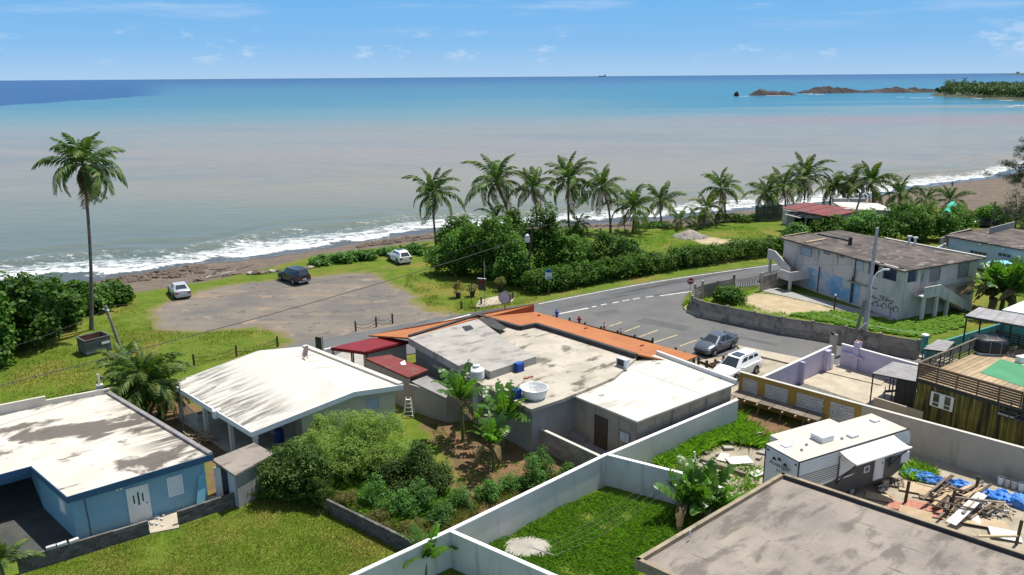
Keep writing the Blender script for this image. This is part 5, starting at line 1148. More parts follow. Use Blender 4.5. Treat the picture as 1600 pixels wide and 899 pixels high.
# ================================================================== mustard boundary wall with block infill, turning beige
ZY = 2.25
Y0, Y1 = P2(1155, 582, ZY), P2(1640, 713, ZY)
o = thing('yard_wall', 'long yard wall, mustard with white block panels at one end and beige at the other', 'wall', ctr([Y0, Y1]))
M, L_ = frame(Y0, Y1); M = M.copy()
um = on_wall(M, 1345, 650)[0]
mb = MB(); mb.M = M; mb.box(0, um, .03, .18, -.2, ZY); mb.build('wall_panel', 'mustard_wall', o, 'mustard painted length')
mb = MB(); mb.M = M; mb.box(um + .003, L_, .0, .18, -.2, ZY - .01); mb.build('wall_panel', 'beige_wall', o, 'beige rendered length')
mb = MB(); mb.M = M; mb.box(-.02, L_, -.03, .20, ZY + .002, ZY + .06); mb.build('coping', 'cream_wall', o)
cuts = [on_wall(M, x, y)[0] for x, y in ((1160, 600), (1184, 600), (1195, 610), (1231, 620), (1244, 630), (1286, 640), (1296, 645), (1333, 655))]
for k in range(0, 8, 2):
    a, b_ = cuts[k], cuts[k + 1]; r = random.Random(k)
    for c_ in range(7):
        x = a - (.2 if c_ % 2 else 0)
        while x < b_ - .05:
            x0, x1 = max(a, x), min(b_, x + .4)
            if x1 - x0 > .08: inst('block', block_mesh(round(x1 - x0, 1) if x1 - x0 > .15 else x1 - x0, .05, .2, 'white_block'), o, M @ Matrix.Translation(((x0 + x1) / 2, .018 + r.uniform(-.006, .006), .55 + c_ * .2)))
            x += .4
o2 = thing('scaffold_shelf', 'rough plank shelf propped on poles along the mustard wall', 'shelf', (*P2(1205, 645), 0)); mb = MB(); mb.M = M
ue = on_wall(M, 1290, 655)[0]
for k in range(6):
    mb = MB(); mb.M = M; mb.box(k * ue / 6 + .02, (k + 1) * ue / 6 - .02, -1.25, -.51, .86, .91); mb.build('plank', 'wood_grey', o2)
    mb = MB(); mb.M = M; mb.box(k * ue / 6 + .01, (k + 1) * ue / 6 - .03, -.49, -.02, .86, .912); mb.build('plank', 'wood_grey', o2)
for k in range(7): mb = MB(); mb.M = M; mb.box(.3 + k * ue / 7, .38 + k * ue / 7, -1.5, -.02, .77, .855); mb.build('joist', 'wood_tan', o2)
for k in range(4): mb = MB(); mb.M = M; mb.tube([(.5 + k * ue / 4, -1.15, -.1), (.6 + k * ue / 4, -.92, .77)], .05, 6); mb.build('prop', 'wood_grey', o2)
mb = MB(); mb.M = M; mb.box(0, ue, .02, .0, 0, .1)

# lilac walled yard
ZL = 1.85; l0, l1, l2, l3 = P2(1192, 590, ZL), P2(1299, 541, ZL), P2(1316, 538, ZL), P2(1440, 572, ZL)
o = thing('lilac_wall', 'lilac painted wall with buttresses around the tan paved yard', 'wall', ctr([l0, l2, l3]))
wall_run(o, 'wall_panel', [l0, l1], -.2, ZL, .15, 'lilac_wall', cap='pure_white', capw=.02); wall_run(o, 'wall_panel', [l2, l3], -.2, ZL - .004, .15, 'lilac_wall', cap='pure_white', capw=.02)
M, l = frame(l0, l1)
for x, w in ((1248, .16), (1284, .5)):
    u = on_wall(M, x, 575)[0]; mb = MB(); mb.M = M; mb.box(u - .02, u + w, -.45, -.079, -.1, ZL - .05); mb.build('buttress', 'lilac_wall', o)
mb = MB(); mb.M = M; u = on_wall(M, 1293, 560)[0]; mb.tube([(u, -.35, 0), (u, -.35, 1.35)], .16, 12); mb.build('round_pier', 'pure_white', o, smooth_angle=40)
M, l = frame(l2, l3); mb = MB(); mb.M = M; u = on_wall(M, 1340, 545)[0]; mb.box(u - .22, u + .22, -.24, .24, -.1, ZL + .55); mb.build('pier', 'lilac_wall', o); mb = MB(); mb.M = M
for s in (-.12, .14): mb.box(u + s - .07, u + s + .07, -.12, .1, ZL + .552, ZL + .64)
mb.build('cap_stone', 'terracotta', o)
mb = MB(); mb.M = M; mb.tube([(.1, -.2, 1.25), (1.2, -.3, 1.3), (2.0, -.25, 1.1)], .09, 6); mb.build('pipe', 'lilac_wall', o)
q = P(1299, 546, 0); o = thing('meter_pillar', 'beige pillar with a meter box on top at the street corner of the lilac wall', 'pillar', P(1300, 556), R_(30)); mb = MB(); mb.M = ROOTM[o.name]
mb.box(-.24, .24, -.2, .2, -.1, 1.9); mb.build('pillar', 'beige_wall', o); mb = MB(); mb.M = ROOTM[o.name]; mb.box(-.30, .05, -.16, .12, 1.903, 2.12); mb.build('meter_box', 'dark_steel', o); mb = MB(); mb.M = ROOTM[o.name]; mb.box(-.26, -.02, -.175, -.161, 1.94, 2.08); mb.build('dial', 'light_plastic', o)
mb = MB(); mb.prism([P2(1250, 598), P2(1312, 570), P2(1440, 606), P2(1400, 648), P2(1365, 636)], -.05, .05); q = mb.build('paved_yard', 'concrete_walk'); q['kind'] = 'structure'
mat('dark_gravel', (.20, .195, .175), (.12, .12, .10), 3, .95, bump=.4); mb = MB(); mb.prism([P2(1192, 600), P2(1250, 597), P2(1366, 635), P2(1400, 652), P2(1380, 662), P2(1200, 618)], -.05, .03); q = mb.build('gravel_strip', 'dark_gravel'); q['kind'] = 'structure'

# ================================================================== container house with roof deck
ZC = 2.9; c0, c1 = P2(1432, 590, ZC), P2(1640, 652, ZC)
o = thing('container_house', 'house made of a mossy yellow corrugated container with a roof deck', 'house', ctr([c0, c1]))
M, LC = frame(c0, c1); nvec = M.to_3x3() @ Vector((0, 1, 0)); DEP = (Vector(P2(1530, 513, 3.9)) - Vector(P2(1433, 571, 3.9))).length
mb = MB(); mb.M = M; mb.box(.08, LC, .125, DEP, -.1, ZC - .06); mb.build('body', 'dark_steel', o)
mb = MB(); mb.M = M; k = 0; x = .1; pr = []
while x < LC: pr += [(x, .12), (x + .07, .0), (x + .19, .0), (x + .26, .12)]; x += .36
n_ = len(pr); mb.add([(a, b_, .08) for a, b_ in pr] + [(a, b_, ZC - .28) for a, b_ in pr], [(i, i + 1, n_ + i + 1, n_ + i) for i in range(n_ - 1)]); mb.build('corrugated_side', 'container_side', o)
mb = MB(); mb.M = M; mb.box(0, LC, -.03, .124, ZC - .279, ZC - .02); mb.build('top_rail', 'dark_steel', o)
mb = MB(); mb.M = M; mb.box(0, .10, -.03, .054, -.1, ZC - .281); mb.build('corner_post', 'dark_steel', o)
u0, z1 = on_wall(M, 1456, 611); u1, z0 = on_wall(M, 1488, 644)
fwin = window(o, M, u0, z0, u1 - u0, z1 - z0, 'pure_white', 'pane', 2, label='white double casement window')
mb = MB(); mb.M = M
for s in (.0, .5, 1.0): mb.box(u0 + .06 if s == 0 else u0 + (u1 - u0) * s - .17, u0 + (u1 - u0) * s + .17 if s < 1 else u1 - .06, -.062, -.03, z0 + .06, z1 - .06)
mb.box(u0 + .06, u1 - .06, -.061, -.031, z0 + (z1 - z0) * .28, z0 + (z1 - z0) * .28 + .05); mb.build('mullion', 'pure_white', fwin)
mb = MB(); mb.M = M
u_, z_ = on_wall(M, 1583, 650)
for s in (0, .3): mb.box(u_ + s, u_ + s + .2, -.12, .0, z_ - .2, z_ + .1)
mb.build('wall_lamp', 'light_plastic', o)
# deck boards, green sport floor
nb = int(LC / .34)
for i in range(nb):
    x0 = .02 + i * LC / nb
    mb = MB(); mb.M = M; mb.box(x0, x0 + LC / nb - .025, -.03, DEP, ZC - .018, ZC + .015 + .004 * (i % 2)); mb.build('plank', 'wood_tan', o)
mb = MB(); q = [P2(1530, 582, ZC + .03), P2(1562, 561, ZC + .03), P2(1640, 582, ZC + .03), P2(1640, 618, ZC + .03)]; mb.prism(q, ZC + .022, ZC + .04); mb.build('green_court', 'deck_green', o)
mb = MB(); a, b_ = q[0], q[1]; ribbon(mb, [a, b_], .12, ZC + .044); mb.build('court_edge', 'wood_tan', o)
def railing(nm, a, b_, n_sl, h=1.0, wood='wood_tan', post='dark_steel', posts=5, gap=.06, off=0):
    Mr, l = frame(a, b_, ZC + .02); rl = thing(nm[0], nm[1], 'railing', (*lerp2(a, b_, .5), ZC + .02))
    sw = h / n_sl
    for k in range(n_sl): mb = MB(); mb.M = Mr; mb.box(0, l, -.015, .015, .06 + k * sw, .06 + (k + 1) * sw - gap); mb.build('slat', wood, rl)
    for k in range(posts): mb = MB(); mb.M = Mr; u = .03 + (l - .06) * k / (posts - 1); mb.box(u - .035, u + .035, .017, .08, -.02, h + .05); mb.build('post', post, rl)
    mb = MB(); mb.M = Mr; mb.box(-.02, l + .02, -.05, .09, h + .052, h + .09); mb.build('top_rail', wood, rl); return rl
A0 = (c0[0], c0[1]); A1 = c1
railing(('deck_railing', 'brown slatted railing along the front of the container roof deck'), A0, lerp2(A0, A1, .80), 6, 1.0, 'wood_rail', 'wood_dark', 6, .035)
B0 = (c0[0] + nvec.x * DEP, c0[1] + nvec.y * DEP); railing(('deck_railing', 'slatted railing along the street side of the roof deck, beside the black cover'), (B0[0], B0[1]), (A0[0] + nvec.x * .1, A0[1] + nvec.y * .1), 5, 1.0, 'wood_grey', 'dark_steel', 9, .09)
B1 = (c1[0] + nvec.x * DEP, c1[1] + nvec.y * DEP); railing(('deck_railing', 'dark slatted railing at the far edge of the roof deck under the pergola'), B1, B0, 5, 1.0, 'wood_dark', 'dark_steel', 6, .09)
# pergola with sheet roof on the deck
zp = 5.2; pc = [P2(1508, 493, zp), P2(1660, 520, zp), P2(1660, 503, zp), P2(1530, 480, zp)]
o = thing('pergola', 'pergola with a weathered grey sheet roof on black posts over the deck', 'pergola', (*ctr(pc)[:2], ZC + .02))
M, l = frame(pc[0], pc[1]); w_ = math.hypot(pc[3][0] - pc[0][0], pc[3][1] - pc[0][1])
for k in range(10): mb = MB(); a, b_ = lerp2(pc[0], pc[1], k / 10), lerp2(pc[0], pc[1], (k + 1) / 10 - .003); c_, d_ = lerp2(pc[3], pc[2], (k + 1) / 10 - .003), lerp2(pc[3], pc[2], k / 10); mb.prism([a, b_, c_, d_], zp - .06, zp - .01 * (k % 2)); mb.build('roof_sheet', 'zinc', o)
for t, q in ((.02, 0), (.40, 0), (.8, 0), (.02, 1), (.40, 1), (.8, 1)):
    p_ = lerp2(pc[0], pc[1], t) if q == 0 else lerp2(pc[3], pc[2], t); MB().cbox((p_[0] + .1, p_[1] + (.15 if q == 0 else -.1), ZC + .02), .1, .1, zp - ZC - .085, R_(-20)).build('post', 'dark_steel', o)
mb = MB()
for a, b_ in ((pc[0], pc[1]), (pc[3], pc[2])): mb.bar((a[0], a[1] + .1, zp - .12), (b_[0], b_[1] + .1, zp - .12), .08, .1)
mb.build('beam', 'dark_steel', o)
q = P(1544, 549, ZC + .02); o = thing('covered_hot_tub', 'hot tub hidden under a tied black cover on the deck', 'hot tub', (q.x, q.y, ZC + .02), R_(-8)); mb = MB(); mb.M = ROOTM[o.name]
for k, (s, z0, z1) in enumerate(((1.0, .0, .12),)): mb.box(-1.05, 1.05, -.9, .9, z0 + .005, z1)
mb.build('base', 'light_plastic', o); mb = MB(); mb.M = ROOTM[o.name]
pf = [(1.12, .13), (1.16, .3), (1.15, .85), (1.08, 1.06), (.9, 1.14), (.3, 1.22)]
vs = []; n_ = 24
for rr_, z_ in pf:
    for k in range(n_):
        a = 2 * math.pi * k / n_; c_, s_ = math.cos(a), math.sin(a); e_ = 3.5; f_ = (abs(c_) ** e_ + abs(s_) ** e_) ** (-1 / e_); wob = 1 + .02 * math.sin(5 * a + z_ * 9); vs.append((c_ * f_ * rr_ * wob, s_ * f_ * rr_ * .86 * wob, z_))
mb.add(vs, [(i * n_ + k, i * n_ + (k + 1) % n_, (i + 1) * n_ + (k + 1) % n_, (i + 1) * n_ + k) for i in range(len(pf) - 1) for k in range(n_)] + [tuple(range((len(pf) - 1) * n_, len(pf) * n_))]); mb.build('cover', 'black_tarp', o, smooth_angle=50)
mb = MB(); mb.M = ROOTM[o.name]
for x_ in (-.35, .4): mb.tube([(x_, -1.01, .15), (x_, -1.0, .88), (x_, -.8, 1.16), (x_, 0, 1.235), (x_, .8, 1.16), (x_, 1.0, .88), (x_, 1.01, .15)], .02, 5)
mb.build('strap', 'steel', o)
r = random.Random(8)
for k in range(7):
    q = P(1573 + r.uniform(-9, 12), 553 + r.uniform(-5, 3), ZC + .03); single('paving_block', MB().cbox((q.x, q.y, ZC + .024 + .14 * (k % 3)), .4, .22, .13, r.random()), 'plywood', 'tan paving block stacked beside the black covered hot tub', 'block', 'paving blocks on the deck')
q = P(1596, 566, ZC + .03); single('white_cooler', MB().cbox((q.x, q.y, ZC + .024), .7, .45, .4, .3).cbox((q.x, q.y, ZC + .427), .74, .49, .06, .3), 'pure_white', 'white cool box on the deck at the right edge', 'cool box')
# brown box room and steel balcony at the right edge of the deck
q = P(1606, 614, ZC); o = thing('deck_cabin', 'brown boarded cabin corner rising at the right end of the deck', 'cabin', (q.x, q.y, ZC + .02)); M2, _ = frame(lerp2(A0, A1, .805), A1, ZC + .02)
for k in range(8): mb = MB(); mb.M = M2; mb.box(k * .3, k * .3 + .285, .0, 2.2, .02, 1.75); mb.build('board', 'wood_dark', o)
for k in range(4): mb = MB(); mb.M = M2; mb.box(-.03, 2.4, -.035, -.003, 1.2 + k * .15, 1.3 + k * .15); mb.build('slat', 'wood_tan', o)
M, _ = frame(c0, c1); ub, zb = on_wall(M, 1568, 640); o = thing('steel_balcony', 'small dark steel balcony on the container front at the right edge', 'balcony', M @ Vector((ub, -.5, zb)))
mb = MB(); mb.M = M; mb.box(ub, ub + 2.2, -1.0, -.035, zb - .08, zb); mb.build('floor', 'dark_steel', o); mb = MB(); mb.M = M
for k in range(3): mb.tube([(ub, -.98, zb + .3 + .33 * k), (ub + 2.2, -.98, zb + .3 + .33 * k)], .022, 6)
for k in range(4): mb.tube([(ub + .02 + .7 * k, -.98, zb), (ub + .02 + .7 * k, -.98, zb + 1.0)], .03, 6)
mb.build('rail', 'dark_steel', o)
# slatted canopy and dark gate next to the container
zc_ = 2.35; cc_ = [P2(1363, 583, zc_), P2(1431, 596, zc_), P2(1437, 573, zc_), P2(1396, 565, zc_)]
o = thing('slatted_canopy', 'black canopy of ribbed sheets on thin posts beside the container', 'canopy', ctr(cc_))
for k in range(9):
    a, b_ = lerp2(cc_[0], cc_[3], k / 9), lerp2(cc_[0], cc_[3], (k + .88) / 9); c_, d_ = lerp2(cc_[1], cc_[2], (k + .88) / 9), lerp2(cc_[1], cc_[2], k / 9); mb = MB(); mb.prism([a, d_, c_, b_], zc_ - .04, zc_); mb.build('slat', 'zinc', o)
mb = MB(); mb.prism(cc_, zc_ - .10, zc_ - .045); mb.build('frame', 'dark_steel', o)
for q in (lerp2(cc_[0], cc_[1], .02), lerp2(cc_[0], cc_[3], .95), lerp2(cc_[0], cc_[1], .5)): MB().tube([(q[0] + .05, q[1] + .05, -.1), (q[0] + .05, q[1] + .05, zc_ - .1)], .05, 6).build('post', 'dark_steel', o)
g0_, g1_ = lerp2(cc_[3], cc_[2], .35), cc_[2]
Mg, lg_ = frame(lerp2(cc_[0], cc_[1], .58), cc_[1]); mb = MB(); mb.M = Mg; mb.box(0, lg_, .0, .06, 0, zc_ - .12); mb.build('gate_panel', 'dark_steel', o); mb = MB(); mb.M = Mg
for k in range(3): mb.box(k * lg_ / 2 - .03, k * lg_ / 2 + .03, -.04, -.002, 0, zc_ - .12)
mb.box(0, lg_, -.035, -.001, 1.05, 1.12); mb.build('gate_frame', 'tar_black', o)
Mg, lg_ = frame(P2(1366, 630), P2(1440, 655)); wall_thing('low brown wall below the slatted canopy', [P2(1364, 640), P2(1440, 664)], .95, 'beige_wall', .12, name='low_wall')
q = P(1392, 622); o = thing('bench_frame', 'thin dark workout bench frame on the tan yard', 'bench', q); mb = MB(); mb.tube([(q.x - .6, q.y, .45), (q.x + .6, q.y + .1, .5)], .05, 6).tube([(q.x - .5, q.y, 0), (q.x - .5, q.y, .9)], .03, 5).tube([(q.x + .5, q.y + .1, 0), (q.x + .5, q.y + .1, .6)], .03, 5).tube([(q.x - .5, q.y - .4, .03), (q.x - .5, q.y + .4, .03)], .03, 5); mb.build('frame', 'dark_steel', o); MB().cbox((q.x, q.y, .52), 1.0, .26, .07, .1).build('pad', 'black_tarp', o)
# teal wall, pier and little slatted roof behind
ZT = 1.5; o = thing('teal_wall', 'teal painted wall with a round topped pier at the end of the grey wall', 'wall', (*P2(1480, 545), 0))
tq = [P2(1447, 541, ZT), P2(1562, 506, ZT), P2(1640, 512, ZT)]; wall_run(o, 'wall_panel', tq, -.2, ZT, .16, 'teal_wall'); q = P(1442, 553); MB().tube([(q.x, q.y, -.1), (q.x, q.y, HT(q, 525))], .28, 12).build('pier', 'teal_wall', o, smooth_angle=40)
MB().lathe([(.31, 0), (.31, .12), (.1, .2)], 12, (q.x, q.y, HT(q, 525) + .002)).build('pier_cap', 'light_plastic', o)
zz_ = 2.0; sq_ = [P2(1443, 545, zz_), P2(1477, 549, zz_), P2(1492, 534, zz_), P2(1466, 530, zz_)]; o = thing('small_awning', 'little grey slatted roof between the teal pier and the deck', 'awning', ctr(sq_))
for k in range(7):
    a, b_ = lerp2(sq_[0], sq_[3], k / 7), lerp2(sq_[0], sq_[3], (k + .86) / 7); c_, d_ = lerp2(sq_[1], sq_[2], (k + .86) / 7), lerp2(sq_[1], sq_[2], k / 7); mb = MB(); mb.prism([a, d_, c_, b_], zz_ - .04, zz_); mb.build('slat', 'zinc', o)
mb = MB(); mb.prism(sq_, zz_ - .14, zz_ - .045); mb.build('frame', 'dark_steel', o)
for q in sq_: MB().tube([(q[0], q[1], -.1), (q[0], q[1], zz_ - .14)], .05, 6).build('post', 'dark_steel', o)
zz_ = 2.9; o = thing('white_roof_shed', 'low building with a plain white roof edge at the right border', 'shed', (*P2(1630, 490), 0)); q = [P2(1566, 484, zz_), P2(1660, 500, zz_), P2(1690, 482, zz_), P2(1600, 470, zz_)]; MB().prism(q, zz_ - .15, zz_).build('roof', 'pure_white', o); MB().prism(inset(q, .3), -.1, zz_ - .16).build('wall', 'teal_wall', o)

# ================================================================== travel trailer
ZR = 3.3; rA, rB, rC, rD = P2(1192, 697, ZR), P2(1249, 722, ZR), P2(1425, 668, ZR), P2(1358, 646, ZR)
M, LR = frame(rB, rC); WR = math.hypot(rA[0] - rB[0], rA[1] - rB[1]); WR = max(WR, 2.35)
rd = M.to_3x3() @ Vector((1, 0, 0)); ang = math.atan2(rd.y, rd.x)
o = thing('travel_trailer', 'white and grey travel trailer caravan with its awning out', 'caravan', (*(M @ Vector((LR / 2, WR / 2, 0)))[:2], 0), ang)
mat('trailer_white', (.70, .71, .72), (.64, .655, .67), .8, .4, grain=.03); mat('trailer_grey', (.27, .27, .28), (.235, .235, .245), .8, .4, grain=.03); mat('trailer_dark', (.075, .077, .082), (.06, .062, .066), .8, .4, grain=.03)
mat('trailer_roof', (.55, .51, .445), (.50, .455, .385), .5, .8, stains=[((.50, .40, .29), .6, (1, 1, 1), 0, .54, .74, .7)])
mat('tyre', (.02, .02, .021), (.03, .03, .03), 3, .9)
def rv(name, m, fn, par=o, **k): mb = MB(); mb.M = M; fn(mb); return mb.build(name, m, par, **k)
zb = .62; prof = [(0, zb), (LR - 1.15, zb), (LR - .35, zb + .35), (LR + .02, zb + 1.2), (LR, ZR - .45), (LR - .22, ZR - .12), (LR - .5, ZR - .02), (0, ZR - .02)]
def extr(mb, pr, y0, y1): n_ = len(pr); mb.add([(a, y0, b_) for a, b_ in pr] + [(a, y1, b_) for a, b_ in pr], [tuple(range(n_)), tuple(range(2 * n_ - 1, n_ - 1, -1))] + [(i, n_ + i, n_ + (i + 1) % n_, (i + 1) % n_) for i in range(n_)])
rv('body', 'trailer_white', lambda mb: extr(mb, prof, .03, WR))
rv('roof', 'trailer_roof', lambda mb: mb.box(-.03, LR - .45, -.01, WR + .03, ZR - .018, ZR + .02))
def trim_(mb):
    mb.box(-.03, LR - .3, -.035, -.012, ZR - .06, ZR + .022); mb.box(-.035, -.002, .0, WR, ZR - .05, ZR - .012); mb.box(-.035, .03, -.03, .02, zb, ZR - .07); mb.box(-.035, .03, WR - .01, WR + .03, zb, ZR - .07)
rv('edge_trim', 'dark_steel', trim_)
rv('side_panel', 'trailer_grey', lambda mb: [mb.box(.04, LR * .36, .004, .029, 1.62 + .0, 2.40)], label='mid grey ribbed panel')
def ribs(mb):
    for k in range(6): mb.box(.04, LR * .36, -.004, .003, 1.68 + k * .125, 1.72 + k * .125)
    for k in range(4): mb.box(.04, LR - .3, .006, .028, 2.5 + k * .16, 2.53 + k * .16)
rv('side_ribs', 'trailer_white', ribs)
def low(mb):
    extr(mb, [(LR * .20, zb - .12), (LR - 1.2, zb - .12), (LR - .45, zb + .22), (LR - .16, zb + .72), (LR - .2, 1.72), (LR * .52, 1.95), (LR * .30, 1.45), (LR * .22, 1.40)], .0, .028)
rv('lower_panel', 'trailer_dark', low)
rv('side_stripe', 'trailer_grey', lambda mb: extr(mb, [(LR * .66, 1.98), (LR - .12, 1.80), (LR - .06, 2.05), (LR - .06, 2.30), (LR * .72, 2.30)], .004, .029))
rv('swoosh', 'trailer_white', lambda mb: extr(mb, [(LR * .34, 1.42), (LR * .47, 1.44), (LR * .50, 1.52), (LR * .36, 1.50)], -.006, -.001))
ud = on_wall(M, 1369, 712)[0]; ud2 = on_wall(M, 1381, 708)[0]; door(o, M, ud, zb + .03, max(.62, ud2 - ud), 1.85, 'trailer_white', 'white entry door')
def wn(x0, y0, x1, y1, nm='window'):
    a, b_ = on_wall(M, x0, y0), on_wall(M, x1, y1); return rv(nm, 'glass', lambda mb: mb.box(a[0], b_[0], -.02, .0, min(a[1], b_[1]), max(a[1], b_[1])))
wn(1352, 711, 1367, 716); a_ = on_wall(M, 1350, 735); rv('hatch', 'light_plastic', lambda mb: mb.box(a_[0] - .02, a_[0] + .42, -.03, .0, a_[1] - .18, a_[1] + .22)); rv('hatch_emblem', 'trailer_dark', lambda mb: mb.box(a_[0] + .07, a_[0] + .33, -.04, -.031, a_[1] - .1, a_[1] + .14))
a_ = on_wall(M, 1414, 714); rv('locker_door', 'trailer_white', lambda mb: mb.box(a_[0] - .35, a_[0] + .35, -.03, .0, a_[1] - .32, a_[1] + .28))
a_ = on_wall(M, 1403, 702); rv('window', 'glass', lambda mb: mb.box(a_[0] - .4, a_[0] + .3, -.02, .0, a_[1] - .3, a_[1] + .3))
def step(mb): mb.box(ud, ud + .6, -.35, -.05, .34, .38); mb.box(ud, ud + .6, -.6, -.36, .16, .20)
rv('entry_step', 'dark_steel', step)
for k, x_ in enumerate((LR * .40, LR * .50)):
    for y_ in (.02, WR - .25):
        w = rv('wheel', 'tyre', lambda mb: mb.add(*(lambda n_: ([(x_ + .36 * math.cos(2 * math.pi * i / n_), y_ + yy, .36 + .36 * math.sin(2 * math.pi * i / n_)) for yy in (0, .22) for i in range(n_)], [tuple(range(n_)), tuple(range(2 * n_ - 1, n_ - 1, -1))] + [(i, n_ + i, n_ + (i + 1) % n_, (i + 1) % n_) for i in range(n_)]))(18)))
        rv('rim', 'steel', lambda mb: mb.add(*(lambda n_: ([(x_ + .2 * math.cos(2 * math.pi * i / n_), y_ - .012, .36 + .2 * math.sin(2 * math.pi * i / n_)) for i in range(n_)] + [(x_, y_ - .03, .36)], [(i, (i + 1) % n_, n_) for i in range(n_)]))(14)), w)
rv('chassis', 'dark_steel', lambda mb: [mb.box(.1, LR - .9, .3, .42, .42, .62), mb.box(.1, LR - .9, WR - .42, WR - .3, .42, .62), mb.tube([(LR - .9, .4, .5), (LR + .9, WR / 2, .5)], .05, 6), mb.tube([(LR - .9, WR - .4, .5), (LR + .9, WR / 2, .5)], .05, 6), mb.tube([(LR + .7, WR / 2, 0), (LR + .7, WR / 2, .8)], .04, 6)])
us0, us1 = LR * .13, LR * .66
so = rv('slide_out', 'trailer_white', lambda mb: mb.box(us0, us1, WR - .05, WR + .85, .9, ZR - .16)); rv('slide_roof', 'trailer_roof', lambda mb: mb.box(us0 - .02, us1 + .02, WR + .031, WR + .88, ZR - .158, ZR - .1), so)
rv('window', 'glass', lambda mb: mb.box(us0 + .6, us1 - .6, WR + .851, WR + .87, 1.6, 2.4), so)
ac = rv('roof_air_conditioner', 'pure_white', lambda mb: (mb.prism([(LR * .30, WR * .38), (LR * .40, WR * .38), (LR * .415, WR * .5), (LR * .415, WR * .62), (LR * .40, WR * .74), (LR * .30, WR * .74)], ZR + .022, ZR + .36)))
rv('vent_grille', 'light_plastic', lambda mb: [mb.box(LR * .295 - .02, LR * .295, WR * .42 + .12 * k, WR * .42 + .08 + .12 * k, ZR + .08, ZR + .3) for k in range(6)], ac)
for (x_, y_, sx_, sy_, h_) in ((LR * .06, WR * .62, .5, .4, .06), (LR * .52, WR * .24, .55, .4, .12), (LR * .84, WR * .58, .45, .4, .1)): rv('roof_vent', 'light_plastic', lambda mb: mb.box(x_, x_ + sx_, y_, y_ + sy_, ZR + .022, ZR + .022 + h_))
for (x_, y_) in ((LR * .12, WR * .36), (LR * .20, WR * .5), (LR * .46, WR * .34)): rv('plumbing_vent', 'beige_plastic', lambda mb: mb.lathe([(.09, 0), (.07, .12), (.03, .15)], 8, (x_, y_, ZR + .022)))
for y_ in (.12, WR - .25): rv('marker_lamp', 'maroon', lambda mb: mb.box(-.05, -.036, y_, y_ + .13, ZR - .3, ZR - .2))
# awning: sagging fabric on two arms
ua, ub_ = on_wall(M, 1312, 702)[0], on_wall(M, 1396, 676)[0]
def awn(mb):
    n_ = 8; vs = []
    for s in (0, 1):
        for i in range(n_ + 1):
            for j in range(6):
                t = j / 5; u = ua + (ub_ - ua) * i / n_; vs.append((u, -.02 - 1.12 * t, ZR - .10 - .26 * t - .05 * math.sin(math.pi * t) - .03 * math.sin(math.pi * i / n_) * t - .015 * s))
    m_ = (n_ + 1) * 6
    for s in (0, 1):
        for i in range(n_):
            for j in range(5): a = s * m_ + i * 6 + j; f = (a, a + 6, a + 7, a + 1); mb.add([], []); fs.append(f if s else f[::-1])
    mb.add(vs, fs)
fs = []; aw = rv('awning', 'pure_white', awn, smooth_angle=60)
rv('roller', 'trailer_white', lambda mb: mb.tube([(ua - .05, -1.16, ZR - .38), (ub_ + .05, -1.16, ZR - .38)], .06, 8), aw)
for u in (ua + .03, ub_ - .03): rv('awning_arm', 'dark_steel', lambda mb: mb.tube([(u, -1.14, ZR - .38), (u, -.06, 1.35)], .035, 6).tube([(u, -.05, ZR - .35), (u, -.05, 1.2)], .03, 6), aw)
# lettering on the rear
Mr, lr_ = frame(rA, rB); MR = Mr.copy()
text('Avenger', o, facing(MR, lr_ * .52, 2.62, .045), .40, 'black_ink', 'lettering'); text('ATI', o, facing(MR, lr_ * .50, 2.28, .045), .24, 'black_ink', 'lettering')
for u, z in ((.36, 2.90), (.50, 2.98), (.66, 2.80)):
    mb = MB(); mb.M = MR; mb.add([(lr_ * u - .16, -.048, z - .07), (lr_ * u + .14, -.048, z - .09), (lr_ * u + .05, -.048, z + .06), (lr_ * u - .06, -.048, z + .10)], [(0, 1, 2, 3)]); mb.build('emblem', 'black_ink', o)

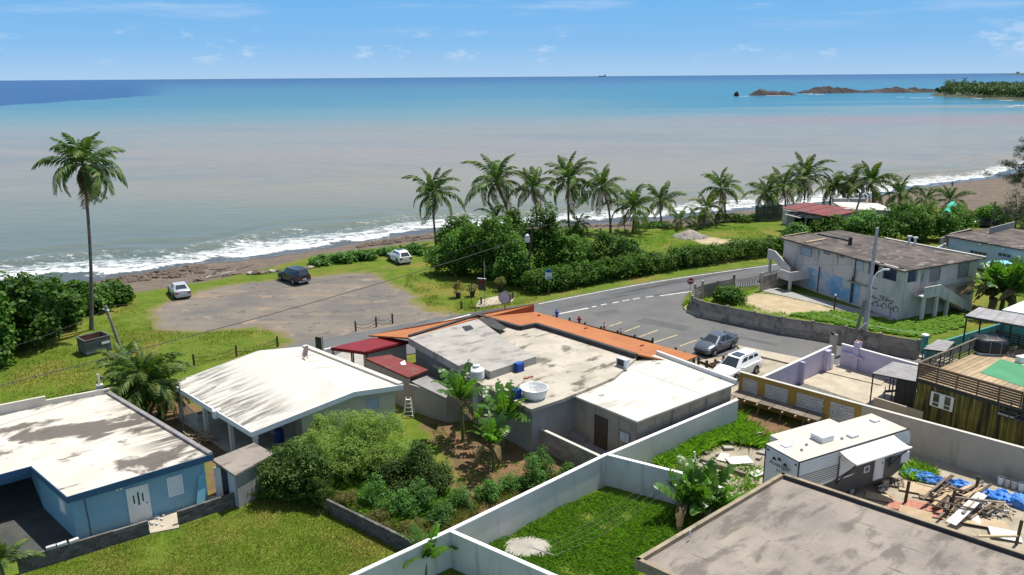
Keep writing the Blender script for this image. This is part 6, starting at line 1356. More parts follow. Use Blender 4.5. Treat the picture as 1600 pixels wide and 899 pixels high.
# ================================================================== caravan yard clutter
def at_(x, y, z=0.0): return P(x, y, z)
q = at_(1395, 755); o = thing('pallet', 'weathered wooden pallet lying beside the caravan step', 'pallet', q, R_(-22)); Mp = ROOTM[o.name]
for k in range(7): mb = MB(); mb.M = Mp; mb.box(-.6 + k * .175, -.6 + k * .175 + .11, -.55, .55, .11, .135); mb.build('slat', 'wood_grey', o)
for k in range(3): mb = MB(); mb.M = Mp; mb.box(-.6, .6, -.52 + k * .48, -.44 + k * .48, .0, .108); mb.build('runner', 'wood_grey', o)
r = random.Random(11)
for i, (x, y, lx, ly, rz, m, lab) in enumerate([(1436, 765, 2.1, 1.3, -25, 'plywood', 'largest grey tan plywood sheet on the yard ground'), (1466, 768, 1.5, .8, -24, 'plywood', 'tan plywood sheet right of the largest one'), (1455, 780, 1.2, .5, -24, 'wood_tan', 'narrow tan board in front of the plywood sheets'), (1475, 783, .9, .5, -24, 'wood_tan', 'short tan board next to the lumber heap'),
        (1430, 805, 1.6, 1.0, -30, 'wood_tan', 'tan planked sheet over the red tiles'), (1372, 778, 1.3, .8, -28, 'plywood', 'tan board at the near edge by the grey roof'), (1538, 818, 2.2, 1.1, -20, 'plywood', 'pale sheet leaning by the parapet, tinted orange'), (1512, 812, 1.1, .9, -22, 'pure_white', 'bright white panel beside the pale sheets'), (1570, 838, 1.4, .9, -20, 'pure_white', 'white panel nearest the bottom right corner'),
        (1155, 722, 1.5, .9, 10, 'white_wall', 'broken white slab on the ground left of the caravan'), (1130, 716, 1.0, .6, 60, 'cream_wall', 'cream slab fragment leaning on the rubble'), (1168, 678, 1.9, .8, 20, 'cream_wall', 'cream slab in the weeds near the mustard wall'), (1182, 742, .8, .6, 30, 'white_wall', 'small white slab near the caravan tail')]):
    q = at_(x, y); single('flat_board', MB().cbox((q.x, q.y, .05 + .012 * (i % 5)), lx, ly, .04, R_(rz), (R_(r.uniform(-3, 3)), R_(r.uniform(-3, 3)))), m, lab, 'board')
for i, (x, y, sx_, sy_) in enumerate([(1385, 778, 1.4, .9), (1450, 795, 1.9, 1.5), (1410, 790, 1.2, .9)]):
    o = thing('tile_patch', ['patch of red floor tiles near the caravan wheels', 'largest patch of red floor tiles under the loose boards', 'small patch of red floor tiles between two boards'][i], 'tiles', at_(x, y), R_(-25)); Mp = ROOTM[o.name]; a = .3
    for ix in range(int(sx_ / a)):
        for iy in range(int(sy_ / a)):
            if ('tile', i) not in BLK: mb = MB(); mb.box(-.145, .145, -.145, .145, 0, .02); BLK[('tile', i)] = mb.mesh('tile', 'terracotta')
            inst('tile', BLK[('tile', i)], o, Mp @ Matrix.Translation((ix * a - sx_ / 2, iy * a - sy_ / 2, .012 + r.uniform(0, .006))))
o = thing('lumber_pile', 'untidy heap of dark and pale planks in the caravan yard', 'lumber pile', at_(1495, 785)); q = at_(1497, 788)
for k in range(38):
    a = R_(r.choice([28, 34, 40, 48, -30]) + r.uniform(-9, 9)); l = r.uniform(1.3, 2.8); c_ = Vector((q.x + r.uniform(-1.3, 1.3), q.y + r.uniform(-1.2, 1.2), .10 + .02 * k)); d_ = Vector((math.cos(a), math.sin(a), r.uniform(-.12, .2))) * l / 2
    MB().bar(c_ - d_, c_ + d_, r.uniform(.09, .2), r.uniform(.04, .07)).build('plank', r.choice(['wood_dark', 'wood_grey', 'wood_tan', 'wood_dark']), o)
q0, q1 = at_(1486, 818, .3), at_(1535, 772, .9); single('metal_sheet', MB().bar(q0, q1, .5, .04), 'pure_white', 'long white metal sheet sloping against the lumber heap', 'metal sheet')
for i, (x, y, lab) in enumerate([(1414, 786, 'short dark post standing by the red tiles'), (1485, 800, 'dark upright post at the front of the lumber heap'), (1522, 778, 'dark upright post behind the lumber heap'), (1588, 850, 'thin post by the white panel at the bottom right')]):
    q = at_(x, y); single('yard_post', MB().bar((q.x, q.y, -.1), (q.x + .1, q.y + .05, 1.3), .12, .12), 'wood_dark', lab, 'post')
q0, q1 = at_(1528, 838, .9), at_(1590, 838, .9); single('timber_rail', MB().bar(q0, q1, .14, .08), 'wood_tan', 'tan timber rail just above the near parapet', 'timber')
for i, (x, y, lab) in enumerate([(1382, 760, 'pair of grey blocks stacked beside the pallet, upper'), (1376, 766, 'grey block lying lower beside the pallet'), (1512, 765, 'dark concrete block on the plank heap')]):
    q = at_(x, y); MBq = MB(); MBq.cbox((q.x, q.y, .005 + (.2 if i == 0 else 0)), .4, .2, .19, R_(20 + 30 * i)); 
    if i == 0: MBq.cbox((q.x, q.y, .0), .4, .2, .19, R_(5))
    single('concrete_block', MBq, 'raw_concrete', lab, 'block')
def tarp(x, y, lx, ly, rz, lab, seed):
    q = at_(x, y); n_, m_ = 70, 30; X, Y = np.meshgrid(np.linspace(-.5, .5, n_), np.linspace(-.5, .5, m_)); z = .06 + .34 * vnoise(X * 9, Y * 5, seed) * (1 - (2 * X) ** 4) + .30 * np.abs(vnoise(X * 17, Y * 9, seed + 1) - .5) + .14 * np.abs(vnoise(X * 40, Y * 20, seed + 2) - .5)
    wx = lx * (X + .05 * np.sin(Y * 14 + seed) + .03 * vnoise(X * 6, Y * 12, seed + 4)); wy = ly * (Y * (.9 + .5 * vnoise(X * 8, X * 0, seed)) + .14 * np.sin(X * 7) + .1 * vnoise(X * 20, Y * 3, seed + 5)); c_, s_ = math.cos(rz), math.sin(rz)
    z = np.where(np.maximum(np.abs(X), np.abs(Y)) > .49, .015, z)
    v = np.stack([wx * c_ - wy * s_, wx * s_ + wy * c_, z], -1).reshape(-1, 3); ii = np.arange(n_ * m_).reshape(m_, n_); f = np.stack([ii[:-1, :-1], ii[:-1, 1:], ii[1:, 1:], ii[1:, :-1]], -1).reshape(-1, 4)
    ob = bpy.data.objects.new('blue_tarp', fast_mesh('blue_tarp', v, f, 'blue_tarp', True)); COL.objects.link(ob); ob.location = (q.x, q.y, .0); ROOTM[ob.name] = Matrix.Translation(q); tag(ob, lab, 'tarp')
tarp(1478, 758, 4.8, .75, R_(-38), 'long crumpled blue tarp stretching from the weeds to the lumber', 3); tarp(1562, 782, 2.6, 1.1, R_(-36), 'heaped blue tarp at the right near the white buckets', 8)
o = thing('rubble_heap', 'heap of pale rubble and scraps beside the heaped tarp', 'rubble heap', at_(1545, 795)); q = at_(1545, 795); mb = MB()
for k in range(70): mb.cbox((q.x + r.gauss(0, .75), q.y + r.gauss(0, .5), r.uniform(.0, .18)), r.uniform(.06, .3), r.uniform(.06, .2), r.uniform(.04, .14), r.random() * 3, (r.uniform(-.5, .5), r.uniform(-.5, .5)))
mb.build('scraps', 'white_block', o, kind='stuff'); mb = MB()
for k in range(40): a = r.random() * 6.28; c_ = Vector((q.x + r.gauss(0, .8), q.y + r.gauss(0, .5), r.uniform(.08, .3))); mb.bar(c_, c_ + Vector((math.cos(a), math.sin(a), r.uniform(-.2, .2))) * r.uniform(.3, .8), .05, .03)
mb.build('sticks', 'wood_tan', o, kind='stuff')
for i, (x, lab) in enumerate([(1563, 'white bucket standing first from the left against the beige wall'), (1573.5, 'second bucket from the left, beige, against the beige wall'), (1584, 'third bucket from the left, beige, against the beige wall'), (1595, 'white bucket at the right end of the row against the beige wall')]):
    q = at_(x, 757 + i * 3.3); o = thing('bucket', lab, 'bucket', q, 0, 'buckets against the beige wall'); MB().lathe([(.15, .0), (.19, .44), (.205, .445), (.205, .47), (.18, .47), (.17, .40), (.14, .06)], 16, q).build('body', 'light_plastic' if i in (0, 3) else 'beige_plastic', o, smooth_angle=40); MB().lathe([(.172, .36), (.168, .38)], 14, q).build('contents', 'grey_wall', o)
r = random.Random(21)
for k in range(22):
    q = at_(r.uniform(1080, 1200), r.uniform(690, 735)); s = r.uniform(.2, .7); single('broken_slab', MB().cbox((q.x, q.y, .02), s, s * r.uniform(.4, .9), r.uniform(.05, .14), r.random() * 3, (r.uniform(-.12, .12), r.uniform(-.12, .12))), r.choice(['concrete_pad', 'white_block', 'raw_concrete']), 'pale broken slab piece in the rubble left of the caravan', 'slab', 'broken slab pieces left of the caravan')
q0, q1 = at_(1060, 745, .1), at_(1200, 745, .1); single('rubble_beam', MB().bar(at_(1095, 718, .12), at_(1165, 742, .12), .2, .22), 'wood_grey', 'grey beam lying across the rubble by the banana clump', 'beam')
q = at_(1088, 733); single('white_pipe', MB().tube([(q.x, q.y, 0), (q.x - .15, q.y + .1, 1.1)], .06, 7), 'pure_white', 'short white pipe sticking up from the rubble', 'pipe')
# clothesline
o = thing('clothesline', 'rusty clothesline of four wires strung between two T posts over the lawn', 'clothesline', (*P2(935, 800), 0)); ends = []
for (bx, by, ax_, ay, bx2, by2) in ((1021, 784, 1002, 762, 1036, 771), (845, 876, 832, 856, 866, 868)):
    b0 = at_(bx, by); zt = HT(b0, (ay + by2) / 2); a0, a1 = P(ax_, ay, zt), P(bx2, by2, zt); mid = (a0 + a1) / 2; MB().tube([(b0.x, b0.y, -.1), (b0.x, b0.y, zt)], .035, 6).build('post', 'steel', o); MB().tube([a0, a1], .03, 6).build('crossbar', 'steel', o); ends.append((a0, a1))
for k in range(4):
    a, b_ = ends[0][0].lerp(ends[0][1], k / 3), ends[1][0].lerp(ends[1][1], k / 3); MB().tube([a.lerp(b_, i / 8) - Vector((0, 0, .35 * math.sin(math.pi * i / 8))) for i in range(9)], .004, 4).build('wire', 'steel', o)
mb = MB(); mb.prism([P2(785, 852), P2(800, 842), P2(830, 838), P2(858, 845), P2(868, 860), P2(850, 874), P2(815, 874), P2(790, 868)], -.05, .03); q = mb.build('concrete_patch', 'concrete_pad'); q['kind'] = 'structure'
# ================================================================== abandoned two storey building
ZA2 = 5.0; ab = [P2(1217, 371, ZA2), P2(1413, 424, ZA2), P2(1541, 403, ZA2), P2(1312, 359.5, ZA2)]
o = thing('abandoned_building', 'abandoned two storey concrete building with graffiti and a brown stained roof', 'building', ctr(ab))
MB().prism(ab, ZA2 - .14, ZA2).build('roof', 'brown_roof', o)
M, l = frame(ab[2], ab[3]); mb = MB(); mb.M = M; mb.box(.0, l * .65, -.02, .28, ZA2 + .003, ZA2 + .14); mb.build('roof_curb', 'cream_wall', o, 'pale curb along the rear roof edge')
ai = inset(ab, .45); zt = ZA2 - .144
Mw, lw = frame(ai[0], ai[1]); Mr2, lr2 = frame(ai[1], ai[2])
nw_ = Mw.to_3x3() @ Vector((0, 1, 0)); nr_ = Mr2.to_3x3() @ Vector((0, 1, 0))
T_ = .2
def slabw(M, parts, m, nm='wall', lab=None):
    for (u0, u1, z0, z1) in parts: mb = MB(); mb.M = M; mb.box(u0, u1, 0, T_, z0, z1); mb.build(nm, m, o, lab)
ob0 = on_wall(Mw, 1356, 425)[0]; c1_ = on_wall(Mw, 1372, 425)[0]; c2_ = on_wall(Mw, 1379, 425)[0]; ob1 = on_wall(Mw, 1401, 430)[0]
sill = on_wall(Mw, 1390, 438)[1]; lint = on_wall(Mw, 1390, 415)[1]
slabw(Mw, [(0, ob0, -.1, zt)], 'abandoned_wall'); slabw(Mw, [(ob0 + .002, lw, -.1, sill)], 'abandoned_wall', 'wall', 'graffiti wall below the open balcony')
slabw(Mw, [(ob0 + .002, lw, lint, zt)], 'abandoned_wall', 'lintel'); slabw(Mw, [(c1_, c2_, sill, lint), (ob1, lw, sill, lint)], 'abandoned_wall', 'column')
ro0, ro1 = on_wall(Mr2, 1419, 430)[0], on_wall(Mr2, 1434, 430)[0]; rl_, rs_ = on_wall(Mr2, 1426, 424)[1], on_wall(Mr2, 1426, 441)[1]
slabw(Mr2, [(T_ + .002, ro0, -.1, zt), (ro1, lr2, -.1, zt), (ro0, ro1, -.1, rs_), (ro0, ro1, min(rl_, zt - .1), zt)], 'abandoned_wall')
M3, l3 = frame(ai[2], ai[3]); mb = MB(); mb.M = M3; mb.box(T_ + .002, l3, 0, T_, -.1, zt); mb.build('wall', 'abandoned_wall', o)
M4, l4 = frame(ai[3], ai[0]); mb = MB(); mb.M = M4; mb.box(T_ + .002, l4 - T_ - .002, 0, T_, -.1, zt); mb.build('wall', 'abandoned_wall', o)
bp = [Vector((*ai[1], 0)) + nw_ * .22 + nr_ * .22, Vector((*ai[1], 0)) + nw_ * 6 + nr_ * .22, Vector((*ai[1], 0)) + nw_ * 6 + nr_ * 6.5, Vector((*ai[1], 0)) + nw_ * .22 + nr_ * 6.5]
MB().prism([(p.x, p.y) for p in bp], 2.3, 2.45).build('balcony_floor', 'raw_concrete', o)
mb = MB(); mb.M = Mw; mb.box(ob0 - .3, lw - .8, 2.6, 2.75, 2.452, zt - .01); mb.build('inner_wall', 'pale_blue_wall', o)
mb = MB(); mb.M = Mw; u = on_wall(Mw, 1386, 425)[0]; mb.box(u - .6, u + .3, 2.58, 2.598, 2.46, 4.6); mb.build('doorway', 'wood_dark', o)
for (x0, y0, x1, y1, n_) in ((1252, 384, 1268, 402, 9), (1288, 391, 1297, 399, 5), (1313, 397, 1319, 404, 5)): wpx(o, Mw, x0, y0, x1, y1, frame_m='zinc', style='louver', n=n_, fill='pale_blue_wall')
for (x0, y0, x1, y1, n_) in ((1454, 419, 1467, 438, 9), (1499, 413, 1511, 432, 9), (1496, 447, 1508, 459, 7)): wpx(o, Mr2, x0, y0, x1, y1, frame_m='zinc', style='louver', n=n_, fill='zinc')
u, z1 = on_wall(Mw, 1337, 408); u2, z0 = on_wall(Mw, 1342, 422); door(o, Mw, u, z0, u2 - u + .5, z1 - z0, 'pale_blue_wall')
ua_, z1 = on_wall(Mw, 1258, 452); ub2, z0 = on_wall(Mw, 1340, 490)
mb = MB(); mb.M = Mw; mb.box(ua_, ub2, -.012, -.002, .25, 2.45); mb.build('mural', 'blue_mural', o, 'flaking blue painted lower wall')
mb = MB(); mb.M = Mw
for x in (1279, 1332): u = on_wall(Mw, x, 440)[0]; mb.box(u - .04, u + .04, -.08, -.013, .1, 2.9)
u = on_wall(Mw, 1337, 420)[0]; mb.tube([(u, -.1, .2), (u, -.1, zt - .02)], .05, 6); mb.build('drain_pipe', 'dark_steel', o)
u0, z_ = on_wall(Mr2, 1452, 452); u1, _ = on_wall(Mr2, 1520, 443); mb = MB(); mb.M = Mr2; mb.box(u0, u1, -.45, -.002, z_ - .08, z_ + .06); mb.build('ledge', 'raw_concrete', o)
# stair on the right face: landing, flight with solid parapet, posts
ul, zl_ = on_wall(Mr2, 1438, 449); ue_, _ = on_wall(Mr2, 1498, 470); ue_ = max(ue_, ul + 4.5); fl = 2.4
mb = MB(); mb.M = Mr2; mb.box(ul - 1.1, ul + 1.2, -1.35, -.003, fl - .15, fl); mb.box(ul - 1.1, ul + 1.2, -1.35, -1.23, fl + .001, fl + .95); mb.build('landing', 'abandoned_wall', o)
mb = MB(); mb.M = Mr2; mb.add([(ul + 1.2, -1.35, fl - .3), (ue_, -1.35, -.05), (ue_, -1.35, .75), (ul + 1.2, -1.35, fl + .95), (ul + 1.2, -1.23, fl - .3), (ue_, -1.23, -.05), (ue_, -1.23, .75), (ul + 1.2, -1.23, fl + .95)], [(0, 1, 2, 3), (7, 6, 5, 4), (0, 4, 5, 1), (2, 6, 7, 3), (1, 5, 6, 2), (0, 3, 7, 4)]); mb.build('stair_parapet', 'abandoned_wall', o)
for k in range(12): mb = MB(); mb.M = Mr2; t = k / 12; a = ul + 1.2 + (ue_ - ul - 1.2) * t; b_ = a + (ue_ - ul - 1.2) / 12; mb.box(a, b_, -1.22, -.01, fl * (1 - t) - .38, fl * (1 - t) - .18); mb.build('step', 'raw_concrete', o)
for u in (ul - .9, ul + .95, ul + 2.6): mb = MB(); mb.M = Mr2; mb.box(u - .13, u + .13, -1.33, -1.05, -.1, max(.3, fl - .155 - max(0, (u - ul - 1.2)) * .55)); mb.build('stair_post', 'abandoned_wall', o)
# stair on the left end: two flights with a landing at mid height
mb = MB(); mb.M = Mw
for (u0, u1, za, zb_) in ((-.9, 1.5, 2.75, 1.55), (1.5, -2.2, 1.35, .0)):
    pass
def flight(u0, u1, za, zb_, y0):
    mb = MB(); mb.M = Mw; mb.add([(u0, y0, za - .35), (u1, y0, zb_ - .3), (u1, y0, zb_ + .75), (u0, y0, za + .75), (u0, y0 + .14, za - .35), (u1, y0 + .14, zb_ - .3), (u1, y0 + .14, zb_ + .75), (u0, y0 + .14, za + .75)], [(0, 1, 2, 3), (7, 6, 5, 4), (0, 4, 5, 1), (2, 6, 7, 3), (1, 5, 6, 2), (0, 3, 7, 4)] if u1 > u0 else [(3, 2, 1, 0), (4, 5, 6, 7), (1, 5, 4, 0), (3, 7, 6, 2), (2, 6, 5, 1), (4, 7, 3, 0)]); mb.build('stair_parapet', 'abandoned_wall', o)
    for k in range(7): t = k / 7; mb = MB(); mb.M = Mw; a, b_ = u0 + (u1 - u0) * t, u0 + (u1 - u0) * (t + .143); mb.box(min(a, b_), max(a, b_), y0 + .15, y0 + 1.2, za + (zb_ - za) * t - .2, za + (zb_ - za) * t - .02); mb.build('step', 'raw_concrete', o)
flight(.2, 2.9, 2.85, 1.45, -1.4); flight(2.6, -.5, 1.35, .1, -2.75)
mb = MB(); mb.M = Mw; mb.box(2.9, 4.5, -2.75, -.01, 1.2, 1.38); mb.box(2.9, 4.5, -2.75, -2.62, 1.381, 2.2); mb.box(4.37, 4.5, -2.61, -.01, 1.381, 2.2); mb.build('landing', 'abandoned_wall', o)
mb = MB(); mb.M = Mw; mb.box(-1.0, .19, -1.4, -.01, 2.5, 2.7); mb.box(-1.0, .19, -1.4, -1.27, 2.701, 3.6); mb.build('landing', 'abandoned_wall', o)
for u, y_, h_ in ((4.2, -2.5, 1.2), (-.8, -1.2, 2.5)): mb = MB(); mb.M = Mw; mb.box(u - .12, u + .12, y_, y_ + .24, -.1, h_); mb.build('stair_post', 'abandoned_wall', o)
# graffiti
ug, zg = on_wall(Mw, 1356, 464); ug2, zg2 = on_wall(Mw, 1366, 468)
for s_, x, y, sz in (('O', 1360, 463, .62), ('No', 1367, 465, .5), ('TRE', 1380, 467, .66), ('mm', 1389, 469.5, .42), ('N', 1395, 471.5, .4)):
    u, z = on_wall(Mw, x, y); text(s_, o, facing(Mw, u, z, .008), sz, 'black_ink', 'graffiti')
def swirl(x, y, s):
    u, z = on_wall(Mw, x, y); mb = MB(); mb.M = Mw; p_ = []
    for i in range(26):
        t = i / 25; a = t * 2 * math.pi * 1.55
        if t < .5: p_.append((u - s * .32 + s * .28 * math.cos(a + 1.2), -.012, z + s * .30 * math.sin(a + 1.2)))
        else: p_.append((u + s * .30 - s * .28 * math.cos(a + .2), -.012, z - s * .18 + s * .30 * math.sin(a + .2)))
    mb.tube(p_, .035, 4); mb.build('graffiti', 'black_ink', o)
for x, y in ((1364, 472), (1378, 475), (1396, 480)): swirl(x, y, 1.0)
# things left on the roof
def rb(x0, y0, x1, y1, w, h, z=ZA2): return MB().bar(P(x0, y0, z + h / 2 + .005), P(x1, y1, z + h / 2 + .005), w, h)
single('roof_plank', rb(1226, 369, 1262, 363, .22, .1), 'wood_tan', 'orange brown plank along the left corner of the brown roof', 'plank')
single('roof_plank', rb(1259, 379, 1290, 373.5, .4, .12), 'wood_tan', 'broad tan plank lying alone on the brown roof', 'plank')
single('roof_pipe', rb(1278, 366, 1326, 376, .16, .14), 'dark_steel', 'long dark pipe lying on the brown roof, ending at the stub post', 'pipe')
q = P(1328, 383, ZA2); single('roof_stub', MB().cbox((q.x, q.y, ZA2), .3, .3, .85), 'tar_black', 'dark stub post standing on the brown roof', 'post')
for x, y, lab in ((1323, 370, 'dark puddle stain near the middle of the brown roof'), (1366, 393, 'dark round patch left of the steel pole on the brown roof'), (1410, 386, 'dark round patch right of the steel pole on the brown roof')):
    q = P(x, y, ZA2); single('roof_patch', MB().lathe([(.62, .002), (.6, .02)], 18, (q.x, q.y, ZA2)), 'tar_black', lab, 'patch')
for x, y, lab in ((1420, 382, 'thin vent pipe at the rear of the brown roof'), (1429, 384, 'white capped vent at the rear of the brown roof')):
    q = P(x, y, ZA2); single('roof_vent', MB().tube([(q.x, q.y, ZA2), (q.x, q.y, ZA2 + .8)], .12, 8).cbox((q.x, q.y, ZA2 + .801), .4, .4, .15), 'light_plastic', lab, 'vent')
mb = MB(); mb.prism([P2(1200, 447), P2(1400, 498), P2(1380, 505), P2(1290, 478), P2(1190, 455)], -.05, .035); q = mb.build('paved_apron', 'grey_wall'); q['kind'] = 'structure'

# ================================================================== long wall of posts and panels round the corner plot
wt = [(1147, 436), (1122, 440.5), (1098, 446), (1086, 451), (1080, 457.5), (1082, 464.5), (1097, 471.5), (1137, 480), (1179, 488.5), (1224, 497), (1270, 503.5), (1322, 512), (1376, 523), (1436, 533)]
wp_ = [P2(*p, 1.55) for p in wt]
o = thing('corner_wall', 'grey concrete panel wall curving round the corner plot', 'wall', ctr(wp_))
for i in range(len(wp_) - 1):
    M, l = frame(wp_[i], wp_[i + 1]); r = random.Random(i)
    for k in range(4): mb = MB(); mb.M = M; mb.box(.09 if i not in (3, 4, 5) else -.02, l - .09 if i not in (3, 4, 5) else l + .02, -.05 + .004 * k, .05 + .004 * k, -.1 + k * .40 + (.012 if k else 0), .28 + k * .40 if k < 3 else 1.52); mb.build('panel', 'grey_block', o)
    mb = MB(); mb.M = M; mb.box(0, l, -.07, .07, 1.522, 1.58 + .002 * (i % 3)); mb.build('coping', 'dark_block', o)
for i, p_ in enumerate(wp_):
    if i in (4,): continue
    MB().cbox((p_[0], p_[1], -.1), .22, .22, 1.82 if i not in (0, 2, 3) else 2.15, 0).build('post', 'grey_block', o)
o = thing('wire_gate', 'rusty gate of curled wire between the two grey walls', 'gate', (*P2(1170, 450), 0)); g0_, g1_ = P2(1150, 436.5, 1.5), P2(1187, 430, 1.5); M, l = frame(g0_, g1_)
for k in range(9): mb = MB(); mb.M = M; c_ = .35 + k * (l - .7) / 8; mb.tube([(c_ + .42 * math.cos(a), 0, .75 + .55 * math.sin(a)) for a in [i * math.pi / 6 for i in range(13)]], .025, 4); mb.build('ring', 'rope', o)
mb = MB(); mb.M = M; mb.tube([(0, 0, .1), (l, 0, .1)], .03, 5).tube([(0, 0, 1.4), (l, 0, 1.4)], .03, 5); mb.build('rail', 'rope', o)
g2_, g3_ = P2(1191, 429, 1.9), P2(1245, 416, 1.9); o = thing('side_wall', 'short grey wall between the gate and the left stair of the abandoned building', 'wall', ctr([g2_, g3_])); M, l = frame(g2_, g3_)
for k in range(3): mb = MB(); mb.M = M; mb.box(.1, l, -.05 + .004 * k, .05 + .004 * k, -.1 + .6 * k + (.012 if k else 0), .5 + .6 * k); mb.build('panel', 'grey_block', o)
MB().cbox((*g2_, -.1), .24, .24, 2.2).build('post', 'grey_block', o)
q = P(1303, 486); o = thing('garden_post', 'dark short lamp post on the grass before the abandoned building', 'lamp post', q); MB().tube([(q.x, q.y, -.1), (q.x, q.y, HT(q, 463))], .08, 6).build('post', 'wood_dark', o); MB().lathe([(.06, 0), (.13, .1), (.06, .22)], 10, (q.x, q.y, HT(q, 463) + .002)).build('lamp', 'light_plastic', o)

# ================================================================== blue white house at the right edge and the shore houses
zh = 3.3; rb_ = [P2(1476, 368, zh), P2(1597, 390, zh), P2(1690, 372, zh), P2(1560, 354, zh)]
o = thing('pale_blue_house', 'pale blue house with a flat brown roof at the right edge', 'house', ctr(rb_)); MB().prism(rb_, zh - .15, zh).build('roof', 'brown_roof', o); ri = inset(rb_, .4); MB().prism(ri, -.1, zh - .154).build('wall', 'pale_blue_wall', o)
M, l = frame(ri[0], ri[1])
for x0, y0, x1, y1, n_ in ((1516, 390, 1542, 401, 4), (1560, 394, 1580, 404, 3)): wpx(o, M, x0, y0, x1, y1, frame_m='pale_blue_wall', style='pane', n=n_)
u, z = on_wall(M, 1506, 393); mb = MB(); mb.M = M; mb.box(u - .35, u + .35, -.04, .0, .1, 2.1); mb.build('door', 'pale_blue_wall', o)
for x, y in ((1534, 381), (1570, 388)): u, z = on_wall(M, x, y); mb = MB(); mb.M = M; mb.lathe([(.16, 0), (.16, .15), (.05, .2)], 8, (u, -.35, z - .1)); mb.build('lamp', 'light_plastic', o)
a, b_ = P(1547, 366, zh), P(1585, 356, zh); MB().slab([a, b_, b_ + Vector((0, 0, 1.0)), a + Vector((0, 0, .5))], .12); mb = MB(); M5, l5 = frame(a[:2], b_[:2], zh); mb.M = M5; mb.box(0, l5, 0, .15, .003, .8); mb.build('parapet', 'grey_wall', o)
q = [P2(1460, 384, 2.6), P2(1478, 377, 2.6)]; wall_thing('short white wall left of the pale blue house', [P2(1458, 390, 2.2), P2(1478, 380, 2.2)], 2.2, 'pale_blue_wall', name='short_wall')
# aqua tank and clutter in front
q = P(1572, 412, 1.6); o = thing('aqua_cover', 'aqua blue plastic cover behind the banana clump', 'cover', (q.x, q.y, 0)); MB().lathe([(1.9, -.1), (2.0, 1.2), (1.9, 1.5), (1.2, 1.75), (.3, 1.85)], 20, (q.x, q.y, 0)).build('cover', 'pale_cyan', o, smooth_angle=40)
# red roofed house
zr_ = 3.4; rr4 = [P2(1222, 325, zr_ - .1), P2(1300, 341, zr_ - .6), P2(1358, 329, zr_ - .3), P2(1262, 315, zr_ + .3)]
rrv = [P(1220, 325, zr_), P(1297, 339, zr_ - .5), P(1355, 328.5, zr_ - .3), P(1255, 316.5, zr_ + .4)]
o = thing('red_roof_house', 'beach house with a faded red sheet roof between the palms', 'house', ctr(rrv))
for k in range(8):
    a, b_ = rrv[0].lerp(rrv[1], k / 8), rrv[0].lerp(rrv[1], (k + 1) / 8 - .004); c_, d_ = rrv[3].lerp(rrv[2], (k + 1) / 8 - .004), rrv[3].lerp(rrv[2], k / 8); MB().slab([p + Vector((0, 0, .03 * (k % 2))) for p in (a, b_, c_, d_)], .06).build('roof_sheet', 'rust_red_roof', o)
ri = inset([tuple(p[:2]) for p in rrv], .6); MB().prism(ri, -.3, zr_ - .75).build('wall', 'grey_wall', o)
M, l = frame(ri[0], ri[1])
for u in (.2, .5, .78): mb = MB(); mb.M = M; mb.box(l * u, l * u + 1.6, -.05, -.0, .3, 2.2); mb.build('opening', 'void_dark', o)
q = [P(1226, 335, 2.6), P(1250, 341, 2.3), P(1262, 336, 2.6), P(1238, 330, 2.9)]; MB().slab(q, .06).build('lean_to_roof', 'zinc', o)
zz5 = 3.3; pr5 = [P(1320, 327, zz5), P(1400, 329, zz5), P(1372, 318, zz5), P(1300, 315, zz5)]
o = thing('pale_roof_house', 'beach house with a flat pale roof beside the red roof', 'house', ctr(pr5)); MB().slab(pr5, .2).build('roof', 'white_roof_streaked', o); MB().prism(inset([tuple(p[:2]) for p in pr5], .4), -.3, zz5 - .204).build('wall', 'cream_wall', o)
for x in (1312, 1340): q = P(x, 315, zz5); MB().cbox((q.x, q.y, zz5 + .002), 2.2, .8, .5).build('roof_box', 'zinc', o)
q = P(1349, 318, zz5); MB().tube([(q.x - .6, q.y, zz5), (q.x - .6, q.y, zz5 + 1.2), (q.x, q.y, zz5 + 1.6), (q.x + .6, q.y, zz5 + 1.2), (q.x + .6, q.y, zz5)], .08, 6).build('arch_pipe', 'pure_white', o)
q = [P(1325, 339, 2.6), P(1352, 342, 2.4), P(1346, 349, 1.7), P(1333, 347, 1.8)]; single('white_tarp', MB().slab(q, .05), 'pure_white', 'white tarp sheet stretched beside the beach house', 'tarp')
for i, (x, y) in enumerate([(1342, 362), (1326, 362)]): q = P(x, y); MB2_ = MB().tube([(q.x, q.y, -.1), (q.x, q.y, 2.4)], .1, 6); single('tarp_post', MB2_, 'wood_grey', ['pale post below the white tarp, right', 'pale post below the white tarp, left'][i], 'post')
# dark wooden fence left of the red roof
f0, f1 = P2(1179, 347), P2(1222, 345); zf = gz(*f0); o = thing('wooden_fence', 'tall dark green plank fence left of the red roofed house', 'fence', (*lerp2(f0, f1, .5), zf)); M, l = frame(f0, f1, zf); n_ = 18; r = random.Random(2)
mb = MB()
for k in range(n_): mb = MB(); mb.M = M; mb.box(k * l / n_ + .02, (k + 1) * l / n_ - .02, 0, .04, -.3, 2.5 + r.uniform(-.1, .15)); mb.build('plank', 'fence_green' if 'fence_green' in MATS else ('fence_green' if mat('fence_green', (.05, .075, .06), (.04, .055, .045), 1, .9, rnd=.25) else ''), o)
mb = MB(); mb.M = M; mb.box(0, l, .042, .1, .5, .6); mb.box(0, l, .042, .1, 1.9, 2.0); mb.build('rail', 'wood_dark', o)
wall_thing('pale wall stub between the wooden fence and the red roofed house', [P2(1222, 350), P2(1240, 353)], 2.3, 'white_wall', name='wall_stub')
o = thing('wooden_table', 'tan wooden table frame by the hedge end', 'table', P(1213, 385)); q = P(1213, 385); MB().cbox((q.x, q.y, 1.0), 3.0, 1.2, .08).build('top', 'wood_tan', o)
for s in (-1.3, 1.3): MB().cbox((q.x + s, q.y, -.05), .12, 1.0, 1.045).build('leg', 'wood_dark', o)
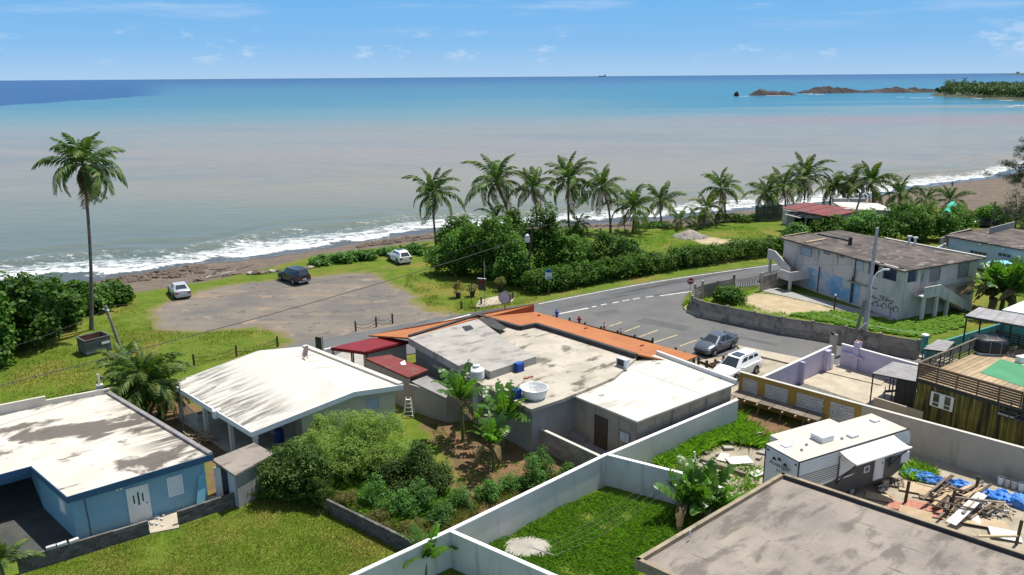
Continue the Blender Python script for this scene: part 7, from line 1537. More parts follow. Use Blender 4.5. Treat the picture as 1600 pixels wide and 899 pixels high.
# green awning, red wall, dark car in the trees
q = [P(1470, 337, 2.6), P(1487, 340, 2.6), P(1498, 325, 2.6), P(1478, 322, 2.9)]; mat('green_sheet', (.05, .42, .28), (.04, .36, .24), 1, .5)
o = thing('green_awning', 'bright green curved awning among the shore trees', 'awning', (*ctr(q)[:2], 0)); vs = []; n_ = 7
for i in range(n_): t = i / (n_ - 1); a, b_ = q[0].lerp(q[1], t), q[3].lerp(q[2], t); h_ = .9 * math.sin(math.pi * t); vs += [a + Vector((0, 0, h_)), b_ + Vector((0, 0, h_))]
mb = MB(); mb.add(vs, [(2 * i, 2 * i + 2, 2 * i + 3, 2 * i + 1) for i in range(n_ - 1)]); mb.add([v - Vector((0, 0, .05)) for v in vs], [(2 * i + 1, 2 * i + 3, 2 * i + 2, 2 * i) for i in range(n_ - 1)]); mb.build('cover', 'green_sheet', o, smooth_angle=50)
for p_ in q: MB().tube([(p_.x, p_.y, -.2), (p_.x, p_.y, p_.z)], .06, 6).build('post', 'dark_steel', o)
wall_thing('maroon painted wall with a pale band behind the pale blue house', [P2(1484, 366, 2.0), P2(1518, 358, 2.0)], 2.0, 'maroon', cap='grey_wall', name='maroon_wall')
wall_thing('grey wall left of the maroon wall in front of the shore trees', [P2(1470, 372, 1.6), P2(1483, 367, 1.6)], 1.6, 'grey_wall', name='grey_wall')

# ================================================================== far coast: rock islets, headland and its wood
mat('islet_rock', (.048, .038, .036), (.028, .025, .026), .02, .95, bump=.6, bscale=.08, world=True, stains=[((.11, .08, .066), .03, (1, 1, 4), 0, .52, .68, .7)])
mat('headland_ground', (.07, .065, .04), (.04, .06, .02), .02, .95, world=True)
def rock(name, x0, x1, y, prof, depth, seed, m='islet_rock', z0=-3.0, kind='structure'):
    """ridge of rock standing in the sea between photo columns x0..x1 at waterline row y; prof = heights along it"""
    n_, k_ = 60, 12; a, b_ = P(x0, y[0], z0), P(x1, y[1], z0); dr = (b_ - a); per = Vector((-dr.y, dr.x, 0)).normalized()
    vs = []
    for i in range(n_):
        t = i / (n_ - 1); h = np.interp(t, np.linspace(0, 1, len(prof)), prof)
        for j in range(k_):
            s = j / (k_ - 1); p_ = a.lerp(b_, t) + per * depth * s; e_ = math.sin(math.pi * min(1, s * 1.15)) ** .6 if s < .95 else 0
            nz = .55 + .9 * float(vnoise(np.array([t * 34 + seed]), np.array([s * 6.0]), seed)[0]); vs.append((p_.x, p_.y + 6 * float(vnoise(np.array([t * 23.]), np.array([s * 3.]), seed + 3)[0]), z0 - .4 + h * e_ * nz))
    v = np.array(vs); ii = np.arange(n_ * k_).reshape(n_, k_); f = np.stack([ii[:-1, :-1], ii[1:, :-1], ii[1:, 1:], ii[:-1, 1:]], -1).reshape(-1, 4)
    ob = bpy.data.objects.new(name, fast_mesh(name, v, f, m)); COL.objects.link(ob); ob['kind'] = kind; return ob
rock('rock_islet', 1172, 1246, (149.5, 149.5), [2, 6, 7, 5.5, 5, 5, 3.5, 1], 40, 1)
rock('rock_islet', 1147, 1156, (150.5, 150.5), [1, 5, 5, 1], 10, 2)
rock('rock_islet', 1274, 1362, (146.5, 145), [1, 4, 6.5, 7.5, 7, 6, 4, 2.5], 60, 3)
rock('rock_islet', 1358, 1466, (145.5, 145), [2, 3, 4, 5, 7, 5, 6, 5, 5], 70, 4)
hd = [P2(1450, 149, -3), P2(1470, 151.5, -3), P2(1500, 153, -3), P2(1550, 155.5, -3), P2(1610, 159, -3), P2(1760, 170, -3), P2(1850, 135, -3), P2(1640, 133, -3), P2(1480, 140, -3)]
mb = MB(); c_ = ctr(hd); in1 = [lerp2(p, c_, .06) for p in hd]; in2 = [lerp2(p, c_, .2) for p in hd]; n_ = len(hd)
vs = [(p[0], p[1], -3.2) for p in hd] + [(p[0], p[1], -1.2) for p in in1] + [(p[0], p[1], 1.5) for p in in2]
a_ = sum(hd[i - 1][0] * hd[i][1] - hd[i][0] * hd[i - 1][1] for i in range(n_)); fs_ = [(k * n_ + i, k * n_ + (i + 1) % n_, (k + 1) * n_ + (i + 1) % n_, (k + 1) * n_ + i) for k in range(2) for i in range(n_)] + [tuple(range(2 * n_, 3 * n_))]
mb.add(vs, fs_ if a_ > 0 else [f[::-1] for f in fs_]); ob = mb.build('headland', 'headland_ground'); ob['kind'] = 'structure'
r = np.random.default_rng(31); pts = []
while len(pts) < 520:
    x, y = r.uniform(1452, 1640), r.uniform(137, 157); p_ = P2(x, y, -1)
    if sd_poly(np.array([p_[0]]), np.array([p_[1]]), in1)[0] > 2: pts.append((p_[0], p_[1], x))
pts = np.array(pts); hgt_ = (6.5 + 4.5 * r.random(len(pts))) * np.clip((pts[:, 2] - 1440) / 40, .55, 1)
cc = np.stack([pts[:, 0], pts[:, 1], hgt_ * .75 - 1], 1); cc = np.concatenate([cc, cc - np.array([0, 3, 1]) * np.array([[1, 1, 1]]) * hgt_[:, None] * .33]); rad = np.concatenate([hgt_ * .42, hgt_ * .42]) * r.uniform(.7, 1.2, len(cc))
v, f = leaf_arrays(cc, rad, 26, 2.4, r, .7, .5, .6); v[:, 2] = np.maximum(v[:, 2], -1.5)
ob = bpy.data.objects.new('headland_wood', fast_mesh('headland_wood', v, f, 'forest_leaf')); COL.objects.link(ob); ob['kind'] = 'stuff'; ob['label'] = 'dense dark wood covering the far headland'
for i, (x, y) in enumerate([(1478, 141), (1486, 140), (1503, 140), (1519, 140), (1476, 143)]):
    b0 = P(x, y + 8, -1); palm('distant palm sticking up out of the headland wood', b0, (b0.x + 1, b0.y, 12.5 + (i % 3)), 1.15, 12, .3, 0, 90 + i, 'distant palms on the headland', dry=0)
rock('far_point', 1555, 1680, (117.0, 117.5), [4, 14, 20, 26, 30, 40], 400, 6, 'headland_ground')
b0 = P(1590, 116.4, -3); single('far_building', MB().cbox((b0.x, b0.y, 5), 40, 30, 34), 'cream_wall', 'tiny pale building on the far point at the horizon', 'building')
b0 = P(941, 120.2, -3); o = thing('cargo_ship', 'tiny cargo ship on the horizon', 'ship', b0); d0 = b0.y / 10000
MB().cbox((b0.x, b0.y, -3), 95 * d0, 14 * d0, 11 * d0).build('hull', 'zinc', o); MB().cbox((b0.x + 33 * d0, b0.y, -3 + 11 * d0 + .01), 16 * d0, 12 * d0, 16 * d0).build('bridge', 'white_wall', o)
mat('foam_white', (.75, .77, .77), (.66, .7, .71), .4, .9, world=True)
r = random.Random(77)
for x, y, w in ((1162, 150.6, 8), (1215, 149.8, 18), (1262, 146.5, 8), (1275, 148, 12), (1407, 152, 5), (1440, 153, 16), (1578, 166.5, 4), (1596, 165, 10), (1528, 154.4, 8), (1575, 157, 12)):
    b0 = P(x, y, -2.9); dep = b0.y / F; n_ = 9; top = [(b0.x + w * dep * (-1 + 2 * i / n_), b0.y + r.uniform(1, 5)) for i in range(n_ + 1)]; bot = [(p[0], p[1] - r.uniform(3, 9)) for p in top]
    mb = MB(); mb.prism(bot + top[::-1], -3.2, -2.86); ob = mb.build('breaker', 'foam_white'); ob['kind'] = 'stuff'
# ================================================================== street furniture, poles, wires
def cyl(a, b_, r0, r1=None, n=10): return MB().tube([a, Vector(a).lerp(Vector(b_), .5), b_], [r0, (r0 + (r1 or r0)) / 2, r1 or r0], n)
mat('pole_concrete', (.40, .385, .40), (.34, .33, .345), 1, .8, grain=.06); mat('pole_wood', (.235, .215, .165), (.17, .155, .12), 1.5, .9, stains=[((.36, .35, .30), 1.2, (3, 3, .4), 0, .55, .7, .6)])
q = P(1347, 543); ht = HT(q, 356); o = thing('street_lamp', 'tall grey steel lamp pole with a curved arm by the lilac wall', 'street lamp', q); cyl((q.x, q.y, -.2), (q.x + .12, q.y, ht), .19, .13, 12).build('pole', 'pole_concrete', o, smooth_angle=40)
za = HT(q, 452); zb5 = HT(q, 420); MB().tube([(q.x + .1, q.y - .15, za), (q.x + .18, q.y - .15, za + .9), (q.x + .5, q.y - .15, za + 1.5), (q.x + 1.0, q.y - .15, za + 1.75)], .045, 6).tube([(q.x + .2, q.y - .16, 1), (q.x + .2, q.y - .16, za)], .03, 6).build('arm', 'pure_white', o, smooth_angle=40)
MB().cbox((q.x + 1.2, q.y - .15, za + 1.68), .55, .2, .13, 0).build('lamp_head', 'light_plastic', o); mb = MB()
for zz1 in (ht - 1.5, ht - 2.2, ht - 2.9): mb.cbox((q.x - .2, q.y, zz1), .25, .12, .12)
mb.build('bracket', 'steel', o)
q = P(1330, 545); t_ = P(1347, 480); o = thing('leaning_pole', 'old weathered wooden pole leaning beside the steel lamp pole', 'pole', q); ht = HT(q, 470); cyl((q.x, q.y, -.2), (q.x + .75, q.y + .1, ht), .17, .13).build('pole', 'pole_wood', o, smooth_angle=40); mb = MB()
mb.bar((q.x + .35, q.y - .1, ht * .42), (q.x + .95, q.y - .2, ht * .56), .07, .07); mb.build('bracket', 'pure_white', o)
q = P(206, 560); o = thing('utility_pole', 'bare leaning wooden utility pole near the feather palms', 'utility pole', q); q2 = P(206, 600); q = q2; ht = HT(q, 478); tp = Vector((q.x - 1.15, q.y, ht)); o.location = q; ROOTM[o.name] = Matrix.Translation(q)
cyl((q.x + .15, q.y, -.3), tp, .15, .11).build('pole', 'pole_wood', o, smooth_angle=40); MB().tube([tp + Vector((-.25, 0, -.25)), tp + Vector((.3, -.1, -.35))], .05, 6).lathe([(.05, 0), (.09, .08), (.04, .16)], 8, tp + Vector((.2, -.12, -.4))).build('insulator', 'light_plastic', o)
q = P(822, 448); ht = HT(q, 352); o = thing('utility_pole', 'dark utility pole wrapped by the thicket, with a grey transformer', 'utility pole', q); tp5 = Vector((q.x + .75, q.y - .1, ht))
cyl((q.x, q.y, -.2), tp5, .15, .11).build('pole', 'wood_dark', o, smooth_angle=40); z5 = HT(q, 372); MB().tube([tp5 + Vector((-.7, 0, -.35)), tp5 + Vector((.7, 0, -.35))], .06, 6).build('crossarm', 'wood_grey', o)
xt = q.x + .75 * (z5 / ht); MB().lathe([(.26, -.45), (.30, -.4), (.30, .3), (.2, .42), (.08, .5)], 14, (xt - .45, q.y - .25, z5)).build('transformer', 'light_plastic', o, smooth_angle=40)
q = P(1327, 362); q.z = gz(q.x, q.y); ht = HT(q, 282); o = thing('utility_pole', 'thin wooden pole standing in front of the red roofed house', 'utility pole', q); tp6 = Vector((q.x + 1.6, q.y, ht)); cyl((q.x, q.y, q.z - .3), tp6, .16, .12).build('pole', 'wood_grey', o, smooth_angle=40); MB().tube([tp6 + Vector((-.6, 0, -.3)), tp6 + Vector((.6, 0, -.3))], .06, 5).build('crossarm', 'wood_dark', o)
q = P(1546, 362); ht = HT(q, 315); o = thing('utility_pole', 'short grey pole behind the pale blue house', 'utility pole', q); tp7 = Vector((q.x + .2, q.y, ht)); cyl((q.x, q.y, -.2), tp7, .13, .1).build('pole', 'wood_grey', o)
def wire(lab, a, b_, sag, r_=.018, m='tar_black'):
    a, b_ = Vector(a), Vector(b_); single('power_line', MB().tube([a.lerp(b_, i / 24) - Vector((0, 0, sag * 4 * (i / 24) * (1 - i / 24))) for i in range(25)], r_, 4), m, lab, 'wire')
e1 = P(-190, 650, 5.5)
wire('long black power line crossing the car park from the thicket pole to the left edge', (xt, 0 + P(822, 448).y - .2, z5 + .3), e1, .55, .03)
wire('thin second line running from the leaning pole to the left edge', tp + Vector((0, 0, -.3)), P(-120, 575, 5.0), .5, .014); wire('line from the leaning pole over the lawn to the thicket pole', tp, tp5, 1.6, .010)
wire('power line from the thicket pole towards the red roofed house', tp5, tp6, 1.2, .014); wire('power line from the shore pole to the short pole at the right', tp6, tp7, .8, .014)
wire('thin line strung along the corner plot in front of the graffiti', P(1290, 489, .9), P(1440, 520, 2.2), .3, .012, 'light_plastic'); wire('line from the steel lamp pole across the corner plot to the thicket pole', Vector((P(1347, 543).x, P(1347, 543).y, 7.5)), tp5, 1.5, .008)
# PARE stop sign
q = P(1077, 474); zc5 = HT(q, 439.5); o = thing('stop_sign', 'red octagonal stop sign on a thin post at the junction', 'stop sign', q); MB().tube([(q.x, q.y, -.1), (q.x, q.y, zc5 + .3)], .035, 6).build('post', 'steel', o)
yaw = math.atan2(-q.y, -q.x) + .35; Ms5 = Matrix.Translation((q.x, q.y, zc5)) @ Matrix.Rotation(yaw + math.pi / 2, 4, 'Z'); mb = MB(); mb.M = Ms5; oc = [(.40 * math.cos(R_(22.5 + 45 * k)), .40 * math.sin(R_(22.5 + 45 * k))) for k in range(8)]
mb.add([(a, -.06, b_) for a, b_ in oc] + [(a, -.04, b_) for a, b_ in oc], [tuple(range(8)), tuple(range(15, 7, -1))] + [(i, 8 + i, 8 + (i + 1) % 8, (i + 1) % 8) for i in range(8)]); mb.build('plate', 'sign_red', o); text('PARE', o, Ms5 @ Matrix(((1, 0, 0, 0), (0, 0, -1, -.066), (0, 1, 0, 0), (0, 0, 0, 1))), .27, 'pure_white')
mb = MB(); mb.M = Ms5
for k in range(8): a, b_ = oc[k], oc[(k + 1) % 8]; mb.bar((a[0] * .94, -.064, a[1] * .94), (b_[0] * .94, -.064, b_[1] * .94), .008, .03)
mb.build('border', 'pure_white', o)
# round sign on the orange roof edge
q = P(789, 480, 3.0); q.z = 2.7; zc5 = HT(q, 465); o = thing('round_sign', 'round white sign with pale pink script standing behind the orange roof', 'sign', q); MB().tube([(q.x, q.y, 0), (q.x, q.y, zc5)], .05, 6).build('post', 'dark_steel', o)
Ms5 = Matrix.Translation((q.x, q.y, zc5)) @ Matrix.Rotation(math.atan2(-q.y, -q.x) + math.pi / 2 - .42, 4, 'Z'); mb = MB(); mb.M = Ms5; n_ = 28
mb.add([(.58 * math.cos(2 * math.pi * k / n_), s, .58 * math.sin(2 * math.pi * k / n_)) for s in (-.14, .14) for k in range(n_)], [tuple(range(n_)), tuple(range(2 * n_ - 1, n_ - 1, -1))] + [(i, n_ + i, n_ + (i + 1) % n_, (i + 1) % n_) for i in range(n_)]); mb.build('drum', 'tar_black', o)
mb = MB(); mb.M = Ms5; mb.add([(.53 * math.cos(2 * math.pi * k / n_), -.146, .53 * math.sin(2 * math.pi * k / n_)) for k in range(n_)], [tuple(range(n_))]); mb.build('face', 'sign_face' if mat('sign_face', (.60, .50, .54), (.55, .46, .50), 1, .5) else '', o)
mb = MB(); mb.M = Ms5; mb.tube([(-.34 + .68 * t / 20, -.152, .03 * math.sin(t * 1.9) + .05 * math.sin(t * .7)) for t in range(21)], .016, 4); mb.build('script_mark', 'faint_pink', o)
# hanging black board sign, grey notice board, blue route sign, dark panel
q = P(757, 478); o = thing('board_sign', 'dark framed board sign on a thin post by the potted plants', 'sign', q); zt5 = HT(q, 408); MB().tube([(q.x + .05, q.y + .08, 0), (q.x + .05, q.y + .08, zt5)], .04, 6).build('post', 'steel', o); z0, z1 = HT(q, 454), HT(q, 436); mb = MB(); Ms5 = Matrix.Translation((q.x - .15, q.y, 0)) @ Matrix.Rotation(R_(-18), 4, 'Z'); mb.M = Ms5; mb.box(-.5, .35, -.06, .03, z0, z1); mb.build('board', 'wood_dark', o); mb = MB(); mb.M = Ms5; mb.box(-.53, .38, -.08, .05, z1 + .003, z1 + .06); mb.build('cap', 'light_plastic', o)
mb = MB(); mb.M = Ms5; mb.box(-.42, .27, -.068, -.061, z0 + .6 * (z1 - z0), z0 + .85 * (z1 - z0)); mb.build('panel', 'maroon', o)
q = P(819, 449); o = thing('notice_board', 'grey rectangular notice board at the edge of the thicket', 'sign', q); z0, z1 = HT(q, 444), HT(q, 428); MB().box(q.x - .30, q.x + .30, q.y - .2, q.y - .15, z0, z1).build('plate', 'pole_concrete', o); MB().box(q.x - .27, q.x + .27, q.y - .206, q.y - .201, z0 + .35, z0 + .38).build('rule', 'dark_steel', o); MB().tube([(q.x, q.y - .1, -.1), (q.x, q.y - .1, z0 + .5)], .03, 6).build('post', 'steel', o)
q = P(857, 459); o = thing('route_sign', 'blue and white round topped road sign by the hedge', 'road sign', q); z0, z1 = HT(q, 434), HT(q, 422); MB().tube([(q.x, q.y, -.1), (q.x, q.y, z0 + .3)], .035, 6).build('post', 'steel', o); Ms5 = Matrix.Translation((q.x, q.y, 0)) @ Matrix.Rotation(R_(-6), 4, 'Z'); zc5 = (z0 + z1) / 2 + .15
mb = MB(); mb.M = Ms5; mb.add([(.34 * math.cos(math.pi * k / 12), s, zc5 + .42 * math.sin(math.pi * k / 12)) for s in (-.06, -.03) for k in range(13)] + [], [tuple(range(13)), tuple(range(25, 12, -1))] + [(i, 13 + i, 13 + (i + 1) % 13, (i + 1) % 13) for i in range(13)]); mb.build('plate', 'sign_blue', o)
mb = MB(); mb.M = Ms5; mb.box(-.36, .36, -.06, -.03, z0 - .15, zc5 - .015); mb.build('lower_plate', 'light_plastic', o)
mb = MB(); mb.M = Ms5; mb.box(-.20, .20, -.066, -.061, zc5 + .08, zc5 + .24); mb.build('symbol', 'black_ink', o); mb = MB(); mb.M = Ms5; mb.box(-.24, .24, -.066, -.061, z0 - .02, z0 + .08); mb.build('arrow', 'sign_blue', o)
q = P(500, 566); o = thing('dark_panel', 'dark framed panel standing between the white roof and the red canopy', 'panel', q); z0, z1 = HT(q, 549), HT(q, 527); mb = MB(); Ms5 = Matrix.Translation((q.x, q.y, 0)) @ Matrix.Rotation(R_(-25), 4, 'Z'); mb.M = Ms5; mb.box(-.3, .3, -.04, .04, z0 - .5, z1); mb.build('frame', 'tar_black', o)
for k in range(4): mb = MB(); mb.M = Ms5; mb.box(-.26 + .27 * (k % 2), -.01 + .27 * (k % 2), -.06, -.041, z0 + .05 + .5 * (k // 2), z0 + .45 + .5 * (k // 2)); mb.build('pane', 'glass', o)
MB().tube([(q.x + .35, q.y, 0), (q.x + .35, q.y, z1 + .1)], .04, 6).build('post', 'steel', o)
# rope posts
def posts(lst, lab, grp, where, h=.85, rope=True, w=.17):
    tops = []
    for i, (x, y) in enumerate(lst):
        q = P(x, y); q.z = 0; o = thing('rope_post', lab[i] if isinstance(lab, (list, tuple)) else lab, 'post', q, R_(15), grp); mb = MB(); mb.M = ROOTM[o.name]; mb.lathe([(w / 2, -.1), (w / 2, h - .05), (w / 2 - .03, h)], 8); mb.build('post', 'wood_dark', o); tops.append(q)
    if rope:
        for i in range(len(tops) - 1):
            a, b_ = tops[i], tops[i + 1]; mb = MB()
            for z_ in (.72, .38): mb.tube([a.lerp(b_, k / 8) + Vector((0, 0, z_ - .28 * math.sin(math.pi * k / 8))) for k in range(9)], .022, 4)
            single('post_rope', mb, 'rope', ('slack rope between the first and second posts' if i == 0 else 'slack rope between the second and third posts') + where , 'rope')
posts([(556, 517.5), (588, 511), (613.5, 505.5)], ['left post of the three roped posts in the car park', 'middle post of the three roped posts in the car park', 'right post of the three roped posts in the car park'], 'roped posts in the car park', ' in the car park', 1.0)
posts([(303.5, 571), (370, 556.5), (434, 542)], ['wooden rope post on the lawn, leftmost behind the white roof', 'wooden rope post on the lawn above the middle of the white roof', 'wooden rope post at the lawn corner beside the car park'], 'rope posts on the lawn edge', ' on the lawn behind the white roof', 1.0)
posts([(721, 482), (752, 476), (801, 467.5)], ['short dark post on the grass, left of the board sign', 'short dark post beside the pale slab', 'short dark post behind the round sign'], 'short posts by the pale slab', '', .8, False, .2)
mb = MB(); mb.prism([P2(742, 482), P2(800, 472), P2(804, 466), P2(776, 463), P2(748, 470)], -.05, .03); ob = mb.build('pale_slab', 'concrete_walk'); ob['kind'] = 'structure'
# low timber rails along the stalls
def rail(lab, x0, y0, x1, y1, n_, z=.75):
    a, b_ = P(x0, y0, z), P(x1, y1, z); o = thing('parking_rail', lab, 'railing', ((a.x + b_.x) / 2, (a.y + b_.y) / 2, 0)); MB().bar(a - Vector((0, 0, .18)), b_ - Vector((0, 0, .18)), .1, .22).build('rail', 'wood_dark', o)
    for k in range(n_): p_ = a.lerp(b_, k / (n_ - 1)); MB().cbox((p_.x, p_.y + .1, -.1), .17, .17, .95 + .1 * (k in (0, n_ - 1))).build('post', 'wood_dark', o)
rail('low timber rail behind the orange roof along the parking stalls', 890, 500, 1020, 532, 6); rail('low timber rail in front of the grey sedan', 1056, 547, 1085, 556.5, 3); rail('short timber rail between the white car and the concrete house', 1092, 562, 1130, 577, 4); rail('tan timber bench rail beside the white car', 1105, 568, 1131, 560, 3)
for x, y, zt_, m, lab, nm, cat in [(870, 496, 487, 'blue_plastic', 'small blue hydrant on the road edge behind the orange roof', 'blue_hydrant', 'hydrant'), (905, 507, 494, 'sign_red', 'small red hydrant just behind the edge of the orange roof', 'red_hydrant', 'hydrant')]:
    q = P(x, y); h_ = max(.8, HT(q, zt_)); o = thing(nm, lab, cat, q); MB().lathe([(.17, 0), (.17, .08), (.12, .1), (.12, h_ * .7), (.16, h_ * .72), (.16, h_ * .78), (.11, h_ * .82), (.09, h_ * .93), (.03, h_)], 12, q).build('barrel', m, o, smooth_angle=40); MB().tube([(q.x - .22, q.y, h_ * .6), (q.x + .22, q.y, h_ * .6)], .06, 8).build('outlet', m, o)
mat('cone_orange', (.55, .13, .03), (.5, .12, .03), 1, .6)
for x, y, zt_, lab in [(944, 517, 503, 'orange and white traffic cone at the first parking line'), (970, 525, 512, 'orange and white traffic cone at the second parking line')]:
    q = P(x, y); h_ = max(.7, HT(q, zt_)); o = thing('traffic_cone', lab, 'cone', q, 0, 'traffic cones by the stalls'); MB().cbox((q.x, q.y, .03), .36, .36, .05).build('base', 'cone_orange', o); MB().lathe([(.16, .081), (.10, h_ * .55)], 12, q).lathe([(.07, h_ * .8), (.03, h_)], 12, q).build('cone', 'cone_orange', o, smooth_angle=60); MB().lathe([(.10, h_ * .552), (.07, h_ * .798)], 12, q).build('band', 'pure_white', o, smooth_angle=60)
# dumpster
q = P(149, 549); o = thing('dumpster', 'open dark grey dumpster with a rusty inside on the lawn', 'dumpster', q, R_(50)); Md = ROOTM[o.name]; mat('dumpster_paint', (.12, .135, .135), (.085, .095, .095), 1.2, .6, stains=[((.16, .085, .05), 1.3, (1, 1, 1), 0, .6, .72, .8)]); mat('rust', (.20, .085, .05), (.12, .06, .04), 1.5, .9)
a, b_, h_, t = 1.05, .85, 1.35, .04; mb = MB(); mb.M = Md
mb.box(-a, a, -b_, -b_ + t, .1, h_); mb.box(-a, a, b_ - t, b_, .1, h_); mb.box(-a, -a + t, -b_ + t, b_ - t, .1, h_); mb.box(a - t, a, -b_ + t, b_ - t, .1, h_); mb.box(-a, a, -b_, b_, .06, .098); mb.build('body', 'dumpster_paint', o); mb = MB(); mb.M = Md
for k in (-.5, 0, .5): mb.box(-a - .03, a + .03, -b_ - .05, -b_ - .002, h_ * .5 + k * .9 - .04, h_ * .5 + k * .9 + .04) if k else None
mb.box(-a - .05, a + .05, -b_ - .06, -b_ + t + .02, h_ + .002, h_ + .07); mb.box(-a - .05, a + .05, b_ - t - .02, b_ + .06, h_ + .002, h_ + .07); mb.box(-a - .05, -a + t + .02, -b_ + t + .021, b_ - t - .021, h_ + .002, h_ + .07); mb.box(a - t - .02, a + .05, -b_ + t + .021, b_ - t - .021, h_ + .002, h_ + .07); mb.build('rim', 'dumpster_paint', o)
mb = MB(); mb.M = Md; mb.box(-a + t + .003, a - t - .003, -b_ + t + .003, b_ - t - .003, .1, .35); mb.box(-a + t + .002, a - t - .002, b_ - t - .012, b_ - t - .002, .36, h_ - .02); mb.box(-a + t + .002, -a + t + .012, -b_ + t + .02, b_ - t - .02, .36, h_ - .02); mb.build('rusty_inside', 'rust', o)
mb = MB(); mb.M = Md; mb.box(.25, .95, -b_ - .11, -b_ - .06, .75, .95); mb.build('label_plate', 'light_plastic', o)
# potted plants by the board sign
for x, y, ty, m, lab in [(716, 465, 441, 'croton_leaf', 'reddish bushy plant in a dark pot, leftmost of three'), (738, 463, 445, 'dry_leaf', 'yellow leaved plant in a dark pot beside the thin post'), (781, 455, 434, 'dry_leaf', 'yellow star shaped plant in a dark pot near the thicket')]:
    q = P(x, y); o = thing('potted_plant', lab, 'potted plant', q, 0, 'potted plants on the grass'); MB().lathe([(.22, 0), (.32, .45), (.34, .5), (.28, .5)], 12, q).build('pot', 'tar_black', o, smooth_angle=40); h_ = HT(q, ty); foliage('foliage', o, [(q.x, q.y, .5 + (h_ - .5) * .5, .55, .55, (h_ - .5) * .5)], m, 22, 26, .25, .22, int(x), .45, .3)
for x, y, ty, lab in [(713, 466, 431, 'thin dark stake beside the leftmost potted plant'), (737, 474, 440, 'thin dark stake in front of the yellow potted plant')]: q = P(x, y); single('garden_stake', MB().tube([(q.x, q.y, 0), (q.x, q.y, HT(q, ty))], .035, 6), 'dark_steel', lab, 'stake')
# beach debris: boulders and driftwood
mat('boulder', (.20, .155, .115), (.13, .10, .08), .8, .95, bump=.4, rnd=.25); mat('pale_boulder', (.42, .37, .29), (.32, .28, .22), .8, .95, bump=.4)
def boulder(q, s, seed):
    r_ = np.random.default_rng(seed); n_, k_ = 7, 10; mb = MB(); vs = []
    for i in range(n_):
        th = math.pi * i / (n_ - 1)
        for j in range(k_): a = 2 * math.pi * j / k_; rr_ = s * r_.uniform(.78, 1.15); vs.append((q[0] + rr_ * math.sin(th) * math.cos(a) * 1.25, q[1] + rr_ * math.sin(th) * math.sin(a), q[2] + rr_ * math.cos(th) * .62))
    mb.add(vs, [(i * k_ + j, (i + 1) * k_ + j, (i + 1) * k_ + (j + 1) % k_, i * k_ + (j + 1) % k_) for i in range(n_ - 1) for j in range(k_)]); return mb
for i, (x, y, s, m, lab) in enumerate([(392, 432, .42, 'pale_boulder', 'pale yellowish boulder at the end of the row'), (400, 432, .5, 'boulder', 'brown boulder right beside the pale yellowish one'), (409, 431, .45, 'boulder', 'brown boulder third in the row above the car park'), (418, 430, .4, 'boulder', 'rounded boulder just left of the pale pair'), (426, 429, .42, 'pale_boulder', 'pale boulder left of the dark car'), (432, 428, .4, 'boulder', 'brown boulder touching the pale one left of the dark car'), (436, 428, .3, 'boulder', 'smallest boulder left of the dark car'), (478, 424, .4, 'boulder', 'boulder just right of the dark car'), (486, 423, .42, 'pale_boulder', 'pale boulder right of the dark car by the creeper'), (311, 441, .6, 'boulder', 'lone brown rock on the sand between the cars')]):
    q = P(x, y, -.3); q.z = gz(q.x, q.y) + s * .25; single('boulder', boulder(q, s, i), m, lab, 'boulder', 'boulders along the top of the beach')
r = random.Random(14); mb = MB()
for k in range(420):
    x = r.uniform(150, 320); y = 452 - (x - 150) * .195 + r.uniform(-14, 9); q = P(x, y, -1.5); q.z = gz(q.x, q.y); s = r.uniform(.1, .38); b9 = boulder((q.x, q.y, q.z + s * .15), s, k) if s > .2 else MB().cbox(q, s, s * .8, s * .6, r.random() * 3, (r.uniform(-.4, .4), r.uniform(-.4, .4))); mb.add(b9.v, b9.f)
for k in range(260):
    x = r.uniform(560, 760); y = 394 - (x - 560) * .14 + r.uniform(-10, 5); q = P(x, y, -1.5); q.z = gz(q.x, q.y); s = r.uniform(.12, .45); b9 = boulder((q.x, q.y, q.z + s * .15), s, k); mb.add(b9.v, b9.f)
for k in range(260):
    x = r.uniform(880, 1110); y = 359 - (x - 880) * .03 + r.uniform(-5, 4); q = P(x, y, -1.5); q.z = gz(q.x, q.y); s = r.uniform(.12, .45); b9 = boulder((q.x, q.y, q.z + s * .15), s, k); mb.add(b9.v, b9.f)
ob = mb.build('beach_rocks', 'boulder', smooth_angle=30); ob['kind'] = 'stuff'; ob['label'] = 'brown rocks and wrack strewn along the beach'
o = thing('driftwood', 'pile of bleached driftwood sticks above the car park', 'driftwood', P(350, 432, -.2)); q = P(352, 431, -.2); q.z = gz(q.x, q.y)
for k in range(9): a = r.uniform(-.6, .9) + (1.2 if k < 3 else 0); c_ = q + Vector((r.uniform(-1.8, 2), r.uniform(-.5, .8), .25 + .08 * k)); d_ = Vector((math.cos(a), math.sin(a), r.uniform(-.1, .25))) * r.uniform(.7, 1.6); cyl(c_ - d_, c_ + d_, .09, .05, 6).build('branch', 'cream_wall' if k in (1, 4) else 'wood_grey', o)
# gravel pile and lawn patches
q = P(1078, 370); o = thing('gravel_pile', 'low heap of grey gravel on the lawn behind the hedge', 'gravel pile', q); mb = MB(); mb.lathe([(2.3, -.05), (1.9, .22), (1.2, .65), (.5, .95), (.05, 1.02)], 20, q); mb.build('heap', 'grey_block', o, smooth_angle=60); mb = MB()
for k in range(500): a, d_ = r.random() * 6.28, 2.5 * math.sqrt(r.random()); z_ = max(0, 1.02 * (1 - d_ / 2.3)); s = r.uniform(.06, .16); mb.cbox((q.x + d_ * math.cos(a), q.y + d_ * math.sin(a), z_ - .02), s, s, s, r.random() * 3, (r.random(), r.random()))
mb.build('stones', 'white_block', o, kind='stuff')

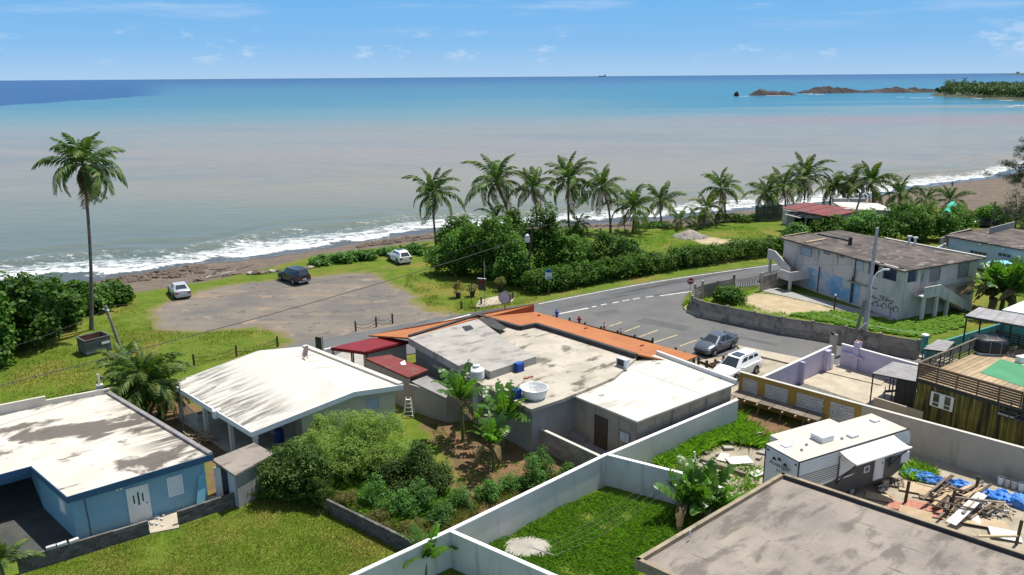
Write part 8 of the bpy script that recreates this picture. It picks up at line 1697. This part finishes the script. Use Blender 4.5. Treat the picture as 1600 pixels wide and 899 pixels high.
# ================================================================== people on the far beach: three tiny standing figures
def person(lab, q, h, m_top, seed):
    r_ = random.Random(seed); o = thing('person', lab, 'person', q); me = bpy.data.meshes.new('body'); s = h / 1.75
    J = {'pel': (0, 0, .95), 'che': (0, 0, 1.32), 'nec': (0, 0, 1.5), 'hea': (0, .02, 1.64), 'top': (0, .02, 1.74), 'la': (-.2, 0, 1.42), 'le': (-.27, .03, 1.15), 'lh': (-.28, -.03, .88), 'ra': (.2, 0, 1.42), 're': (.28, .05, 1.15), 'rh': (.27, -.05, .9), 'lk': (-.11, -.03, .5), 'lf': (-.13, .02, .05), 'lt': (-.13, -.14, .03), 'rk': (.11, -.06, .5), 'rf': (.13, .08, .05), 'rt': (.13, -.08, .03)}
    Rr = dict(pel=.15, che=.16, nec=.06, hea=.10, top=.08, la=.065, le=.045, lh=.035, ra=.065, re=.045, rh=.035, lk=.06, lf=.045, lt=.035, rk=.06, rf=.045, rt=.035)
    E_ = [('pel', 'che'), ('che', 'nec'), ('nec', 'hea'), ('hea', 'top'), ('che', 'la'), ('la', 'le'), ('le', 'lh'), ('che', 'ra'), ('ra', 're'), ('re', 'rh'), ('pel', 'lk'), ('lk', 'lf'), ('lf', 'lt'), ('pel', 'rk'), ('rk', 'rf'), ('rf', 'rt')]
    ks = list(J); me.from_pydata([tuple(c * s for c in J[k]) for k in ks], [(ks.index(a), ks.index(b)) for a, b in E_], []); ob = bpy.data.objects.new('body', me); COL.objects.link(ob); ob.parent = o; ob.modifiers.new('skin', 'SKIN'); ob.modifiers.new('sub', 'SUBSURF').levels = 1
    for i, k in enumerate(ks): me.skin_vertices[0].data[i].radius = (Rr[k] * s, Rr[k] * s)
    me.skin_vertices[0].data[0].use_root = True; me.materials.append(MATS['skin_tone'])
    MB().lathe([(.15, 0), (.19, .2), (.20, .45), (.17, .5)], 10, (0, 0, 0)); mb = MB(); mb.M = Matrix.Scale(s, 4); mb.lathe([(.18, .72), (.19, .95), (.20, 1.2), (.20, 1.42), (.10, 1.48)], 10); mb.build('clothing', m_top, o, smooth_angle=60, local=True)
mat('skin_tone', (.30, .17, .11), (.27, .15, .1), 1, .6)
for i, (x, y, m_, lab) in enumerate([(1438, 300.5, 'tar_black', 'tiny person in dark clothes standing at the water edge on the far beach, left'), (1439.5, 301, 'zinc', 'tiny person in grey clothes standing close beside the left one on the far beach'), (1488, 289, 'sign_blue', 'tiny person in blue standing alone further along the far beach')]):
    q = P(x, y, -1.5); q.z = gz(q.x, q.y); person(lab, q, 1.7, m_, i)
# ================================================================== cars
def paint(name, col, rough=.25, metal=.0):
    m = mat(name, col, tuple(c * .94 for c in col), 1, rough, .6, metal, grain=0); b = m.node_tree.nodes['Principled BSDF'] if 'Principled BSDF' in m.node_tree.nodes else None
    for n_ in m.node_tree.nodes:
        if n_.type == 'BSDF_PRINCIPLED': n_.inputs['Coat Weight'].default_value = .25; n_.inputs['Coat Roughness'].default_value = .08
    return name
paint('paint_silver', (.50, .51, .53), .35, .3); paint('paint_black', (.010, .013, .022)); paint('paint_white', (.78, .78, .77)); paint('paint_grey', (.085, .10, .125), .3, .3); paint('paint_navy', (.02, .03, .05))
mat('tail_lamp', (.30, .012, .012), (.25, .01, .01), 1, .2, .6, grain=0); mat('head_lamp', (.65, .67, .70), (.6, .62, .65), 1, .1, .8, grain=0); mat('black_trim', (.018, .018, .019), (.022, .022, .023), 1, .6, grain=0)
def car(label, loc, rz, kind, pm, group=None, roof_glass=False, rails=False, spoiler=False):
    suv = kind != 'sedan'
    Lc, Wc, Hc = (4.55, 1.78, 1.45) if kind == 'sedan' else (4.75, 1.88, 1.74) if kind == 'suv' else (4.3, 1.80, 1.60)
    o = thing('parked_car', label, 'car', loc, rz, group); hw = Wc / 2; rw = .31 if not suv else .35; M = ROOTM[o.name]
    xf, xr = Lc * .30, -Lc * .29
    # lower body: cross sections from the tail to the nose (x, sill z, belt z, half width, centre top z)
    if kind == 'sedan': sec = [(-.500, .42, .62, .72, .64), (-.490, .26, .86, .86, .93), (-.455, .22, .95, .93, 1.02), (-.30, .20, .95, .98, 1.02), (-.10, .18, .92, 1.0, .95), (.14, .18, .91, 1.0, .94), (.22, .20, .90, .99, .99), (.36, .21, .80, .96, .86), (.45, .24, .66, .88, .72), (.490, .28, .56, .74, .60), (.500, .36, .48, .62, .50)]
    else: sec = [(-.500, .45, .75, .80, .78), (-.492, .30, 1.02, .92, 1.05), (-.46, .26, 1.08, .97, 1.10), (-.30, .24, 1.08, 1.0, 1.10), (-.05, .22, 1.05, 1.0, 1.08), (.14, .22, 1.03, 1.0, 1.06), (.23, .23, 1.02, .99, 1.12), (.36, .25, .94, .97, 1.02), (.45, .28, .82, .91, .90), (.490, .32, .68, .80, .74), (.500, .42, .58, .66, .62)]
    if kind == 'hatch': sec = [(a, b_, c_ * .95, d_, e_ * .95) for a, b_, c_, d_, e_ in sec]
    mb = MB(); mb.M = M; vs = []; k_ = 13
    for (fx, zs, zb_, w, zc_) in sec:
        x = fx * Lc; w = w * hw; zm = (zs + zb_) / 2
        half = [(0, zs), (w * .86, zs), (w * .97, zs + .10), (w, zm), (w * .975, zb_ - .05), (w * .90, zb_ + .02), (w * .5, zc_), (0, zc_ + .01)]
        ring = half[:-1] + [half[-1]] + [(-a, b_) for a, b_ in half[-2:0:-1]]
        vs += [(x, a, b_) for a, b_ in ring]; k_ = len(ring)
    n_ = len(sec); mb.add(vs, [(i * k_ + j, i * k_ + (j + 1) % k_, (i + 1) * k_ + (j + 1) % k_, (i + 1) * k_ + j) for i in range(n_ - 1) for j in range(k_)] + [tuple(range(k_ - 1, -1, -1)), tuple(range((n_ - 1) * k_, n_ * k_))]); mb.build('body', pm, o, smooth_angle=38)
    # greenhouse: belt ring to roof ring
    zb_ = .93 if kind == 'sedan' else 1.06 if kind == 'suv' else 1.0
    if kind == 'sedan': b_f, b_r, t_f, t_r = .235, -.385, .06, -.215
    elif kind == 'suv': b_f, b_r, t_f, t_r = .245, -.485, .10, -.43
    else: b_f, b_r, t_f, t_r = .245, -.485, .08, -.37
    wb, wt = hw * .905, hw * .70
    B = [(b_f * Lc, wb * .86, zb_ + .02), (b_f * Lc - .25, wb, zb_), (b_r * Lc + .25, wb, zb_), (b_r * Lc, wb * .88, zb_ + .02)]; T = [(t_f * Lc, wt * .88, Hc - .05), (t_f * Lc - .3, wt, Hc - .01), (t_r * Lc + .3, wt, Hc - .01), (t_r * Lc, wt * .90, Hc - .06)]
    Br = B + [(x, -y, z) for x, y, z in B[::-1]]; Tr = T + [(x, -y, z) for x, y, z in T[::-1]]; n_ = 8
    mb = MB(); mb.M = M; mb.add(Br + Tr, [(i, (i + 1) % n_, n_ + (i + 1) % n_, n_ + i)[::-1] for i in range(n_)]); mb.add([(x, y, z) for x, y, z in Tr] + [((t_f * .6 + t_r * .4) * Lc, 0, Hc + .03), ((t_f * .25 + t_r * .75) * Lc, 0, Hc + .03)], [(0, 1, 8), (1, 2, 9, 8), (2, 3, 9), (3, 4, 9), (4, 5, 9), (5, 6, 8, 9), (6, 7, 8), (7, 0, 8)]); mb.build('cabin', pm, o, smooth_angle=50)
    def pane(nm, a, b_, c_, d_, inset_=.10, off=.012, m='glass', sub=None):
        a, b_, c_, d_ = map(Vector, (a, b_, c_, d_)); ce = (a + b_ + c_ + d_) / 4; n0 = (b_ - a).cross(d_ - a).normalized()
        if n0.dot(ce - Vector((0, 0, .8))) < 0: n0 = -n0
        pts = [p + (ce - p).normalized() * inset_ + n0 * off for p in (a, b_, c_, d_)]; f = (0, 1, 2, 3)
        if (pts[1] - pts[0]).cross(pts[3] - pts[0]).dot(n0) < 0: f = (3, 2, 1, 0)
        mb = MB(); mb.M = M; mb.add(pts, [f]); return mb.build(nm, m, o)
    mir = lambda p: (p[0], -p[1], p[2])
    pane('windshield', B[0], mir(B[0]), mir(T[0]), T[0], .07); pane('rear_window', B[3], mir(B[3]), mir(T[3]), T[3], .12)
    for s in (1, -1):
        g = (lambda p: p) if s == 1 else mir; mid = lambda A_, C_, t: tuple(A_[i] + (C_[i] - A_[i]) * t for i in range(3))
        if suv: cutsx = (0, .36, .70, 1.0)
        else: cutsx = (0, .5, 1.0)
        b0, b1 = mid(B[0], B[1], .8), B[2] if not suv else mid(B[2], B[3], .3); t0, t1 = T[1], T[2]
        for i in range(len(cutsx) - 1): pane('side_window', g(mid(b0, b1, cutsx[i])), g(mid(b0, b1, cutsx[i + 1])), g(mid(t0, t1, cutsx[i + 1])), g(mid(t0, t1, cutsx[i])), .075)
        mb = MB(); mb.M = M; mb.cbox((b_f * Lc - .35, s * (hw + .06), zb_ + .0), .14, .2, .14); mb.build('mirror', pm, o, smooth_angle=30)
        # wheels with arches
        for x in (xf, xr):
            mb = MB(); mb.M = M; m_ = 20; y0 = s * (hw - .20); y1 = s * (hw + .012)
            mb.add([(x + (rw + .07) * math.cos(2 * math.pi * i / m_), y, rw + .03 + (rw + .07) * math.sin(2 * math.pi * i / m_)) for y in (y0, s * (hw + .004)) for i in range(m_)], [tuple(range(m_)), tuple(range(2 * m_ - 1, m_ - 1, -1))] + [(i, m_ + i, m_ + (i + 1) % m_, (i + 1) % m_) for i in range(m_)]); mb.build('wheel_arch', 'black_trim', o)
            pf = [(rw - .10, .0), (rw - .02, .01), (rw, .05), (rw, .17), (rw - .02, .2)]; vs = [(x + r_ * math.cos(2 * math.pi * i / m_), y1 + s * .02 - s * d_, rw + r_ * math.sin(2 * math.pi * i / m_)) for r_, d_ in pf for i in range(m_)]
            mb = MB(); mb.M = M; mb.add(vs, [(q * m_ + i, q * m_ + (i + 1) % m_, (q + 1) * m_ + (i + 1) % m_, (q + 1) * m_ + i) for q in range(len(pf) - 1) for i in range(m_)] + [tuple(range(m_)), tuple(range((len(pf) - 1) * m_, len(pf) * m_))]); w = mb.build('wheel', 'tyre', o, smooth_angle=40)
            mb = MB(); mb.M = M; yy = y1 + s * .024
            for i in range(5): a = 2 * math.pi * i / 5 + .3; mb.add([(x + .04 * math.cos(a - 1.2), yy, rw + .04 * math.sin(a - 1.2)), (x + (rw - .10) * math.cos(a - .22), yy, rw + (rw - .10) * math.sin(a - .22)), (x + (rw - .10) * math.cos(a + .22), yy, rw + (rw - .10) * math.sin(a + .22)), (x + .04 * math.cos(a + 1.2), yy, rw + .04 * math.sin(a + 1.2))], [(0, 1, 2, 3)])
            mb.add([(x + .07 * math.cos(2 * math.pi * i / 10), yy + s * .006, rw + .07 * math.sin(2 * math.pi * i / 10)) for i in range(10)], [tuple(range(10))]); mb.build('rim', 'steel', w)
        f_ = sec[-3]; mb = MB(); mb.M = M; zf = f_[2]; mb.add([(.462 * Lc, s * hw * .62, zf - .10), (.452 * Lc, s * hw * .87, zf - .07), (.425 * Lc, s * hw * .94, zf + .02), (.455 * Lc, s * hw * .66, zf + .00)], [(0, 1, 2, 3)]); mb.v = [tuple(Vector(v) + (M.to_3x3() @ Vector((.02, s * .02, .03)))) for v in mb.v]; mb.build('headlight', 'head_lamp', o)
        r_ = sec[1]; mb = MB(); mb.M = M; z0 = r_[2] - (.22 if kind == 'sedan' else .30); mb.box(-.4995 * Lc - .012, -.47 * Lc, min(s * hw * .55, s * hw * .90), max(s * hw * .55, s * hw * .90), z0, z0 + (.16 if kind == 'sedan' else .24)); mb.build('taillight', 'tail_lamp', o)
        mb = MB(); mb.M = M
        for x in (xf * .32, -Lc * .10): mb.box(x, x + .16, min(s * hw * .995, s * (hw + .02)), max(s * hw * .995, s * (hw + .02)), zb_ - .16, zb_ - .13)
        mb.build('door_handle', pm, o)
        if rails: mb = MB(); mb.M = M; mb.tube([(t_r * Lc + .3, s * wt * .93, Hc + .04), (t_f * Lc - .35, s * wt * .93, Hc + .04)], .025, 6); mb.build('roof_rail', 'steel', o)
    mb = MB(); mb.M = M; mb.box(-.5 * Lc - .03, -.49 * Lc, -hw * .8, hw * .8, .34, .52); mb.build('rear_bumper', 'steel' if kind == 'suv' else pm, o)
    mb = MB(); mb.M = M; mb.box(-.5 * Lc - .034, -.5 * Lc - .01, -.26, .26, .60, .73); mb.build('number_plate', 'light_plastic', o)
    mb = MB(); mb.M = M; mb.box(.492 * Lc, .5 * Lc + .015, -hw * .5, hw * .5, .40, .52); mb.build('grille', 'black_trim', o)
    if roof_glass: mb = MB(); mb.M = M; mb.box((t_f - .06) * Lc - .75, (t_f - .05) * Lc, -wt * .6, wt * .6, Hc + .005, Hc + .042); mb.build('sunroof', 'glass', o)
    if spoiler: mb = MB(); mb.M = M; mb.box(-.495 * Lc, -.45 * Lc, -hw * .82, hw * .82, zb_ + .15, zb_ + .18); mb.box(-.48 * Lc, -.46 * Lc, -hw * .7, -hw * .64, zb_ + .05, zb_ + .15); mb.box(-.48 * Lc, -.46 * Lc, hw * .64, hw * .7, zb_ + .05, zb_ + .15); mb.build('spoiler', pm, o)
    return o
q0, q1 = P(1115, 557), P(1144.4, 545.4); d = (q0 - q1).normalized(); n_ = Vector((-d.y, d.x, 0)); n_ = n_ if n_.x * 0 + n_.y > 0 else -n_; c_ = (q0 + q1) / 2 + n_ * .80; car('dark grey sedan with a rear spoiler parked at the stalls', (c_.x, c_.y, .03), math.atan2(d.y, d.x), 'sedan', 'paint_grey', spoiler=True)
c_ = P(1180, 585) + d * 1.38 + n_ * .86; car('white sport utility car parked by the mustard wall', (c_.x, c_.y, .0), math.atan2(d.y, d.x), 'suv', 'paint_white', roof_glass=True, rails=True)
c_ = P(279, 462); car('silver sedan seen from behind at the sandy end of the car park', (c_.x, c_.y + .3, 0), R_(123), 'sedan', 'paint_silver')
c_ = P(459, 440); car('black sport utility car in the car park facing the sea', (c_.x, c_.y + .1, 0), R_(136), 'suv', 'paint_black', rails=True)
c_ = P(624, 409); car('white hatchback parked on the grass beside the creeper', (c_.x, c_.y, 0), R_(122), 'hatch', 'paint_white', roof_glass=True)
c_ = P(1532, 354); car('dark car half hidden under the shore trees at the right', (c_.x, c_.y, 0), R_(170), 'sedan', 'paint_navy')

# ================================================================== grass blades and ground cover (stuff)
def blades(name, poly, dens, h, w, m, seed, z=0.0, exclude=(), tuft=1.0, lab=None, nf=.5, clump=.35):
    r_ = np.random.default_rng(seed); poly = [tuple(p) for p in poly]; px_ = np.array(poly); x0, x1, y0, y1 = px_[:, 0].min(), px_[:, 0].max(), px_[:, 1].min(), px_[:, 1].max()
    n_ = int((x1 - x0) * (y1 - y0) * dens); x, y = r_.uniform(x0, x1, n_), r_.uniform(y0, y1, n_); sd = sd_poly(x, y, poly); k = sd > .05
    for e_ in exclude: k &= sd_poly(x, y, e_) < 0
    dn_ = vnoise(x * nf, y * nf, seed) * .65 + vnoise(x * nf * 3.1, y * nf * 3.1, seed + 1) * .35; k &= r_.random(n_) < np.clip((dn_ - clump) * 3.2 + .25, .06, 1)
    x, y, dn_ = x[k], y[k], dn_[k]; n_ = len(x); a = r_.uniform(0, 2 * math.pi, n_); hh = h * r_.uniform(.55, 1.3, n_) * (.45 + 1.1 * dn_); lean = hh * r_.uniform(.5, 1.5, n_); b_ = r_.uniform(0, 2 * math.pi, n_); ww = w * r_.uniform(.6, 1.3, n_)
    zz_ = ground_z(x, y) + z; c_, s_ = np.cos(a) * ww / 2, np.sin(a) * ww / 2; lx, ly = np.cos(b_) * lean, np.sin(b_) * lean
    v = np.stack([np.stack([x - c_, y - s_, zz_ - .02], -1), np.stack([x + c_, y + s_, zz_ - .02], -1), np.stack([x + lx * .4 + c_ * .8, y + ly * .4 + s_ * .8, zz_ + hh * .6], -1), np.stack([x + lx, y + ly, zz_ + hh], -1)], 1).reshape(-1, 3)
    ob = bpy.data.objects.new(name, fast_mesh(name, v, np.arange(len(v)).reshape(-1, 4), m)); COL.objects.link(ob); ob['kind'] = 'stuff'
    if lab: ob['label'] = lab
lawn1 = [P2(*p) for p in [(-60, 960), (45, 893), (232, 836), (279, 822), (380, 788), (405, 770), (520, 800), (645, 870), (560, 940), (300, 1000)]]
blades('lawn_grass', lawn1, 380, .07, .035, 'grass_blade', 1, clump=.1, lab='mown grass of the foreground lawn')
yd = [P2(*p) for p in [(722, 862), (935, 768), (945, 772), (1060, 800), (1085, 830), (1040, 850), (990, 905), (920, 935), (860, 905)]]
patch = [P2(*p) for p in [(788, 850), (800, 843), (830, 839), (858, 846), (866, 860), (850, 872), (815, 872), (792, 867)]]
blades('yard_grass', yd, 560, .22, .05, 'rank_grass', 2, exclude=[patch], lab='long bright grass of the clothesline yard', nf=.8, clump=.2)
blades('yard_weeds', [P2(*p) for p in [(1010, 712), (1105, 668), (1150, 650), (1168, 664), (1240, 695), (1200, 705), (1130, 690), (1070, 722), (1035, 735)]], 420, .48, .06, 'rank_grass', 3, lab='weeds along the white wall in the caravan yard', nf=.6, clump=.35)
blades('yard_weeds', [P2(*p) for p in [(1405, 738), (1430, 728), (1460, 738), (1470, 750), (1440, 756), (1410, 748)]], 300, .40, .06, 'rank_grass', 4, lab='tuft of weeds beside the caravan nose', nf=.6, clump=.1)
blades('yard_weeds', [P2(*p) for p in [(1050, 735), (1100, 720), (1190, 730), (1185, 770), (1100, 770)]], 130, .25, .05, 'rank_grass', 12, lab='weeds among the broken slabs', nf=.6, clump=.4)
blades('garden_weeds', [P2(*p) for p in [(540, 800), (640, 780), (720, 790), (820, 760), (880, 740), (890, 755), (800, 795), (715, 835), (650, 850)]], 230, .34, .05, 'dry_leaf', 5, lab='dry weeds along the garden side of the white wall', nf=.7, clump=.3)
blades('garden_weeds', [P2(*p) for p in [(395, 778), (440, 740), (520, 720), (640, 730), (700, 780), (660, 845), (530, 795)]], 150, .5, .06, 'rank_grass', 14, lab='tall weeds under the garden trees', nf=.8, clump=.25)
blades('garden_weeds', [P2(*p) for p in [(660, 655), (735, 675), (800, 700), (850, 740), (780, 770), (710, 760), (690, 700)]], 60, .22, .05, 'rank_grass', 6, lab='scattered weeds on the red garden soil', nf=.9, clump=.5)
blades('field_grass', [P2(*p) for p in [(0, 660), (0, 560), (110, 535), (205, 470), (235, 490), (240, 515), (300, 520), (425, 515), (440, 540), (300, 575), (250, 620), (150, 625)]], 60, .11, .06, 'grass_blade', 7, lab='grass of the field by the car park', nf=.3)
blades('field_grass', [P2(*p) for p in [(640, 420), (690, 440), (800, 455), (850, 462), (836, 472), (740, 488), (670, 482), (655, 462), (630, 448)]], 60, .12, .06, 'grass_blade', 8, lab='grass between the car park and the thicket', nf=.3)
blades('field_grass', [P2(*p) for p in [(985, 375), (1020, 362), (1170, 352), (1210, 372), (1160, 392), (1000, 416)]], 26, .16, .09, 'rank_grass', 9, exclude=[poly_sandpatch], lab='bright lawn between the hedge and the palms', nf=.25)
leafmat('vine_leaf', [(.12, .25, .024), (.17, .31, .034), (.21, .34, .045)], .5, .6, .15)
vine = [P2(*p) for p in [(1232, 492), (1305, 487), (1400, 503), (1500, 495), (1505, 510), (1440, 528), (1370, 518), (1270, 500)]]
r_ = np.random.default_rng(40); pts = []
px_ = np.array(vine)
while len(pts) < 700:
    x, y = r_.uniform(px_[:, 0].min(), px_[:, 0].max()), r_.uniform(px_[:, 1].min(), px_[:, 1].max())
    if sd_poly(np.array([x]), np.array([y]), vine)[0] > 0: pts.append((x, y, .03 + .07 * r_.random()))
v, f = leaf_arrays(np.array(pts), np.full(len(pts), .30) * r_.uniform(.6, 1.2, len(pts)), 40, .3, r_, .85, 2.5, .5); v[:, 2] = np.clip(v[:, 2] * .6, .02, None)
ob = bpy.data.objects.new('creeping_vine', fast_mesh('creeping_vine', v, f, 'vine_leaf')); COL.objects.link(ob); ob['kind'] = 'stuff'; ob['label'] = 'bright green creeping vine covering the plot before the abandoned building'
blades('corner_grass', [P2(*p) for p in [(1090, 470), (1110, 455), (1150, 452), (1200, 470), (1300, 495), (1230, 492), (1140, 476)]], 60, .25, .07, 'rank_grass', 10, exclude=[poly_bare], lab='grass inside the curved corner wall', nf=.4)
blades('corner_grass', [P2(*p) for p in [(1066, 478), (1076, 470), (1083, 482), (1080, 488), (1068, 485)]], 120, .3, .06, 'rank_grass', 11, z=.1, lab='tuft of grass at the foot of the stop sign', clump=.0)
